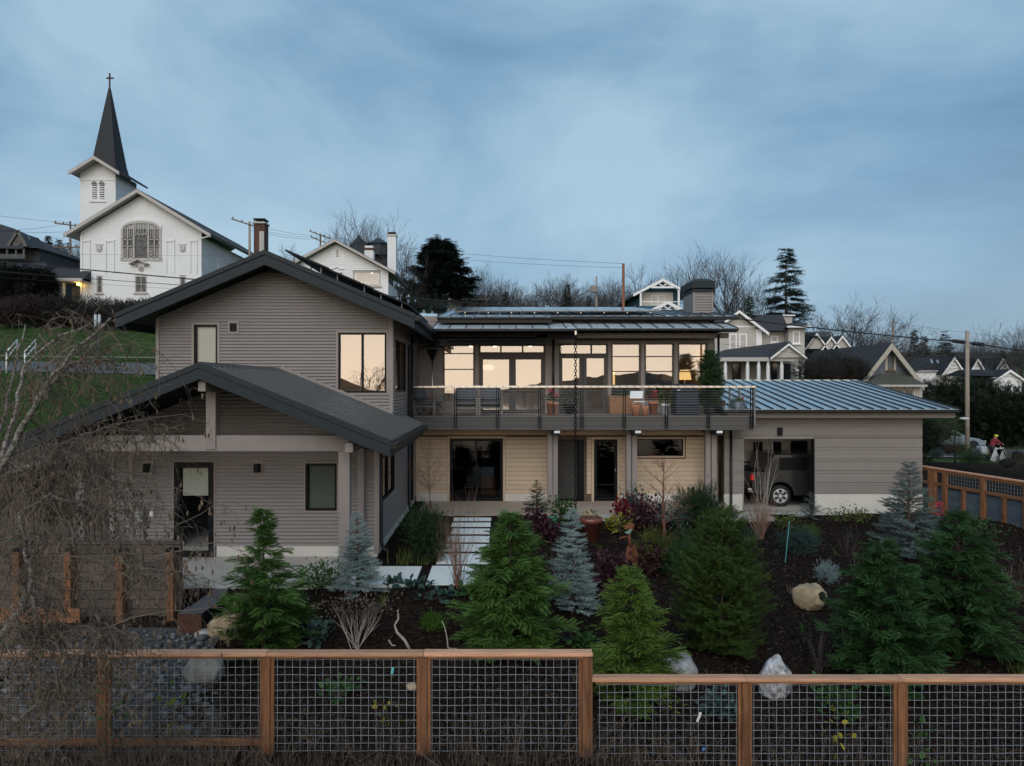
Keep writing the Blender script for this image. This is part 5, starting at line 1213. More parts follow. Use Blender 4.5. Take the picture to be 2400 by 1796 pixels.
# ================================================================ shrubs and ground plants
def gshrub(name, label, px, pyb, pyt, wpx, mat, n, size, seed, **k):
    if k.get('tpl') == 'bushy': n, size = n * 3, size * 1.3
    else: n = int(n * 1.5)
    c = at(px, pyb); return shrub(name, label, c, mtr(c, wpx), max(.08, hgt_at(c, pyt)), mat, n, size, seed, **k)
gshrub('purple_shrub', 'dark purple leaved shrub below the small fir', 1262, 1265, 1200, 88, L_purple, 420, .10, 101, tpl='wide')
gshrub('purple_shrub', 'dark purple leaved shrub beside the lumpy blue spruce', 1425, 1395, 1305, 96, L_purple, 420, .10, 103, tpl='wide')
gshrub('purple_shrub', 'purple leaved shrub to the right of the rusted figure', 1525, 1345, 1275, 80, L_purple, 320, .09, 105, tpl='wide')
gshrub('purple_shrub', 'purple shrub with pinkish tips behind the rusted figure', 1500, 1240, 1172, 84, L_purple, 360, .10, 107, tpl='wide')
gshrub('maroon_shrub', 'bright red and maroon shrub in front of the lower door', 1456, 1228, 1165, 46, L_maroon, 220, .10, 109, tpl='wide')
gshrub('yellow_shrub', 'small shrub with yellow leaves under the red one', 1452, 1248, 1205, 60, L_yellow, 150, .09, 111, tpl='wide')
gshrub('bluegreen_shrub', 'tall blue-green leafy shrub at the right-hand deck post of the lower door', 1486, 1215, 1135, 50, L_blue, 260, .10, 113)
gshrub('bluegreen_shrub', 'low blue-green shrub behind the bare sapling', 1535, 1225, 1168, 70, L_blue, 260, .09, 115)
gshrub('bluegreen_shrub', 'spreading blue-green shrub to the right of the bare sapling', 1590, 1238, 1178, 80, L_blue, 340, .09, 117)
gshrub('juniper_bush', 'spiky dark green juniper under the black outlet', 1638, 1235, 1138, 86, L_firg, 520, .16, 119, tpl='bushy')
gshrub('green_shrub', 'glossy green shrub at the deck posts by the copper pot', 1318, 1225, 1165, 70, L_green, 260, .11, 121)
gshrub('green_shrub', 'tall dark green conifer shrub between the wing wall and the slabs', 1003, 1318, 1180, 84, L_firg, 520, .14, 123, tpl='bushy')
gshrub('green_shrub', 'rounded mid green shrub next to the silvery spruce', 752, 1382, 1322, 86, L_green, 340, .085, 125)
gshrub('green_shrub', 'low leafy shrub under the large front cedar', 745, 1510, 1460, 60, L_blue, 200, .085, 127, tpl='wide')
gshrub('green_shrub', 'bright green dwarf conifer ball on the dark mulch', 1015, 1480, 1438, 48, FM('bright_moss', (.03, .08, .01), (.10, .20, .03), .2), 320, .06, 129, tpl='bushy')
gshrub('green_shrub', 'green leaved plant at the edge of the young cedar', 1362, 1525, 1488, 60, L_green, 140, .09, 131, tpl='wide')
gshrub('lavender_clump', 'rounded blue-green clump near the teal stake', 1873, 1300, 1245, 70, L_blue, 420, .10, 133, tpl='bushy')
gshrub('lavender_clump', 'silvery blue clump above the tan boulder', 1936, 1365, 1322, 52, L_spr[0], 300, .07, 135, tpl='bushy')
gshrub('lime_shrub', 'pale lime shrub below the tan stemmed bush', 1852, 1240, 1208, 60, L_lime, 240, .07, 137)
gshrub('lime_shrub', 'low pale green spreading shrub along the garage foundation', 1970, 1222, 1188, 70, L_lime, 160, .08, 139)
gshrub('lime_shrub', 'second pale green spreading shrub along the foundation by the big spruce', 2018, 1222, 1192, 50, L_lime, 120, .08, 141)
gshrub('heather_clump', 'low golden-green heather below the bare sapling', 1545, 1330, 1255, 100, FM('gold_heather', (.06, .07, .015), (.16, .17, .04), .2), 520, .12, 143, tpl='bushy')
gshrub('heather_clump', 'green heather mound beside the golden one', 1595, 1345, 1265, 110, FM('green_heather', (.02, .06, .02), (.07, .15, .05), .2), 560, .12, 145, tpl='bushy')
gshrub('heather_clump', 'yellow-green heather near the spruce in front of the truck', 1898, 1258, 1232, 46, L_lime, 160, .07, 147, tpl='bushy')
gshrub('evergreen_shrub', 'loose dark green shrub at the foot of the board fence', 2290, 1265, 1212, 100, L_green, 300, .09, 149)
gshrub('evergreen_shrub', 'brownish bare edged shrub by the board fence, right of the widest cedar', 2385, 1420, 1300, 110, FM('brown_leaf', (.03, .022, .016), (.10, .075, .055), .1), 260, .08, 151)
gshrub('evergreen_shrub', 'low dark shrub right of the widest cedar', 2340, 1440, 1360, 80, L_hedge, 280, .09, 153)
gshrub('green_shrub', 'leafy green plants behind the wire mesh at the lower fence', 1965, 1680, 1600, 86, L_green, 170, .10, 155, tpl='wide')
gshrub('green_shrub', 'bluish leafy plant behind the mesh right of the young cedar', 1690, 1690, 1618, 70, L_blue, 130, .10, 157, tpl='wide')
gshrub('green_shrub', 'low green plant behind the higher fence mesh', 792, 1645, 1600, 70, L_green, 90, .09, 159, tpl='wide')
for i, (px, py, w, mt, lb) in enumerate([(972, 1378, 70, L_blue, 'flat bluish bergenia leaves beside the large slab'), (1030, 1405, 90, L_blue, 'flat bluish bergenia rosette at the end of the slabs'), (925, 1372, 50, L_blue, 'small dark bergenia under the paving slab'), (1100, 1395, 60, L_green, 'small green leafy rosette left of the bright cedar')]):
    gshrub('bergenia', lb, px, py, py - 12, w, mt, 40, .12, 161 + i, tpl='wide', cat='plant', stems=6)
for i, (px, py, top, r_, mt, lb) in enumerate([(950, 1322, 1280, 30, L_grassy, 'arching green strap leaf tuft along the wing wall'), (1000, 1322, 1292, 22, L_grassy, 'smaller strap leaf tuft next to the paving slab'), (1035, 1290, 1215, 40, L_grassy, 'long green grass tuft beside the upper slabs'), (1607, 1310, 1278, 16, L_green, 'pale green bulb shoots by the driftwood log'), (1748, 1265, 1225, 26, L_blue, 'blue-green yucca rosette below the tan stemmed bush'), (1575, 1440, 1390, 40, L_dry, 'dark dry grass tuft left of the olive conifer'), (2390, 1580, 1550, 30, L_grassy, 'green grass tuft behind the right end of the lower fence'), (1320, 1478, 1462, 18, L_blue, 'small bluish rosette on bare mulch'), (1322, 1500, 1488, 14, L_blue, 'tiny bluish seedling on bare mulch')]):
    c = at(px, py); tuft('grass_tuft', lb, c, mtr(c, r_), max(.08, hgt_at(c, top)), 90 if r_ > 20 else 40, mt, 200 + i, .02 if mt is not L_dry else .008)
gsp = random.Random(64)
for i in range(16):                      # scattered sprigs on the open mulch
    px, py = [(1330, 1345), (1405, 1290), (1640, 1415), (1660, 1600), (1760, 1330), (1800, 1360), (1820, 1300), (1850, 1390), (1880, 1480), (1960, 1300), (1990, 1260), (2020, 1380), (2290, 1560), (900, 1420), (1095, 1445), (1350, 1600)][i]
    c = at(px, py); tuft('mulch_sprig', 'tiny low ' + ('dark green', 'lime green', 'bluish', 'straw coloured')[i % 4] + ' sprig growing on the open mulch', c, .06, gsp.uniform(.12, .26), 26, (L_green, L_lime, L_blue, L_tanblade)[i % 4], 500 + i, .016, 1.0, 'tiny ' + ('dark green', 'lime green', 'bluish', 'straw coloured')[i % 4] + ' sprigs on the open mulch')
# bushes of bare stems
c = at(1073, 1378); stems_bush('twiggy_bush', 'vase shaped bush of bare tan stems in front of the stepping slabs', c, mtr(c, 175), hgt_at(c, 1190), 46, K['redtwig'], 301, .0055, 3)
for i, (px, t_) in enumerate(((1062, 1105), (1078, 1122), (1096, 1100), (1112, 1103))):
    c = at(px, 1230); stems_bush('sapling_stem', ('tallest', 'short leaning', 'second tallest', 'outermost')[i] + ' thin bare whip before the lower sliding doors', c, mtr(c, 12), hgt_at(c, t_), 1, K['redtwig'], 310 + i, .011, 4, group='whips by the sliding doors', base_w=.01)
c = at(1782, 1262); stems_bush('twiggy_bush', 'vase shaped bush of reddish stems in front of the open garage', c, mtr(c, 120), hgt_at(c, 1150), 60, K['redtwig'], 321, .006, 3)
c = at(1786, 1250); stems_bush('tall_whips', 'tall pale whips rising in front of the open garage', c, mtr(c, 66), hgt_at(c, 1025), 9, K['paletwig'], 325, .011, 2, wob=.06)
c = at(835, 1520); stems_bush('dead_hydrangea', 'bare branching shrub with dried flower heads below the silvery spruce', c, mtr(c, 170), hgt_at(c, 1400), 20, K['paletwig'], 331, .008, 3); stuff(foliage('dry_heads', FM('dry_head', (.05, .035, .03), (.17, .125, .10), .1), c and bpy.data.objects[[o.name for o in bpy.data.objects if o.name.startswith('dead_hydrangea')][-1]], [Vector((c[0] + rng.gauss(0, .32), c[1] + rng.gauss(0, .15), V(1422, c[1]) + rng.gauss(0, .10))) for _ in range(500)], .06, 3))
c = at(1028, 1320); stems_bush('leaning_twigs', 'leaning brush of bare tan twigs left of the slabs', c, mtr(c, 80), hgt_at(c, 1175), 22, K['redtwig'], 335, .005, 3)
c = at(1366, 1370); stems_bush('curly_branches', 'tangle of pale curly branches left of the lumpy blue spruce', (c[0] - .35, c[1], c[2]), mtr(c, 90), hgt_at(c, 1265), 14, K['paletwig'], 337, .008, 3, wob=.5)
c = at(2040, 1420); stems_bush('sapling_stem', 'thin leaning bare sapling above the tan boulder', (c[0] - .3, c[1], c[2]), mtr(c, 50), hgt_at(c, 1215), 3, K['twig'], 339, .011, 4)
c = at(1918, 1580); stems_bush('bare_twigs', 'sparse dark twigs behind the lower fence rail', c, mtr(c, 130), hgt_at(c, 1450), 14, K['twig'], 341, .005, 3)
c = at(1990, 1570); stems_bush('bare_twigs', 'forked grey twigs left of the broad dark cedar', c, mtr(c, 60), hgt_at(c, 1420), 5, K['paletwig'], 343, .006, 3)
c = at(1985, 1300); stems_bush('bare_twigs', 'small twiggy plant on the mulch before the garage', (c[0], c[1], c[2]), mtr(c, 60), hgt_at(c, 1240), 10, K['twig'], 345, .004, 3)
c = at(1975, 1220); stems_bush('bare_twigs', 'low brown twigs beside the garage foundation', c, mtr(c, 60), hgt_at(c, 1195), 12, K['twig'], 347, .004, 3)
c = at(2370, 1400); stems_bush('pale_stems', 'pale dead stems before the board fence', c, mtr(c, 80), hgt_at(c, 1320), 9, K['paletwig'], 349, .007, 2)
# saplings
def sapling(label, px, pyb, pyt, seed, r=.03, mat=None):
    c = at(px, pyb); t = thing('bare_sapling', label, 'tree', c); g = random.Random(seed); H = hgt_at(c, pyt); m = MB(); tp = [Vector((0, 0, -.05)), Vector((.03, 0, H * .3)), Vector((.0, 0, H * .62)), Vector((.03, 0, H))]
    m.tube(tp, [r, r * .8, r * .5, .006], 7); m.build('trunk', mat or K['bark'], t, True, local=True); q = MB()
    for i in range(26):
        u = .28 + .7 * g.random(); p = tp[1].lerp(tp[2], (u - .3) / .32) if u < .62 else tp[2].lerp(tp[3], (u - .62) / .38); a = g.uniform(0, 6.283)
        grow(q, p, (math.cos(a), math.sin(a), .75), H * .26 * (1.3 - u), .008, 2, g, dict(D=2, kids=[3, 2], wob=.14, up=.08, tap=.5, ang=(20, 45), len=(.5, .75), rr=.6, rmin=.003, n=3))
    q.build('crown', mat or K['bark'], t, local=True); return t
sapling('bare sapling with reddish trunk in front of the tan wall', 1554, 1325, 1075, 351, .05, M('russet_bark', (.14, .06, .04), .85, var=.3, vs=8, bump=.5))
sapling('thin bare sapling in front of the tan wall at the porch roof end', 1005, 1225, 1035, 355, .02, K['redtwig'])
# driftwood branches
def drift(label, pts, r, seed=1):
    P = [Vector((U(px, Y), Y, V(py, Y))) for px, py, Y in pts]; o = MB().tube(P, [r * (1 - .5 * i / (len(P) - 1)) for i in range(len(P))], 7).build('driftwood_branch', K['paletwig'], None, True); return tag(o, label, 'branch')
a = at(960, 1520); drift('twisted pale driftwood branch standing on the mulch below the paving slab', [(960, 1522, a[1]), (948, 1500, a[1]), (930, 1482, a[1]), (925, 1465, a[1]), (934, 1450, a[1]), (932, 1430, a[1])], .028)
a = at(912, 1515); drift('short pale driftwood stick lying below the standing branch', [(955, 1520, a[1]), (930, 1517, a[1]), (918, 1512, a[1]), (911, 1500, a[1])], .025)
a = at(1050, 1520); drift('thin pale driftwood branch next to the bright dwarf conifer', [(1095, 1523, a[1]), (1065, 1521, a[1]), (1050, 1519, a[1]), (1047, 1490, a[1]), (1042, 1470, a[1]), (1036, 1455, a[1])], .016)
# rocks
def grock(label, px, pyb, pyt, wpx, mat, seed, sq=.85, **k):
    c = at(px, pyb); w = mtr(c, wpx) / 2; hz_ = (V(pyt, c[1]) - c[2]) ; return rock('boulder', label, (c[0], c[1] + w * .6, c[2] + hz_ * .40), (w, w * sq, hz_ * .62), mat, seed, **k)
grock('tan half-dome boulder with dark hollow on the mulch slope', 1910, 1432, 1376, 86, K['rocktan'], 2)
grock('grey-white boulder behind the lower rail, right of the young cedar', 1597, 1618, 1538, 104, K['rock'], 5)
grock('jagged marbled boulder behind the lower fence post', 1826, 1640, 1556, 86, M('marbled_rock', (.13, .135, .14), .8, var=.7, vs=7, bump=.9, bs=14, col2=(.42, .42, .43)), 7, rough=.55)
grock('pale boulder beside the timber platform', 522, 1505, 1436, 90, K['rocktan'], 9)
grock('large flat grey boulder under the high rail, left of the first cedar', 470, 1612, 1540, 110, M('dull_granite', (.17, .165, .15), .85, var=.45, vs=5, bump=.8, bs=12), 11)
grock('white boulder behind the small purple shrub', 1265, 1238, 1205, 44, M('white_rock', (.62, .56, .52), .8, var=.25, vs=6, bump=.5), 13)
grock('rounded cream boulder behind the copper pot', 1382, 1225, 1196, 34, K['rocktan'], 15)
grock('small pale stone behind the wire mesh', 963, 1622, 1604, 30, K['rocktan'], 17)
grock('flat dark stone near the small downspout spruce', 1712, 1212, 1200, 40, M('dark_stone', (.05, .055, .065), .7, var=.3), 19)
grock('pale cylindrical stone under the platform skirt', 470, 1500, 1478, 40, K['rock'], 21, sub=3)
# dark hollow of the tan boulder: its shade added as a black lump on the face
tbk = [o for o in bpy.data.objects if o.get('label', '').startswith('tan half-dome')][0]
mo = rock('hollow_shade', 'x', (tbk.location.x + .13, tbk.location.y - .25, tbk.location.z + .10), (.10, .07, .11), M('hollow_black', (.012, .012, .010), .95), 23, sub=3, rough=.5)
del mo['label'], mo['category']; mo.parent = tbk; mo.location = mo.location - tbk.location
# copper pot, ceramic, rusted figure, stakes, tags
c = at(1384, 1266); t = pot('large copper red glazed pot half planted in the garden', (c[0], c[1], c[2] - .02), mtr(c, 27), .62, M('copper_glaze', (.17, .055, .038), .35, var=.2, vs=4, coat=.3)); leafball(t, 'plants', (0, 0, .6), .2, 60, L_green, .08, 5)
c = at(1294, 1240); t = thing('ceramic_drum', 'small green ceramic stool behind the purple shrub', 'stool', c); MB().lathe([(0, 0), (.11, 0), (.14, .1), (.145, .2), (.12, .32), (.13, .34), (0, .35)], (0, 0, 0), 20).build('body', M('green_glaze', (.03, .14, .07), .25, coat=.4), t, True, local=True)
for z in (.08, .27): MB().lathe([(.135, z - .012), (.15, z), (.135, z + .012)], (0, 0, 0), 20).build('band', M('green_band', (.05, .2, .1), .3), t, True, local=True)
c = at(1484, 1338); fg = wthing('rusted_figure', 'rusted steel dancing figure sculpture standing among the purple shrubs', 'sculpture', c); s = c[1] / FPX
def fpt(px, py): return (U(px, c[1]), V(py, c[1]))
MB().prism([fpt(1472, 1316), fpt(1463, 1318), fpt(1464, 1308), fpt(1470, 1280), fpt(1476, 1276), fpt(1481, 1290), fpt(1479, 1312)], 'y', c[1] - .02, c[1] + .0).build('skirt_plate', K['rust'], fg)
MB().prism([fpt(1478, 1312), fpt(1482, 1280), fpt(1488, 1277), fpt(1496, 1300), fpt(1498, 1318), fpt(1495, 1338), fpt(1489, 1337), fpt(1482, 1322)], 'y', c[1] + .01, c[1] + .03).build('skirt_plate', K['rust'], fg)
MB().tube([(*[U(1478, c[1])], c[1], V(1280, c[1])), (U(1474, c[1]), c[1], V(1262, c[1])), (U(1476, c[1]), c[1], V(1246, c[1]))], [.05, .035, .03], 8).build('torso', K['rust'], fg, True)
MB().prism([fpt(1462, 1234), fpt(1478, 1226), fpt(1487, 1228), fpt(1484, 1240), fpt(1478, 1248), fpt(1472, 1240)], 'y', c[1] - .02, c[1] + .02).build('hat', K['rust'], fg)
MB().tube([(U(1475, c[1]), c[1], V(1258, c[1])), (U(1463, c[1]), c[1] - .05, V(1257, c[1])), (U(1450, c[1]), c[1] - .05, V(1262, c[1]))], .02, 6).build('arm', K['rust'], fg, True)
MB().prism([fpt(1462, 1246), fpt(1472, 1241), fpt(1480, 1238), fpt(1476, 1248), fpt(1468, 1250)], 'y', c[1] - .10, c[1] - .08).build('verdigris_leaf', M('verdigris', (.16, .27, .22), .7, var=.3), fg)
MB().tube([(U(1490, c[1]), c[1] + .02, V(1330, c[1])), (U(1490, c[1]), c[1] + .02, c[2] - .05)], .012, 6).build('stake', K['rust'], fg)
MB().tube([(U(1470, c[1]), c[1], V(1318, c[1])), (U(1471, c[1]), c[1], c[2] - .05)], .012, 6).build('stake', K['rust'], fg)
c = at(1840, 1318); o = MB().tube([(c[0], c[1], c[2] - .05), (U(1850, c[1]), c[1], V(1222, c[1]))], .011, 7).build('garden_stake', M('teal_stake', (.08, .30, .30), .5)); tag(o, 'thin teal garden stake stuck in the mulch', 'stake')
for i, (px, py, dx, dy, col, lb) in enumerate([(1634, 1692, 16, 22, (.8, .8, .8), 'white plant tag hanging behind the lower fence mesh'), (918, 1580, 6, 15, (.12, .6, .65), 'turquoise plant tag behind the higher fence mesh'), (1647, 1760, 8, 8, (.1, .25, .6), 'blue plant tag low behind the lower mesh')]):
    Y = 10.1; o = MB().beam((U(px, Y), Y, V(py, Y)), (U(px + dx / 2, Y), Y, V(py - dy, Y)), .035, .004, (0, 1, 0)).build('plant_tag', M('tag%d' % i, col, .5)); tag(o, lb, 'tag')
c = at(2200, 1225); t = tuft('red_flower', 'red flower spike by the big fence post', c, .05, .3, 12, L_green, 401); leafball(t, 'bloom', (0, 0, .40), .12, 70, K['red'], .06, 402, 'leaf', 1.6)
# driftwood log and bark
c = at(1602, 1335); o = rock('driftwood_log', 'grey driftwood log by the bulb shoots', (c[0], c[1], c[2] + .06), (.32, .1, .1), K['paletwig'], 31, 'log', sub=3)
# pebbles: river stones under the fence on the left
bed = sheet('stone_bed', ramp(U(-60, 10.4), U(515, 12.3), 40), ramp(9.9, 12.6, 30), M('gravel_bed', (.05, .052, .055), .9, var=.5, vs=25, bump=.8), .03); struct(bed)
pm_ = []
for i in range(6):
    bm = bmesh.new(); bmesh.ops.create_icosphere(bm, subdivisions=1, radius=1)
    for v in bm.verts: v.co = v.co * (1 + .18 * noise.noise(v.co * 1.4 + Vector((i * 5, 0, 0)))); v.co.z *= .62; v.co.y *= .8
    me = bpy.data.meshes.new('stone'); bm.to_mesh(me); bm.free(); me.materials.append(K.setdefault('pebble', M('river_stone', (.085, .09, .095), .75, var=.35, vs=3, bump=.15, objvar=.6))); me.polygons.foreach_set('use_smooth', [True] * len(me.polygons)); pm_.append(me)
gg = random.Random(77); sp_ = []
for i in range(290):
    for _ in range(30):
        Y = gg.uniform(9.95, 12.4); px = gg.uniform(0, 505); X = U(px, Y); r_ = gg.choice((.045, .055, .07, .085))
        if X < -8.3: continue
        if all((X - a) ** 2 + (Y - b) ** 2 > (r_ + q_) ** 2 * .7 for a, b, q_ in sp_): break
    sp_.append((X, Y, r_)); o = bpy.data.objects.new('stone', pm_[i % 6]); C.objects.link(o); o.parent = bed; o.location = (X, Y, h(X, Y) + .03 + r_ * .4); o.scale = (r_ * gg.uniform(.9, 1.3),) * 3; o.rotation_euler = (gg.uniform(-.3, .3), gg.uniform(-.3, .3), gg.uniform(0, 6.28))
m = np.array([v.co[:] for v in pm_[0].vertices]); f = np.array([p.vertices[:] for p in pm_[0].polygons]); n = 1300; g = np.random.default_rng(9)
Yp = g.uniform(9.9, 12.5, n); Xp = (g.uniform(-20, 510, n) - CX) / FPX * Yp; Zp = np.array([h(a, b) for a, b in zip(Xp, Yp)]) + .04; S_ = g.uniform(.02, .045, n)
o = npmesh('small_stones', (m[None] * S_[:, None, None] + np.stack([Xp, Yp, Zp], 1)[:, None]).reshape(-1, 3), (f[None] + (np.arange(n) * len(m))[:, None, None]).reshape(-1, 3), M('pebble_mix', (.06, .064, .07), .8, isl=.6), bed, True); stuff(o)
# ================================================================ weeping birch in front, left
bi = wthing('weeping_birch', 'leafless weeping birch with white-flecked limbs and hanging catkin twigs', 'tree', (U(-120, 8.0), 8.0, -1.6))
g = random.Random(19)
wb = M('birch_bark', (.045, .038, .034), .8, var=.7, vs=18, bump=.5, bs=20, col2=(.20, .185, .165), stretch=(1, 1, 2.0))
def pw(px, py, Y): return Vector((U(px, Y), Y, V(py, Y)))
limbs = [([(-120, 1900, 8.0), (-95, 1500, 8.0), (-60, 1250, 8.0), (-10, 1120, 7.9), (50, 1010, 7.8), (110, 900, 7.8), (180, 820, 7.9), (260, 745, 8.0)], .058, .012),
         ([(-60, 1250, 8.0), (-10, 1050, 8.3), (30, 880, 8.4), (60, 760, 8.5)], .024, .008),
         ([(50, 1010, 7.8), (110, 905, 7.9), (170, 850, 8.0), (260, 845, 8.1), (330, 880, 8.2)], .03, .009),
         ([(-95, 1500, 8.0), (0, 1490, 7.8), (50, 1430, 7.7), (75, 1360, 7.7), (55, 1290, 7.7), (45, 1200, 7.8)], .05, .014),
         ([(-95, 1560, 8.0), (40, 1690, 7.9), (130, 1610, 7.9), (210, 1530, 7.9), (240, 1490, 8.0), (225, 1440, 8.0)], .035, .010),
         ([(75, 1360, 7.7), (85, 1480, 7.7), (70, 1560, 7.8), (62, 1640, 7.8)], .022, .008),
         ([(-10, 1120, 7.9), (80, 1090, 8.0), (170, 1080, 8.2), (260, 1130, 8.3), (330, 1180, 8.3)], .035, .008),
         ([(45, 1200, 7.8), (120, 1160, 7.9), (230, 1200, 8.0), (300, 1330, 8.1), (450, 1340, 8.2)], .022, .005),
         ([(-60, 1250, 8.0), (60, 1130, 8.3), (150, 1040, 8.4), (240, 1000, 8.4), (330, 1010, 8.4)], .03, .007),
         ([(-10, 1120, 7.9), (40, 950, 8.0), (60, 850, 8.1), (140, 790, 8.2), (210, 760, 8.2)], .025, .007)]
lm = MB(); tw = MB(); cat_o, cat_d = [], []
def hang(p, L_, r):
    d = Vector((g.gauss(.25, .5), g.gauss(0, .4), g.uniform(-.2, .5))).normalized(); n = 6; pts = [p]
    for i in range(n):
        d = (d + Vector((g.gauss(0, .18), g.gauss(0, .18), g.gauss(0, .15) - .36))).normalized(); pts.append(pts[-1] + d * L_ / n)
    tw.tube(pts, [r * (1 - .7 * i / n) for i in range(n + 1)], 3, False)
    for k in range(5):
        i = g.randint(1, n - 1); q = pts[i]; e_ = Vector((g.gauss(0, .6), g.gauss(0, .5), g.gauss(-.25, .4))).normalized() * L_ * g.uniform(.15, .4); mid = q + e_ * .5 + Vector((0, 0, .02))
        end = q + e_ + Vector((0, 0, -.06)); tw.tube([q, mid, end], [r * .7, r * .55, r * .35], 3, False)
        if g.random() < .34:
            for _ in range(g.randint(1, 3)): cat_o.append(end); cat_d.append(Vector((g.gauss(0, .18), g.gauss(0, .18), -1)))
for li, (pts, r0, r1) in enumerate(limbs):
    P = [pw(*q) for q in pts]; Q = []
    for i in range(len(P) - 1):
        for k in range(4):
            t = k / 4; Q.append(P[i].lerp(P[i + 1], t) + Vector((g.gauss(0, .012), g.gauss(0, .012), g.gauss(0, .012))))
    Q.append(P[-1]); n = len(Q); lm.tube(Q, [lerp(r0, r1, i / (n - 1)) for i in range(n)], 8)
    tot = sum((b - a).length for a, b in zip(Q, Q[1:]))
    for k in range(int(tot * (5 if li in (1, 2, 9) else 8 if li == 0 else 24))):
        i = min(n - 2, int(g.uniform(.12, 1) * (n - 1))); q = Q[i].lerp(Q[i + 1], g.random())
        d = Vector((g.gauss(.2, .7), g.gauss(-.05, .5), g.gauss(.15, .5))).normalized(); L1 = g.uniform(.2, .7); b = [q]
        for s in range(4): d = (d + Vector((g.gauss(0, .2), g.gauss(0, .2), g.gauss(0, .15) - .12))).normalized(); b.append(b[-1] + d * L1 / 4)
        tw.tube(b, [.006, .0048, .004, .0032, .0025], 4, False)
        for s in range(3): hang(b[g.randint(1, 4)], g.uniform(.25, .8), .0044)
# a few long outer sprays reaching right, in front of the porch and its door
for (a, b_, c_) in [((250, 1130, 8.3), (400, 1110, 8.2), (490, 1180, 8.1)), ((300, 1330, 8.1), (430, 1210, 8.0), (520, 1180, 8.0)), ((300, 1330, 8.1), (480, 1250, 8.0), (560, 1290, 7.9)), ((170, 1500, 7.9), (360, 1430, 7.9), (520, 1420, 7.9)), ((260, 1000, 8.3), (400, 960, 8.2), (470, 985, 8.1)), ((230, 1200, 8.0), (360, 1150, 8.0), (450, 1230, 8.0)), ((60, 1480, 7.8), (210, 1440, 7.8), (330, 1500, 7.8)), ((100, 1300, 7.8), (250, 1290, 7.7), (360, 1400, 7.7))]:
    A_, B_, C_ = pw(*a), pw(*b_), pw(*c_); Q = [A_.lerp(B_, t).lerp(B_.lerp(C_, t), t) + Vector((0, 0, g.gauss(0, .015))) for t in [i / 8 for i in range(9)]]
    tw.tube(Q, [.009 * (1 - .7 * i / 8) for i in range(9)], 4, False)
    for k in range(9): hang(Q[g.randint(2, 8)], g.uniform(.15, .5), .0025)
lm.build('limbs', wb, bi, True); tw.build('twigs', K['birch'], bi)
TPL['cat'] = (np.array([(0, -.13, 0), (0, .13, 0), (.5, .17, 0), (.5, -.17, 0), (1, 0, 0), (0, 0, .13), (.5, 0, .17), (.5, 0, -.17), (0, 0, -.13)], float), np.array([(0, 1, 2), (0, 2, 3), (3, 2, 4), (5, 8, 7), (5, 7, 6), (6, 7, 4)]))
Vt, F = place_tpl('cat', [tuple(o) for o in cat_o], [tuple(o) for o in cat_d], [(1, .1, .2)] * len(cat_o), [g.uniform(.04, .075) for _ in cat_o]); npmesh('catkins', Vt, F, L_catkin, bi)
# ================================================================ dry weeds along the fence
pts = []
g = random.Random(5)
for _ in range(4600):
    px = g.uniform(-60, 2480); Y = g.uniform(8.9, 9.62) if g.random() < .8 else g.uniform(9.8, 10.3); X = U(px, Y); pts.append((X, Y, h(X, Y) - .03))
o = blades('dry_weeds', pts, .38, .010, L_dry, 1.0, 4, None, 6); stuff(tag(o, 'dry brown grass and weeds along the foot of the wire fence', 'weeds'))
pts = []
for _ in range(800):
    px = g.uniform(-60, 620) if g.random() < .6 else g.uniform(600, 2400); Y = g.uniform(8.7, 9.6); X = U(px, Y); pts.append((X, Y, h(X, Y) - .03))
o = blades('tall_weeds', pts, .8, .011, L_dry, .9, 5, None, 7); stuff(tag(o, 'tall dead stalks leaning against the wire fence', 'weeds'))
m = MB()
for _ in range(260):
    px = g.uniform(-80, 560) if g.random() < .65 else g.uniform(500, 2400); Y = g.uniform(8.8, 9.5); X = U(px, Y); z0 = h(X, Y)
    grow(m, (X, Y, z0 - .03), (g.gauss(0, .4), g.gauss(0, .3), 1), g.uniform(.35, .8), .004, 2, g, dict(D=2, kids=[3, 3], wob=.25, up=.02, tap=.5, ang=(20, 55), len=(.5, .8), rr=.6, rmin=.0014, n=4))
o = m.build('bramble', K['birch']); stuff(tag(o, 'tangle of thin brown bramble stems in front of the fence', 'bramble'))
# ivy with yellowing leaves climbing the mesh
for i, (px, y0, y1, n, mt, lb) in enumerate([(290, 1660, 1800, 26, L_green, 'green ivy trailing below the left fence post'), (410, 1600, 1720, 20, L_lime, 'yellow-green vine leaves on the mesh near the left post'), (905, 1640, 1690, 14, L_yellow, 'yellowing vine leaves on the middle mesh panel'), (1570, 1640, 1680, 8, L_lime, 'single vine with lime leaves beside the young cedar'), (1955, 1650, 1760, 18, L_yellow, 'yellow vine leaves right of the marbled boulder'), (2150, 1700, 1790, 14, L_green, 'green vine at the lower fence by the last post'), (250, 1600, 1690, 12, L_lime, 'lime leaves climbing the left fence post')]):
    Y = 9.58; t = wthing('vine', lb, 'vine', (U(px, Y), Y, V(y1, Y))); gv = random.Random(i); P = []
    m = MB(); q = [Vector((U(px + gv.gauss(0, 6), Y), Y + gv.gauss(0, .01), V(lerp(y1, y0, k / 5), Y))) for k in range(6)]; m.tube(q, .004, 4, False); m.build('stem', K['twig'], t)
    for k in range(n): P.append(q[gv.randint(0, 5)] + Vector((gv.gauss(0, .09), gv.gauss(-.03, .03), gv.gauss(0, .05))))
    foliage('leaves', mt, t, P, .085, i, 'wide')
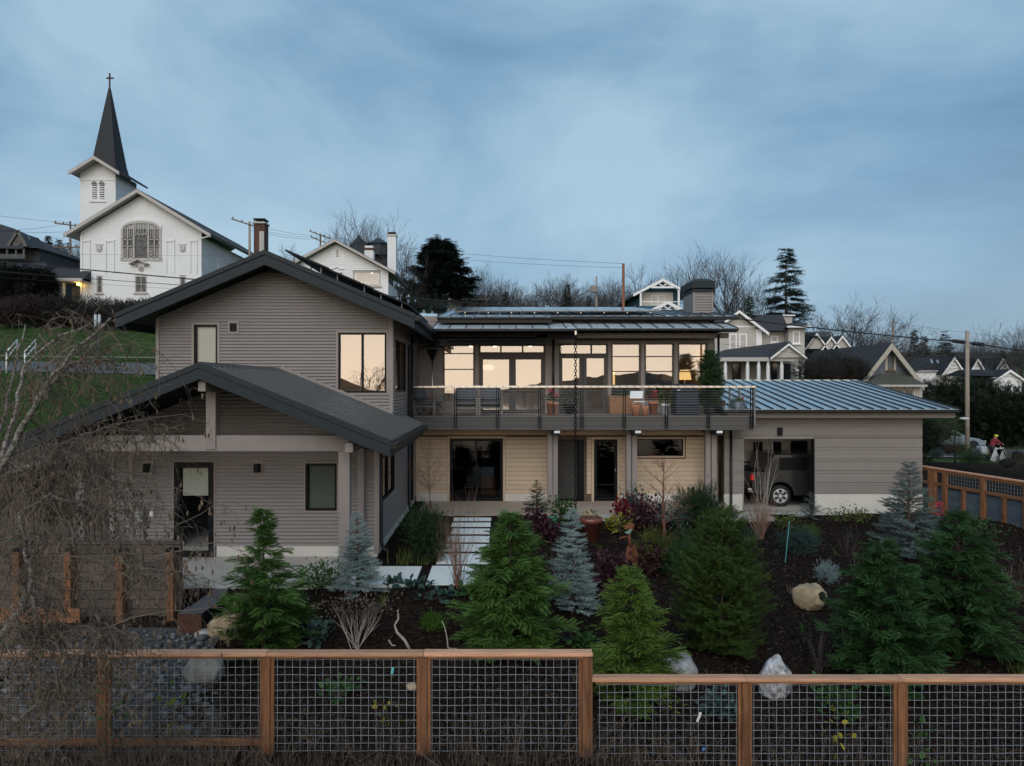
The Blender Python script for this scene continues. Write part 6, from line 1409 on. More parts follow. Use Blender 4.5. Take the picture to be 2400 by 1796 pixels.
# ================================================================ neighbourhood
def lap_wall(name, parent, mat, pts_fn, z0, z1, holes, P, pitch=.16, dep=.018):
    """clapboard: one saw-tooth sheet"""
    m = MB(); z = z0
    while z < z1 - .01:
        zb = min(z + pitch, z1); mid = (z + zb) / 2; (a0, a1), (b0, b1) = pts_fn(z), pts_fn(zb)
        cuts = sorted([(q[0], q[1]) for q in holes if q[2] < mid < q[3]]); cur = (a0, b0)
        segs = []
        for u, v in cuts: segs.append((cur[0], u, u, cur[1])); cur = (v, v)
        segs.append((cur[0], a1, b1, cur[1]))
        for a, b, c, d in segs:
            if b - a < .01 and c - d < .01: continue
            m.quad(P(a, z, dep), P(b, z, dep), P(c, zb, 0), P(d, zb, 0)); m.quad(P(a, z, 0), P(b, z, 0), P(b, z, dep), P(a, z, dep))
        z = zb
    return m.build(name, mat, parent)
def gable_roof(parent, cx, zt, sl, half, y0, y1, th, mat, fmat, fh=.28, name='roof'):
    r = MB().prism(chev(cx - half, cx + half, 0, -th, cx, zt, sl), 'y', y0 + .03, y1).build(name, mat, parent)
    MB().prism(chev(cx - half - .02, cx + half + .02, -.03, -fh, cx, zt, sl), 'y', y0, y0 + .08).build('barge_board', fmat, r)
    MB().prism(chev(cx - half + .02, cx + half - .02, -th - .005, -th - .05, cx, zt, sl), 'y', y0 + .08, y1).build('soffit', fmat, r)
    return r
def simple_win(parent, P, s0, s1, z0, z1, frame, pane, mv=0, mh=0, fw=.1, sill=True):
    w = window(parent, P, s0, s1, z0, z1, frame, pane, [lerp(s0, s1, (i + 1) / (mv + 1)) for i in range(mv)], [lerp(z0, z1, (i + 1) / (mh + 1)) for i in range(mh)], fw=fw, dep=.05)
    if sill:
        a, b = P(s0 - .12, z0 - .1, 0), P(s1 + .12, z0, .14); MB().box(min(a[0], b[0]), max(a[0], b[0]), min(a[1], b[1]), max(a[1], b[1]), a[2], b[2]).build('sill', frame, w)
    return w
fw_ = M('far_white', (.70, .71, .72), .6, var=.04, vs=.6, bump=.04)
trm = M('greige_trim', (.42, .395, .375), .6, var=.06)
# ---- church
YC = 63.0; s = FPX / YC
ch = wthing('white_church', 'white clapboard church with arched gable window and dark pointed steeple', 'church', (-31, 66, 11))
cx0, cx1 = U(189, YC), U(473, YC); ccx = (cx0 + cx1) / 2; zA = V(442, 62.2); csl = .61
def sp_c(z): lim = max(.02, (zA - .35 - z) / csl); return (max(cx0, ccx - lim), min(cx1, ccx + lim))
bw = (U(287, YC), U(376, YC), V(607, YC), V(521, YC))
w3 = [(U(226, YC), U(241, YC), V(688, YC), V(646, YC)), (U(316, YC), U(345, YC), V(687, YC), V(646, YC)), (U(421, YC), U(436, YC), V(688, YC), V(647, YC))]
zb = 10.2
bw_h = (bw[0], bw[1], bw[2], bw[3] - .55)
lap_wall('front_wall', ch, fw_, sp_c, zb, zA - .4, [bw_h] + w3, fy(YC), .17, .02)
lap_wall('side_wall', ch, fw_, lambda z: (YC + .03, 86), zb, V(585, YC) + 1.1, [], fx(cx1), .17, .02)
MB().box(cx0, cx0 + .1, YC + .05, 86, zb, 16.6).build('side_wall', fw_, ch)
for x in (cx0, cx1 - .18): MB().box(x, x + .18, YC - .07, YC + .02, zb, 16.9).build('corner_board', fw_, ch)
gable_roof(ch, ccx, zA, csl, 6.3, 62.2, 87, .16, K['shingle'], trm, .34)
MB().tube([(ccx + 6.25, 62.3, zA - csl * 6.25 - .25), (ccx + 5.4, 62.6, zA - csl * 6.3 - .35), (cx1 + .05, 62.9, zA - csl * 6.3 - .6)], .06, 6).build('downspout', fw_, ch)
# big window: stone-coloured tracery on dark glass
st_g = M('stained_glass', (.045, .05, .06), .35, var=.7, vs=4, col2=(.09, .09, .09), spec=.3)
bwn = MB()
xc = (bw[0] + bw[1]) / 2; hw = (bw[1] - bw[0]) / 2
arch = [(bw[0], bw[2]), (bw[1], bw[2]), (bw[1], bw[3] - .75)] + [(xc + hw * math.cos(R(a)) , bw[3] - .75 + .75 * math.sin(R(a)) ** .8) for a in range(10, 180, 10)] + [(bw[0], bw[3] - .75)]
cw = MB().prism(arch, 'y', YC - .012, YC + .05).build('arched_window', st_g, ch)
def bar(a, b, wd=.12, y=YC - .05): MB().beam((a[0], y, a[1]), (b[0], y, b[1]), wd, .09, (0, 1, 0)).build('tracery', trm, cw)
o_ = arch[2:]
for a, b in zip(arch[1:], arch[2:] + arch[:1]): bar(a, b, .2)
bar((bw[0] - .15, bw[2] - .06), (bw[1] + .15, bw[2] - .06), .22)
for f_ in (.31, .69): bar((lerp(bw[0], bw[1], f_), bw[2]), (lerp(bw[0], bw[1], f_), bw[3] - .2 ), .14)
for f_ in (.15, .85): bar((lerp(bw[0], bw[1], f_), bw[2]), (lerp(bw[0], bw[1], f_), bw[3] - .5), .09)
for f_ in (.36, .43, .5, .57, .64): bar((lerp(bw[0], bw[1], f_), bw[3] - 1.0), (lerp(bw[0], bw[1], f_), bw[3] - .12), .05)
for f_ in (.06, .10, .2, .25, .75, .8, .9, .94): bar((lerp(bw[0], bw[1], f_), bw[3] - 1.35), (lerp(bw[0], bw[1], f_), bw[3] - .55), .045)
zs_ = bw[3] - 1.0
for k in range(4):
    a, b = lerp(bw[0], bw[1], .31 + .095 * k), lerp(bw[0], bw[1], .31 + .095 * (k + 1)); bar((a, zs_), ((a + b) / 2, zs_ - .16), .07); bar(((a + b) / 2, zs_ - .16), (b, zs_), .07)
for sd in (0, 1):
    for zz in (.34, .52): bar((lerp(bw[0], bw[1], 0 if not sd else .69), lerp(bw[2], bw[3], zz)), (lerp(bw[0], bw[1], .31 if not sd else 1), lerp(bw[2], bw[3], zz)), .06)
    for f_ in (.075, .235):
        f2 = f_ if not sd else 1 - f_
        for k in range(3): MB().lathe([(.09, -.03), (.15, -.03), (.15, .03), (.09, .03)], (lerp(bw[0], bw[1], f2), YC - .05, lerp(bw[2], bw[3], .06 + .09 * k)), 10, 'y', False).build('tracery_ring', trm, cw)
MB().prism([(x * 1 + (x - xc) * .10, z + (.32 if z > bw[3] - .8 else .05)) for x, z in arch[2:]] + [(x, z + (.1 if z > bw[3] - .8 else .0)) for x, z in arch[2:][::-1]], 'y', YC - .10, YC - .02).build('hood_mould', fw_, cw)
for q in w3: simple_win(ch, fy(YC), *q, trm, st_g, 1 if q[1] - q[0] > .8 else 0, 1, .12)
# pilasters, medallions, little pediment
for px0, px1 in ((191, 212), (247, 269), (389, 410), (445, 463)):
    MB().box(U(px0, YC), U(px0, YC) + .1, YC - .08, YC, V(640, YC), V(562, YC)).build('pilaster', fw_, ch); MB().box(U(px1, YC) - .1, U(px1, YC), YC - .08, YC, V(640, YC), V(562, YC)).build('pilaster', fw_, ch); MB().box(U(px0, YC), U(px1, YC), YC - .085, YC, V(567, YC), V(563, YC)).build('pilaster_cap', fw_, ch)
def letters(txt, x, y, z, size, mat, parent, ext=.03):
    cu = bpy.data.curves.new('lettering', 'FONT'); cu.body = txt; cu.size = size; cu.align_x = 'CENTER'; cu.align_y = 'CENTER'; cu.extrude = ext
    o = bpy.data.objects.new('letter', cu); C.objects.link(o); dg = bpy.context.evaluated_depsgraph_get(); me = bpy.data.meshes.new_from_object(o.evaluated_get(dg)); bpy.data.objects.remove(o)
    o = setmesh('lettering', me, mat, parent); o.location = Vector((x, y, z)) - base(parent); o.rotation_euler = (R(90), 0, 0); return o
for px, tx in ((233, 'A'), (428, 'Ω')):
    md = MB().prism([(U(px - 7, YC), V(575, YC)), (U(px - 6, YC), V(588, YC)), (U(px, YC), V(591, YC)), (U(px + 6, YC), V(588, YC)), (U(px + 7, YC), V(575, YC))], 'y', YC - .10, YC).build('medallion', trm, ch)
    letters(tx, U(px, YC), YC - .12, V(582, YC), .52, fw_, md); MB().box(U(px - 10, YC), U(px + 10, YC), YC - .07, YC, V(573, YC), V(571, YC)).build('medallion_ledge', fw_, md)
pdm = MB().prism([(U(307, YC), V(619, YC)), (U(328, YC), V(608, YC)), (U(351, YC), V(619, YC)), (U(350, YC), V(622, YC)), (U(328, YC), V(611, YC)), (U(308, YC), V(622, YC))], 'y', YC - .5, YC).build('pediment', trm, ch)
MB().lathe([(.16, -.06), (.24, -.06), (.24, 0), (.16, 0)], (U(331, YC), YC - .05, V(630, YC)), 16, 'y', False).build('emblem_ring', trm, pdm); letters('☧', U(331, YC), YC - .1, V(630, YC), .42, trm, pdm); letters('P', U(331, YC), YC - .11, V(630, YC), .34, trm, pdm); letters('x', U(330.6, YC), YC - .12, V(632, YC), .34, trm, pdm)
for px in (318, 344): MB().tube([(U(px, YC), YC - .35, V(618, YC)), (U(px + (331 - px) * .3, YC), YC - .05, V(626, YC))], .06, 5).build('scroll_bracket', trm, pdm)
# side windows with pointed arches
for y0 in (68.5, 73.5, 78.5):
    ar = [(y0, 12.9), (y0 + 1.6, 12.9), (y0 + 1.6, 14.6)] + [(y0 + .8 + .8 * math.cos(R(a)), 14.6 + .9 * math.sin(R(a))) for a in range(20, 180, 20)] + [(y0, 14.6)]
    sw = MB().prism(ar, 'x', cx1 - .02, cx1 + .03).build('side_window', st_g, ch)
    for a, b in zip(ar, ar[1:] + ar[:1]): MB().beam((cx1 + .05, *a), (cx1 + .05, *b), .1, .14, (1, 0, 0)).build('casing', trm, sw)
for y0 in (66.5, 71.5, 76.5): MB().box(cx1, cx1 + .12, y0, y0 + .5, zb, 15.6).build('buttress', fw_, ch)
# tower and steeple
tx, ty0, ty1, thw = -36.1, 65.6, 69.4, 1.6
zt0, ztw = 14.5, V(378, 65.6)
def sp_t(z): lim = max(.02, (V(364, 64.6) - .3 - z) / .62); return (max(tx - thw, tx - lim), min(tx + thw, tx + lim))
lap_wall('tower_wall', ch, fw_, sp_t, zt0, V(364, 64.6) - .4, [], fy(ty0), .17, .02)
lap_wall('tower_side', ch, fw_, lambda z: (ty0, ty1), zt0, V(364, 64.6) - .62 * thw - .2, [], fx(tx + thw), .17, .02)
MB().box(tx - thw, tx - thw + .1, ty0, ty1, zt0, 22.9).build('tower_side', fw_, ch)
gable_roof(ch, tx + .15, V(364, 64.6), .62, 2.25, 64.6, 70.0, .14, K['shingle'], trm, .34, 'tower_roof')
for px in (221.5, 239):
    lv_ = MB().box(U(px - 5, ty0), U(px + 5, ty0), ty0 - .03, ty0, V(466, ty0), V(428, ty0)).build('belfry_louvre', K['dark'], ch)
    for k in range(6): MB().box(U(px - 5, ty0), U(px + 5, ty0), ty0 - .1, ty0 - .02, V(466 - k * 5.3, ty0), V(466 - k * 5.3, ty0) + .11).build('slat', fw_, lv_)
    for k in (-1, 0, 1): MB().lathe([(.08, -.04), (.14, -.04), (.14, .02), (.08, .02)], (U(px + k * 3.2, ty0), ty0 - .05, V(431 - (3 if k == 0 else 0), ty0)), 8, 'y', False).build('trefoil', trm, lv_)
MB().box(U(210, ty0), U(249, ty0), ty0 - .12, ty0, V(474, ty0), V(472, ty0)).build('louvre_sill', fw_, ch)
MB().box(tx - thw - .05, tx + thw + .05, ty0 - .06, ty0, V(423, ty0), V(421, ty0)).build('belt_course', fw_, ch)
spx, spy, zs0, zs1 = U(257, 67.4), 67.4, 22.6, V(207, 67.4)
m = MB(); prof = [(1.75, zs0), (1.42, zs0 + 1.0), (1.2, zs0 + 1.9), (.08, zs1)]
rings = []
for r_, z in prof: rings.append([(spx + r_ * 1.22 * math.cos(R(45 + 90 * k)), spy + r_ * 1.22 * math.sin(R(45 + 90 * k)), z) for k in range(4)])
for a, b in zip(rings, rings[1:]):
    for k in range(4): m.quad(a[k], a[(k + 1) % 4], b[(k + 1) % 4], b[k])
sp = m.build('steeple', K['shingle'], ch)
rows = MB(); nz_ = 34
for i in range(nz_):                      # shingle courses stand slightly proud
    z = zs0 + 1.9 + (zs1 - zs0 - 1.9) * i / nz_; r_ = lerp(1.2, .08, i / nz_) * 1.22 + .02; r2 = lerp(1.2, .08, (i + .9) / nz_) * 1.22 + .004; z2 = zs0 + 1.9 + (zs1 - zs0 - 1.9) * (i + .9) / nz_
    a = [(spx + r_ * math.cos(R(45 + 90 * k)), spy + r_ * math.sin(R(45 + 90 * k)), z) for k in range(4)]; b = [(spx + r2 * math.cos(R(45 + 90 * k)), spy + r2 * math.sin(R(45 + 90 * k)), z2) for k in range(4)]
    for k in range(4): rows.quad(a[k], a[(k + 1) % 4], b[(k + 1) % 4], b[k])
stuff(rows.build('shingle_courses', K['shingle'], sp))
cr_ = MB().box(spx - .06, spx + .06, spy - .05, spy + .05, zs1 - .3, V(172, 67.4)); cr_.box(U(249, 67.4), U(266, 67.4), spy - .05, spy + .05, V(185, 67.4), V(182, 67.4)); cr_.build('cross', M('dark_cross', (.06, .03, .025), .6), sp)
# side porch with a burning lamp
YP = 62.5; px0, px1 = U(121, YP), U(190, YP)
pr_ = MB().hexa([(U(102, 61.6), 61.6, V(657, 61.6)), (U(192, 61.6), 61.6, V(657, 61.6)), (U(192, 61.6), 67, V(657, 61.6)), (U(102, 61.6), 67, V(657, 61.6)), (U(122, 63), 63.4, V(627, 63)), (U(192, 61.6), 63.4, V(627, 63)), (U(192, 61.6), 66, V(627, 63)), (U(122, 63), 66, V(627, 63))]).build('side_porch_roof', K['shingle'], ch)
MB().box(U(101, 61.6), U(192, 61.6), 61.55, 67, V(658.5, 61.6), V(652, 61.6)).build('porch_fascia', trm, pr_)
for a, b in ((121, 131), (138, 147)): MB().box(U(a, YP), U(b, YP), YP, YP + .4, zb, V(659, YP)).build('porch_pillar', fw_, pr_)
MB().box(px0, px1, 65.5, 65.7, zb, V(659, YP)).build('porch_back_wall', trm, pr_); MB().box(px0, px1, YP + .05, 65.5, zb - .3, V(697, YP) - .2).build('porch_floor', K['conc'], pr_)
for a, b in ((152, 158), (172, 176)): MB().box(U(a, YP), U(b, YP), 65.4, 65.5, zb, V(667, YP)).build('porch_door', K['dark'], pr_)
lp = MB().lathe([(0, -.12), (.14, -.06), (.14, .06), (0, .12)], (U(181, YP), YP + .2, V(666, YP)), 12).build('porch_lamp', EM('porch_bulb', (1, .62, .12), 9), pr_, True)
ld = bpy.data.lights.new('porch_bulb_light', 'POINT'); ld.energy = 6; ld.color = (1, .7, .35); ld.shadow_soft_size = .15; lo_ = bpy.data.objects.new('porch_bulb_light', ld); C.objects.link(lo_); lo_.parent = lp; lo_.location = Vector((U(179, YP), YP - .1, V(668, YP))) - base(lp)
# yard cross, hill lamp post, stair rails
c = at(46, 712); yc = wthing('yard_cross', 'small pale wooden cross standing on the churchyard grass', 'cross', c); cz = c[2]
MB().box(c[0] - .05, c[0] + .05, c[1] - .05, c[1] + .05, cz - .2, V(677, c[1])).build('upright', K['offwhite'], yc); MB().box(U(39, c[1]), U(54, c[1]), c[1] - .04, c[1] + .04, V(686, c[1]), V(684, c[1])).build('crossbar', K['offwhite'], yc)
c = at(230, 845); lpst = wthing('lamp_post', 'slim dark lamp post with two pale glass tubes beside the hill road', 'lamp post', c)
MB().tube([(c[0], c[1], c[2] - .2), (c[0], c[1], V(770, c[1]))], .05, 8).build('pole', M('teal_pole', (.03, .06, .07), .5), lpst)
for px in (224, 233): MB().lathe([(.07, V(768, c[1])), (.09, V(755, c[1])), (.07, V(738, c[1])), (0, V(737, c[1]))], (U(px, c[1]), c[1], 0), 12).build('glass_tube', M('pale_glass', (.42, .48, .50), .3), lpst, True)
MB().box(U(222, c[1]), U(235, c[1]), c[1] - .04, c[1] + .04, V(770, c[1]) - .04, V(768, c[1])).build('bracket', K['black'], lpst)
for i, (dx, lb) in enumerate(((0, 'white pipe handrail on the steps below the hill road, farther from the house'), (43, 'white pipe handrail on the steps below the hill road, nearer the house'))):
    Y = 34.0; hr = wthing('handrail', lb, 'handrail', (U(30 + dx, Y), Y, V(858, Y)))
    a, b, c_, d_ = [Vector((U(px + dx, Y + q), Y + q, V(py, Y + q))) for px, py, q in ((15, 825, 0), (41, 797, 2.0), (15, 860, 0), (41, 822, 2.0))]
    m = MB().tube([c_ - Vector((0, 0, .3)), a, b, d_ - Vector((0, 0, .5))], .035, 7); m.tube([a + (c_ - a) * .45, b + (d_ - b) * .5], .03, 7); m.build('rails', K['white'], hr, True)
# ---- white house behind the gable
YH = 62.0; wh = wthing('white_house', 'white house with two chimneys and a wide picture window behind the gable roof', 'house', (-13, 66, 5)); hx0, hx1 = U(690, YH), U(910, YH); hcx = U(784, 61.3); hz0 = V(559, 61.3); hsl = .545
def sp_h(z): lim = max(.02, (hz0 - .3 - z) / hsl); return (max(hx0, hcx - lim), min(hx1, hcx + lim))
pwn = (U(827, YH), U(892, YH), V(671, YH), V(636, YH)); swn = (U(776, YH), U(804, YH), V(680, YH), V(637, YH))
lap_wall('front_wall', wh, fw_, sp_h, 3.5, hz0 - .35, [pwn, swn], fy(YH), .17, .02); lap_wall('side_wall', wh, fw_, lambda z: (YH, 67.5), 3.5, 12.7, [], fx(hx1), .17, .02)
gable_roof(wh, hcx, hz0, hsl, 5.1, 61.3, 70.5, .14, K['shingle'], trm, .26)
w = simple_win(wh, fy(YH), *pwn, trm, K['pane'], 0, 0, .12); MB().box(pwn[0] - .2, pwn[1] + .2, YH + .9, YH + 1.0, pwn[2] - .3, pwn[3] + .3).build('room_back', M('grey_room', (.30, .31, .34), .8), w)
for px in (830, 886): MB().box(U(px, YH), U(px + 5, YH), YH + .2, YH + .25, pwn[2], pwn[3]).build('curtain', K['white'], w)
for px, py in ((846, 663), (872, 640)): MB().lathe([(0, -.07), (.09, 0), (0, .07)], (U(px, YH + .6), YH + .6, V(py, YH + .6)), 10).build('room_lamp', EM('room_lamp', (1, .75, .45), 3), w, True)
simple_win(wh, fy(YH), *swn, trm, K['panefar'], 1, 0, .12)
MB().prism([(U(771, YH), V(630, YH)), (U(783, YH), V(629.5, YH)), (U(790, YH), V(625, YH)), (U(797, YH), V(629.5, YH)), (U(807, YH), V(630, YH)), (U(807, YH), V(631.5, YH)), (U(797, YH), V(631, YH)), (U(790, YH), V(627, YH)), (U(783, YH), V(631, YH)), (U(771, YH), V(631.5, YH))], 'y', YH - .1, YH).build('window_pediment', fw_, wh)
MB().box(U(788, YH), U(793, YH), YH - .05, YH, V(602, YH), V(585, YH)).build('attic_vent', trm, wh)
for y0 in (63.2, 65.2): simple_win(wh, fx(hx1), y0, y0 + .9, 9.5, 11.6, trm, K['panefar'], 0, 1, .08, False)
for a, b, t_, bt, nm in ((908, 928, 544, 640, 'tall'), (854, 875, 576, 612, 'short')):
    Yk = 64; k_ = MB().box(U(a, Yk), U(b, Yk), Yk, Yk + .8, V(bt, Yk), V(t_ + 10, Yk)).build('chimney', fw_, wh); MB().box(U(a - 1, Yk), U(b + 1, Yk), Yk - .05, Yk + .85, V(t_ + 10, Yk), V(t_ + 5, Yk)).build('chimney_band', K['brick'] if nm == 'short' else trm, k_); MB().box(U(a + 1, Yk), U(b - 1, Yk), Yk, Yk + .8, V(t_ + 5, Yk), V(t_, Yk)).build('chimney_cap', K['dark'] if nm == 'tall' else fw_, k_)
# ---- dark turreted house behind it
YT = 85; th_ = wthing('turreted_house', 'dark house with pointed turret roofs behind the white house', 'house', (U(860, YT), YT + 2, 10)); dk_ = M('dark_slate', (.035, .045, .05), .8, var=.3)
MB().box(U(815, YT), U(905, YT), YT, YT + 6, 6, V(600, YT)).build('wall', dk_, th_)
MB().lathe([(2.6, V(602, YT)), (.0, V(548, YT))], (U(837, YT), YT + 1, 0), 8).build('turret_roof', dk_, th_); MB().lathe([(1.2, V(600, YT)), (1.2, V(575, YT)), (1.4, V(574, YT)), (0, V(556, YT))], (U(887, YT), YT, 0), 10).build('turret', dk_, th_)
MB().prism([(U(815, YT), V(600, YT)), (U(830, YT), V(570, YT)), (U(892, YT), V(570, YT)), (U(908, YT), V(600, YT))], 'y', YT - .3, YT + 6.3).build('roof', dk_, th_)
# ---- dark victorian, far left
YV = 66; vh = wthing('victorian_house', 'dark two storey house with wide porches and skylights left of the church', 'house', (U(30, YV), 68, 11)); vg = M('slate_blue_wall', (.055, .065, .075), .7, var=.1); vt_ = M('dark_trim', (.09, .085, .08), .6)
MB().box(U(-80, YV), U(92, YV), YV, YV + 8, 9, V(580, YV)).build('wall', vg, vh)
MB().hexa([(U(-90, YV), YV - .8, V(583, YV)), (U(100, YV), YV - .8, V(585, YV)), (U(100, YV), YV + 9, V(585, YV)), (U(-90, YV), YV + 9, V(583, YV)), (U(-60, YV), YV + 3, V(526, YV + 3)), (U(2, YV + 3), YV + 3, V(526, YV + 3)), (U(2, YV + 3), YV + 5, V(526, YV + 3)), (U(-60, YV), YV + 5, V(526, YV + 3))]).build('roof', K['shingle'], vh)
gd_ = MB().prism([(U(20, 65), V(577, 65)), (U(42, 65), V(543, 65)), (U(60, 65), V(577, 65))], 'y', 64.9, 68).build('gable', vg, vh); MB().lathe([(.35, -.05), (.5, -.05), (.5, .03)], (U(39, 64.9), 64.88, V(565, 64.9)), 14, 'y').build('round_window', K['panefar'], gd_)
for a, b in (((18, 579), (42, 541)), ((42, 541), (62, 579))): MB().beam((U(a[0], 64.8), 64.8, V(a[1], 64.8)), (U(b[0], 64.8), 64.8, V(b[1], 64.8)), .25, .2, (0, 1, 0)).build('barge_board', vt_, gd_)
for px in (50, 58): MB().hexa([(U(px, 66), 66.3, V(552, 66)), (U(px + 3, 66), 66.3, V(552, 66)), (U(px + 10, 66), 66.35, V(561, 66)), (U(px + 7, 66), 66.35, V(561, 66)), (U(px, 66), 66.2, V(551, 66)), (U(px + 3, 66), 66.2, V(551, 66)), (U(px + 10, 66), 66.25, V(560, 66)), (U(px + 7, 66), 66.25, V(560, 66))]).build('skylight', M('skylight', (.4, .45, .48), .1), vh)
MB().hexa([(U(-80, 64), 63.2, V(580, 63.2)), (U(66, 64), 63.2, V(584, 63.2)), (U(62, 66), 66, V(576, 66)), (U(-80, 66), 66, V(574, 66))] + [(U(-80, 64), 63.2, V(577, 63.2)), (U(66, 64), 63.2, V(581, 63.2)), (U(62, 66), 66, V(574, 66)), (U(-80, 66), 66, V(572, 66))]).build('upper_porch_roof', K['shingle'], vh)
for px in (-14, 17, 38, 56): MB().lathe([(.14, V(606, 63.4)), (.14, V(598, 63.4)), (.09, V(596, 63.4)), (.09, V(584, 63.4)), (.16, V(582, 63.4))], (U(px, 63.4), 63.4, 0), 8).build('porch_column', vt_, vh)
MB().box(U(-80, 63.4), U(60, 63.4), 63.3, 63.4, V(607, 63.4), V(596, 63.4)).build('porch_rail', vg, vh)
for a, b, c_, d_ in ((3, 12, 600, 585), (66, 72, 611, 586), (74, 79, 611, 586)): simple_win(vh, fy(YV), U(a, YV), U(b, YV), V(c_, YV), V(d_, YV), vt_, K['panefar'], 0, 1, .08, False)
MB().hexa([(U(-80, 61), 60.6, V(622, 61)), (U(118, 61), 60.6, V(636, 61)), (U(108, 66), 66, V(617, 66)), (U(-80, 66), 66, V(606, 66))] + [(U(-80, 61), 60.6, V(618, 61)), (U(118, 61), 60.6, V(632, 61)), (U(108, 66), 66, V(615, 66)), (U(-80, 66), 66, V(604, 66))]).build('lower_porch_roof', K['shingle'], vh)
for px in (-30, 30, 100): MB().box(U(px, 61), U(px, 61) + .14, 61, 61.14, 9.5, V(628, 61)).build('lower_column', vg, vh)
# ---- low brown house with porch
YB2 = 95; lb_ = wthing('low_house', 'low brown roofed house with orange porch rail behind the main roof', 'house', (U(1070, YB2), YB2, 10))
MB().hexa([(U(985, YB2), YB2 - 1, V(701, YB2)), (U(1148, YB2), YB2 - 1, V(703, YB2)), (U(1148, YB2), YB2 + 8, V(703, YB2)), (U(985, YB2), YB2 + 8, V(701, YB2)), (U(992, YB2), YB2 + 4, V(682, YB2)), (U(1128, YB2), YB2 + 4, V(682, YB2)), (U(1128, YB2), YB2 + 5, V(682, YB2)), (U(992, YB2), YB2 + 5, V(682, YB2))]).build('roof', M('brown_roof', (.06, .04, .035), .85, var=.3), lb_)
MB().box(U(1050, YB2), U(1080, YB2), YB2, YB2 + 4, 9, V(704, YB2)).build('wall', K['offwhite'], lb_); MB().box(U(1080, YB2), U(1142, YB2), YB2 + 2, YB2 + 4, 9, V(704, YB2)).build('wall', M('blue_wall', (.05, .09, .15), .7), lb_)
MB().box(U(1093, YB2), U(1140, YB2), YB2 - .2, YB2, V(723, YB2), V(716, YB2)).build('porch_rail', K['cedar'], lb_); MB().box(U(1101, YB2), U(1113, YB2), YB2 + 1.9, YB2 + 2, V(716, YB2), V(708, YB2)).build('window', K['white'], lb_)
MB().box(U(1052, YB2), U(1148, YB2), YB2 - 1, YB2 - .9, V(705, YB2), V(702, YB2)).build('fascia', K['offwhite'], lb_); MB().box(U(1139, YB2), U(1142, YB2), YB2 - .8, YB2 - .6, 9, V(705, YB2)).build('porch_post', K['white'], lb_)
# ---- blue house with bracketed gables
YB = 74; bh_ = wthing('blue_house', 'blue house with white diamond gable brackets behind the deck roof', 'house', (U(1550, YB), YB + 3, 4)); bl_ = M('teal_blue', (.028, .085, .14), .65, var=.06); bx0, bx1 = U(1497, YB), U(1594, YB); bcx = U(1554, 72.5); bz = V(652, 72.5)
MB().box(bx0, bx1, YB, YB + 12, 3, V(684, YB)).build('wall', bl_, bh_); MB().prism([(bx0, V(684, YB)), (bcx, V(660, YB)), (bx1, V(684, YB))], 'y', YB, YB + .2).build('gable_wall', bl_, bh_)
gable_roof(bh_, bcx, bz, .52, 2.95, 72.5, 88, .12, K['shingle'], K['white'], .3)
def diamond(parent, x, z, y, s_):
    for a, b in (((-1.9, -.62), (0, -.05)), ((0, -.05), (1.9, -.62))): pass
    MB().box(x - 1.15 * s_, x + 1.15 * s_, y, y + .1, z - .95 * s_, z - .78 * s_).build('gable_tie', K['white'], parent)
    for a, b in (((-.42, -.48), (0, -.22)), ((0, -.22), (.42, -.48)), ((.42, -.48), (0, -.76)), ((0, -.76), (-.42, -.48)), ((-1.0, -.82), (-.42, -.48)), ((.42, -.48), (1.0, -.82))):
        MB().beam((x + a[0] * s_, y + .05, z + a[1] * s_), (x + b[0] * s_, y + .05, z + b[1] * s_), .1 * s_, .09, (0, 1, 0)).build('gable_brace', K['white'], parent)
diamond(bh_, bcx, bz - .05, 72.55, 1.0)
MB().box(U(1505, YB), U(1577, YB), YB - .06, YB, V(722, YB), V(686, YB)).build('window_wall', K['offwhite'], bh_)
for a, b in ((1526, 1541), (1543, 1557)): simple_win(bh_, fy(YB - .06), U(a, YB), U(b, YB), V(716, YB), V(692, YB), K['white'], K['panefar'], 0, 0, .06, False)
MB().box(U(1500, 72.6), U(1504, 72.6), 72.6, 72.8, 3, V(684, YB)).build('porch_post', K['white'], bh_); MB().box(U(1589, 72.6), U(1593, 72.6), 72.6, 72.8, 3, V(684, YB)).build('porch_post', K['white'], bh_); MB().box(U(1500, 72.6), U(1593, 72.6), 72.55, 72.62, V(708.5, 72.6), V(707, 72.6)).build('balcony_rail', K['white'], bh_); MB().box(U(1500, 72.6), U(1593, 72.6), 72.56, 72.6, V(726, 72.6), V(717, 72.6)).build('balcony_panel', bl_, bh_)
for y0 in (75.5, 79, 82): simple_win(bh_, fx(bx0, -1), y0, y0 + 1.4, 10.6, 12.2, K['white'], K['panefar'], 1, 1, .08, False)
pg = MB().prism(chev(U(1527, 70) , U(1601, 70), 0, -.25, U(1564, 70), V(706, 70), .5), 'y', 69.8, 72.4).build('porch_gable', K['white'], bh_); diamond(bh_, U(1564, 70), V(707, 70), 69.78, .95); MB().prism([(U(1532, 70), V(727, 70)), (U(1564, 70), V(710, 70)), (U(1597, 70), V(727, 70))], 'y', 70.0, 70.2).build('porch_gable_wall', bl_, bh_)
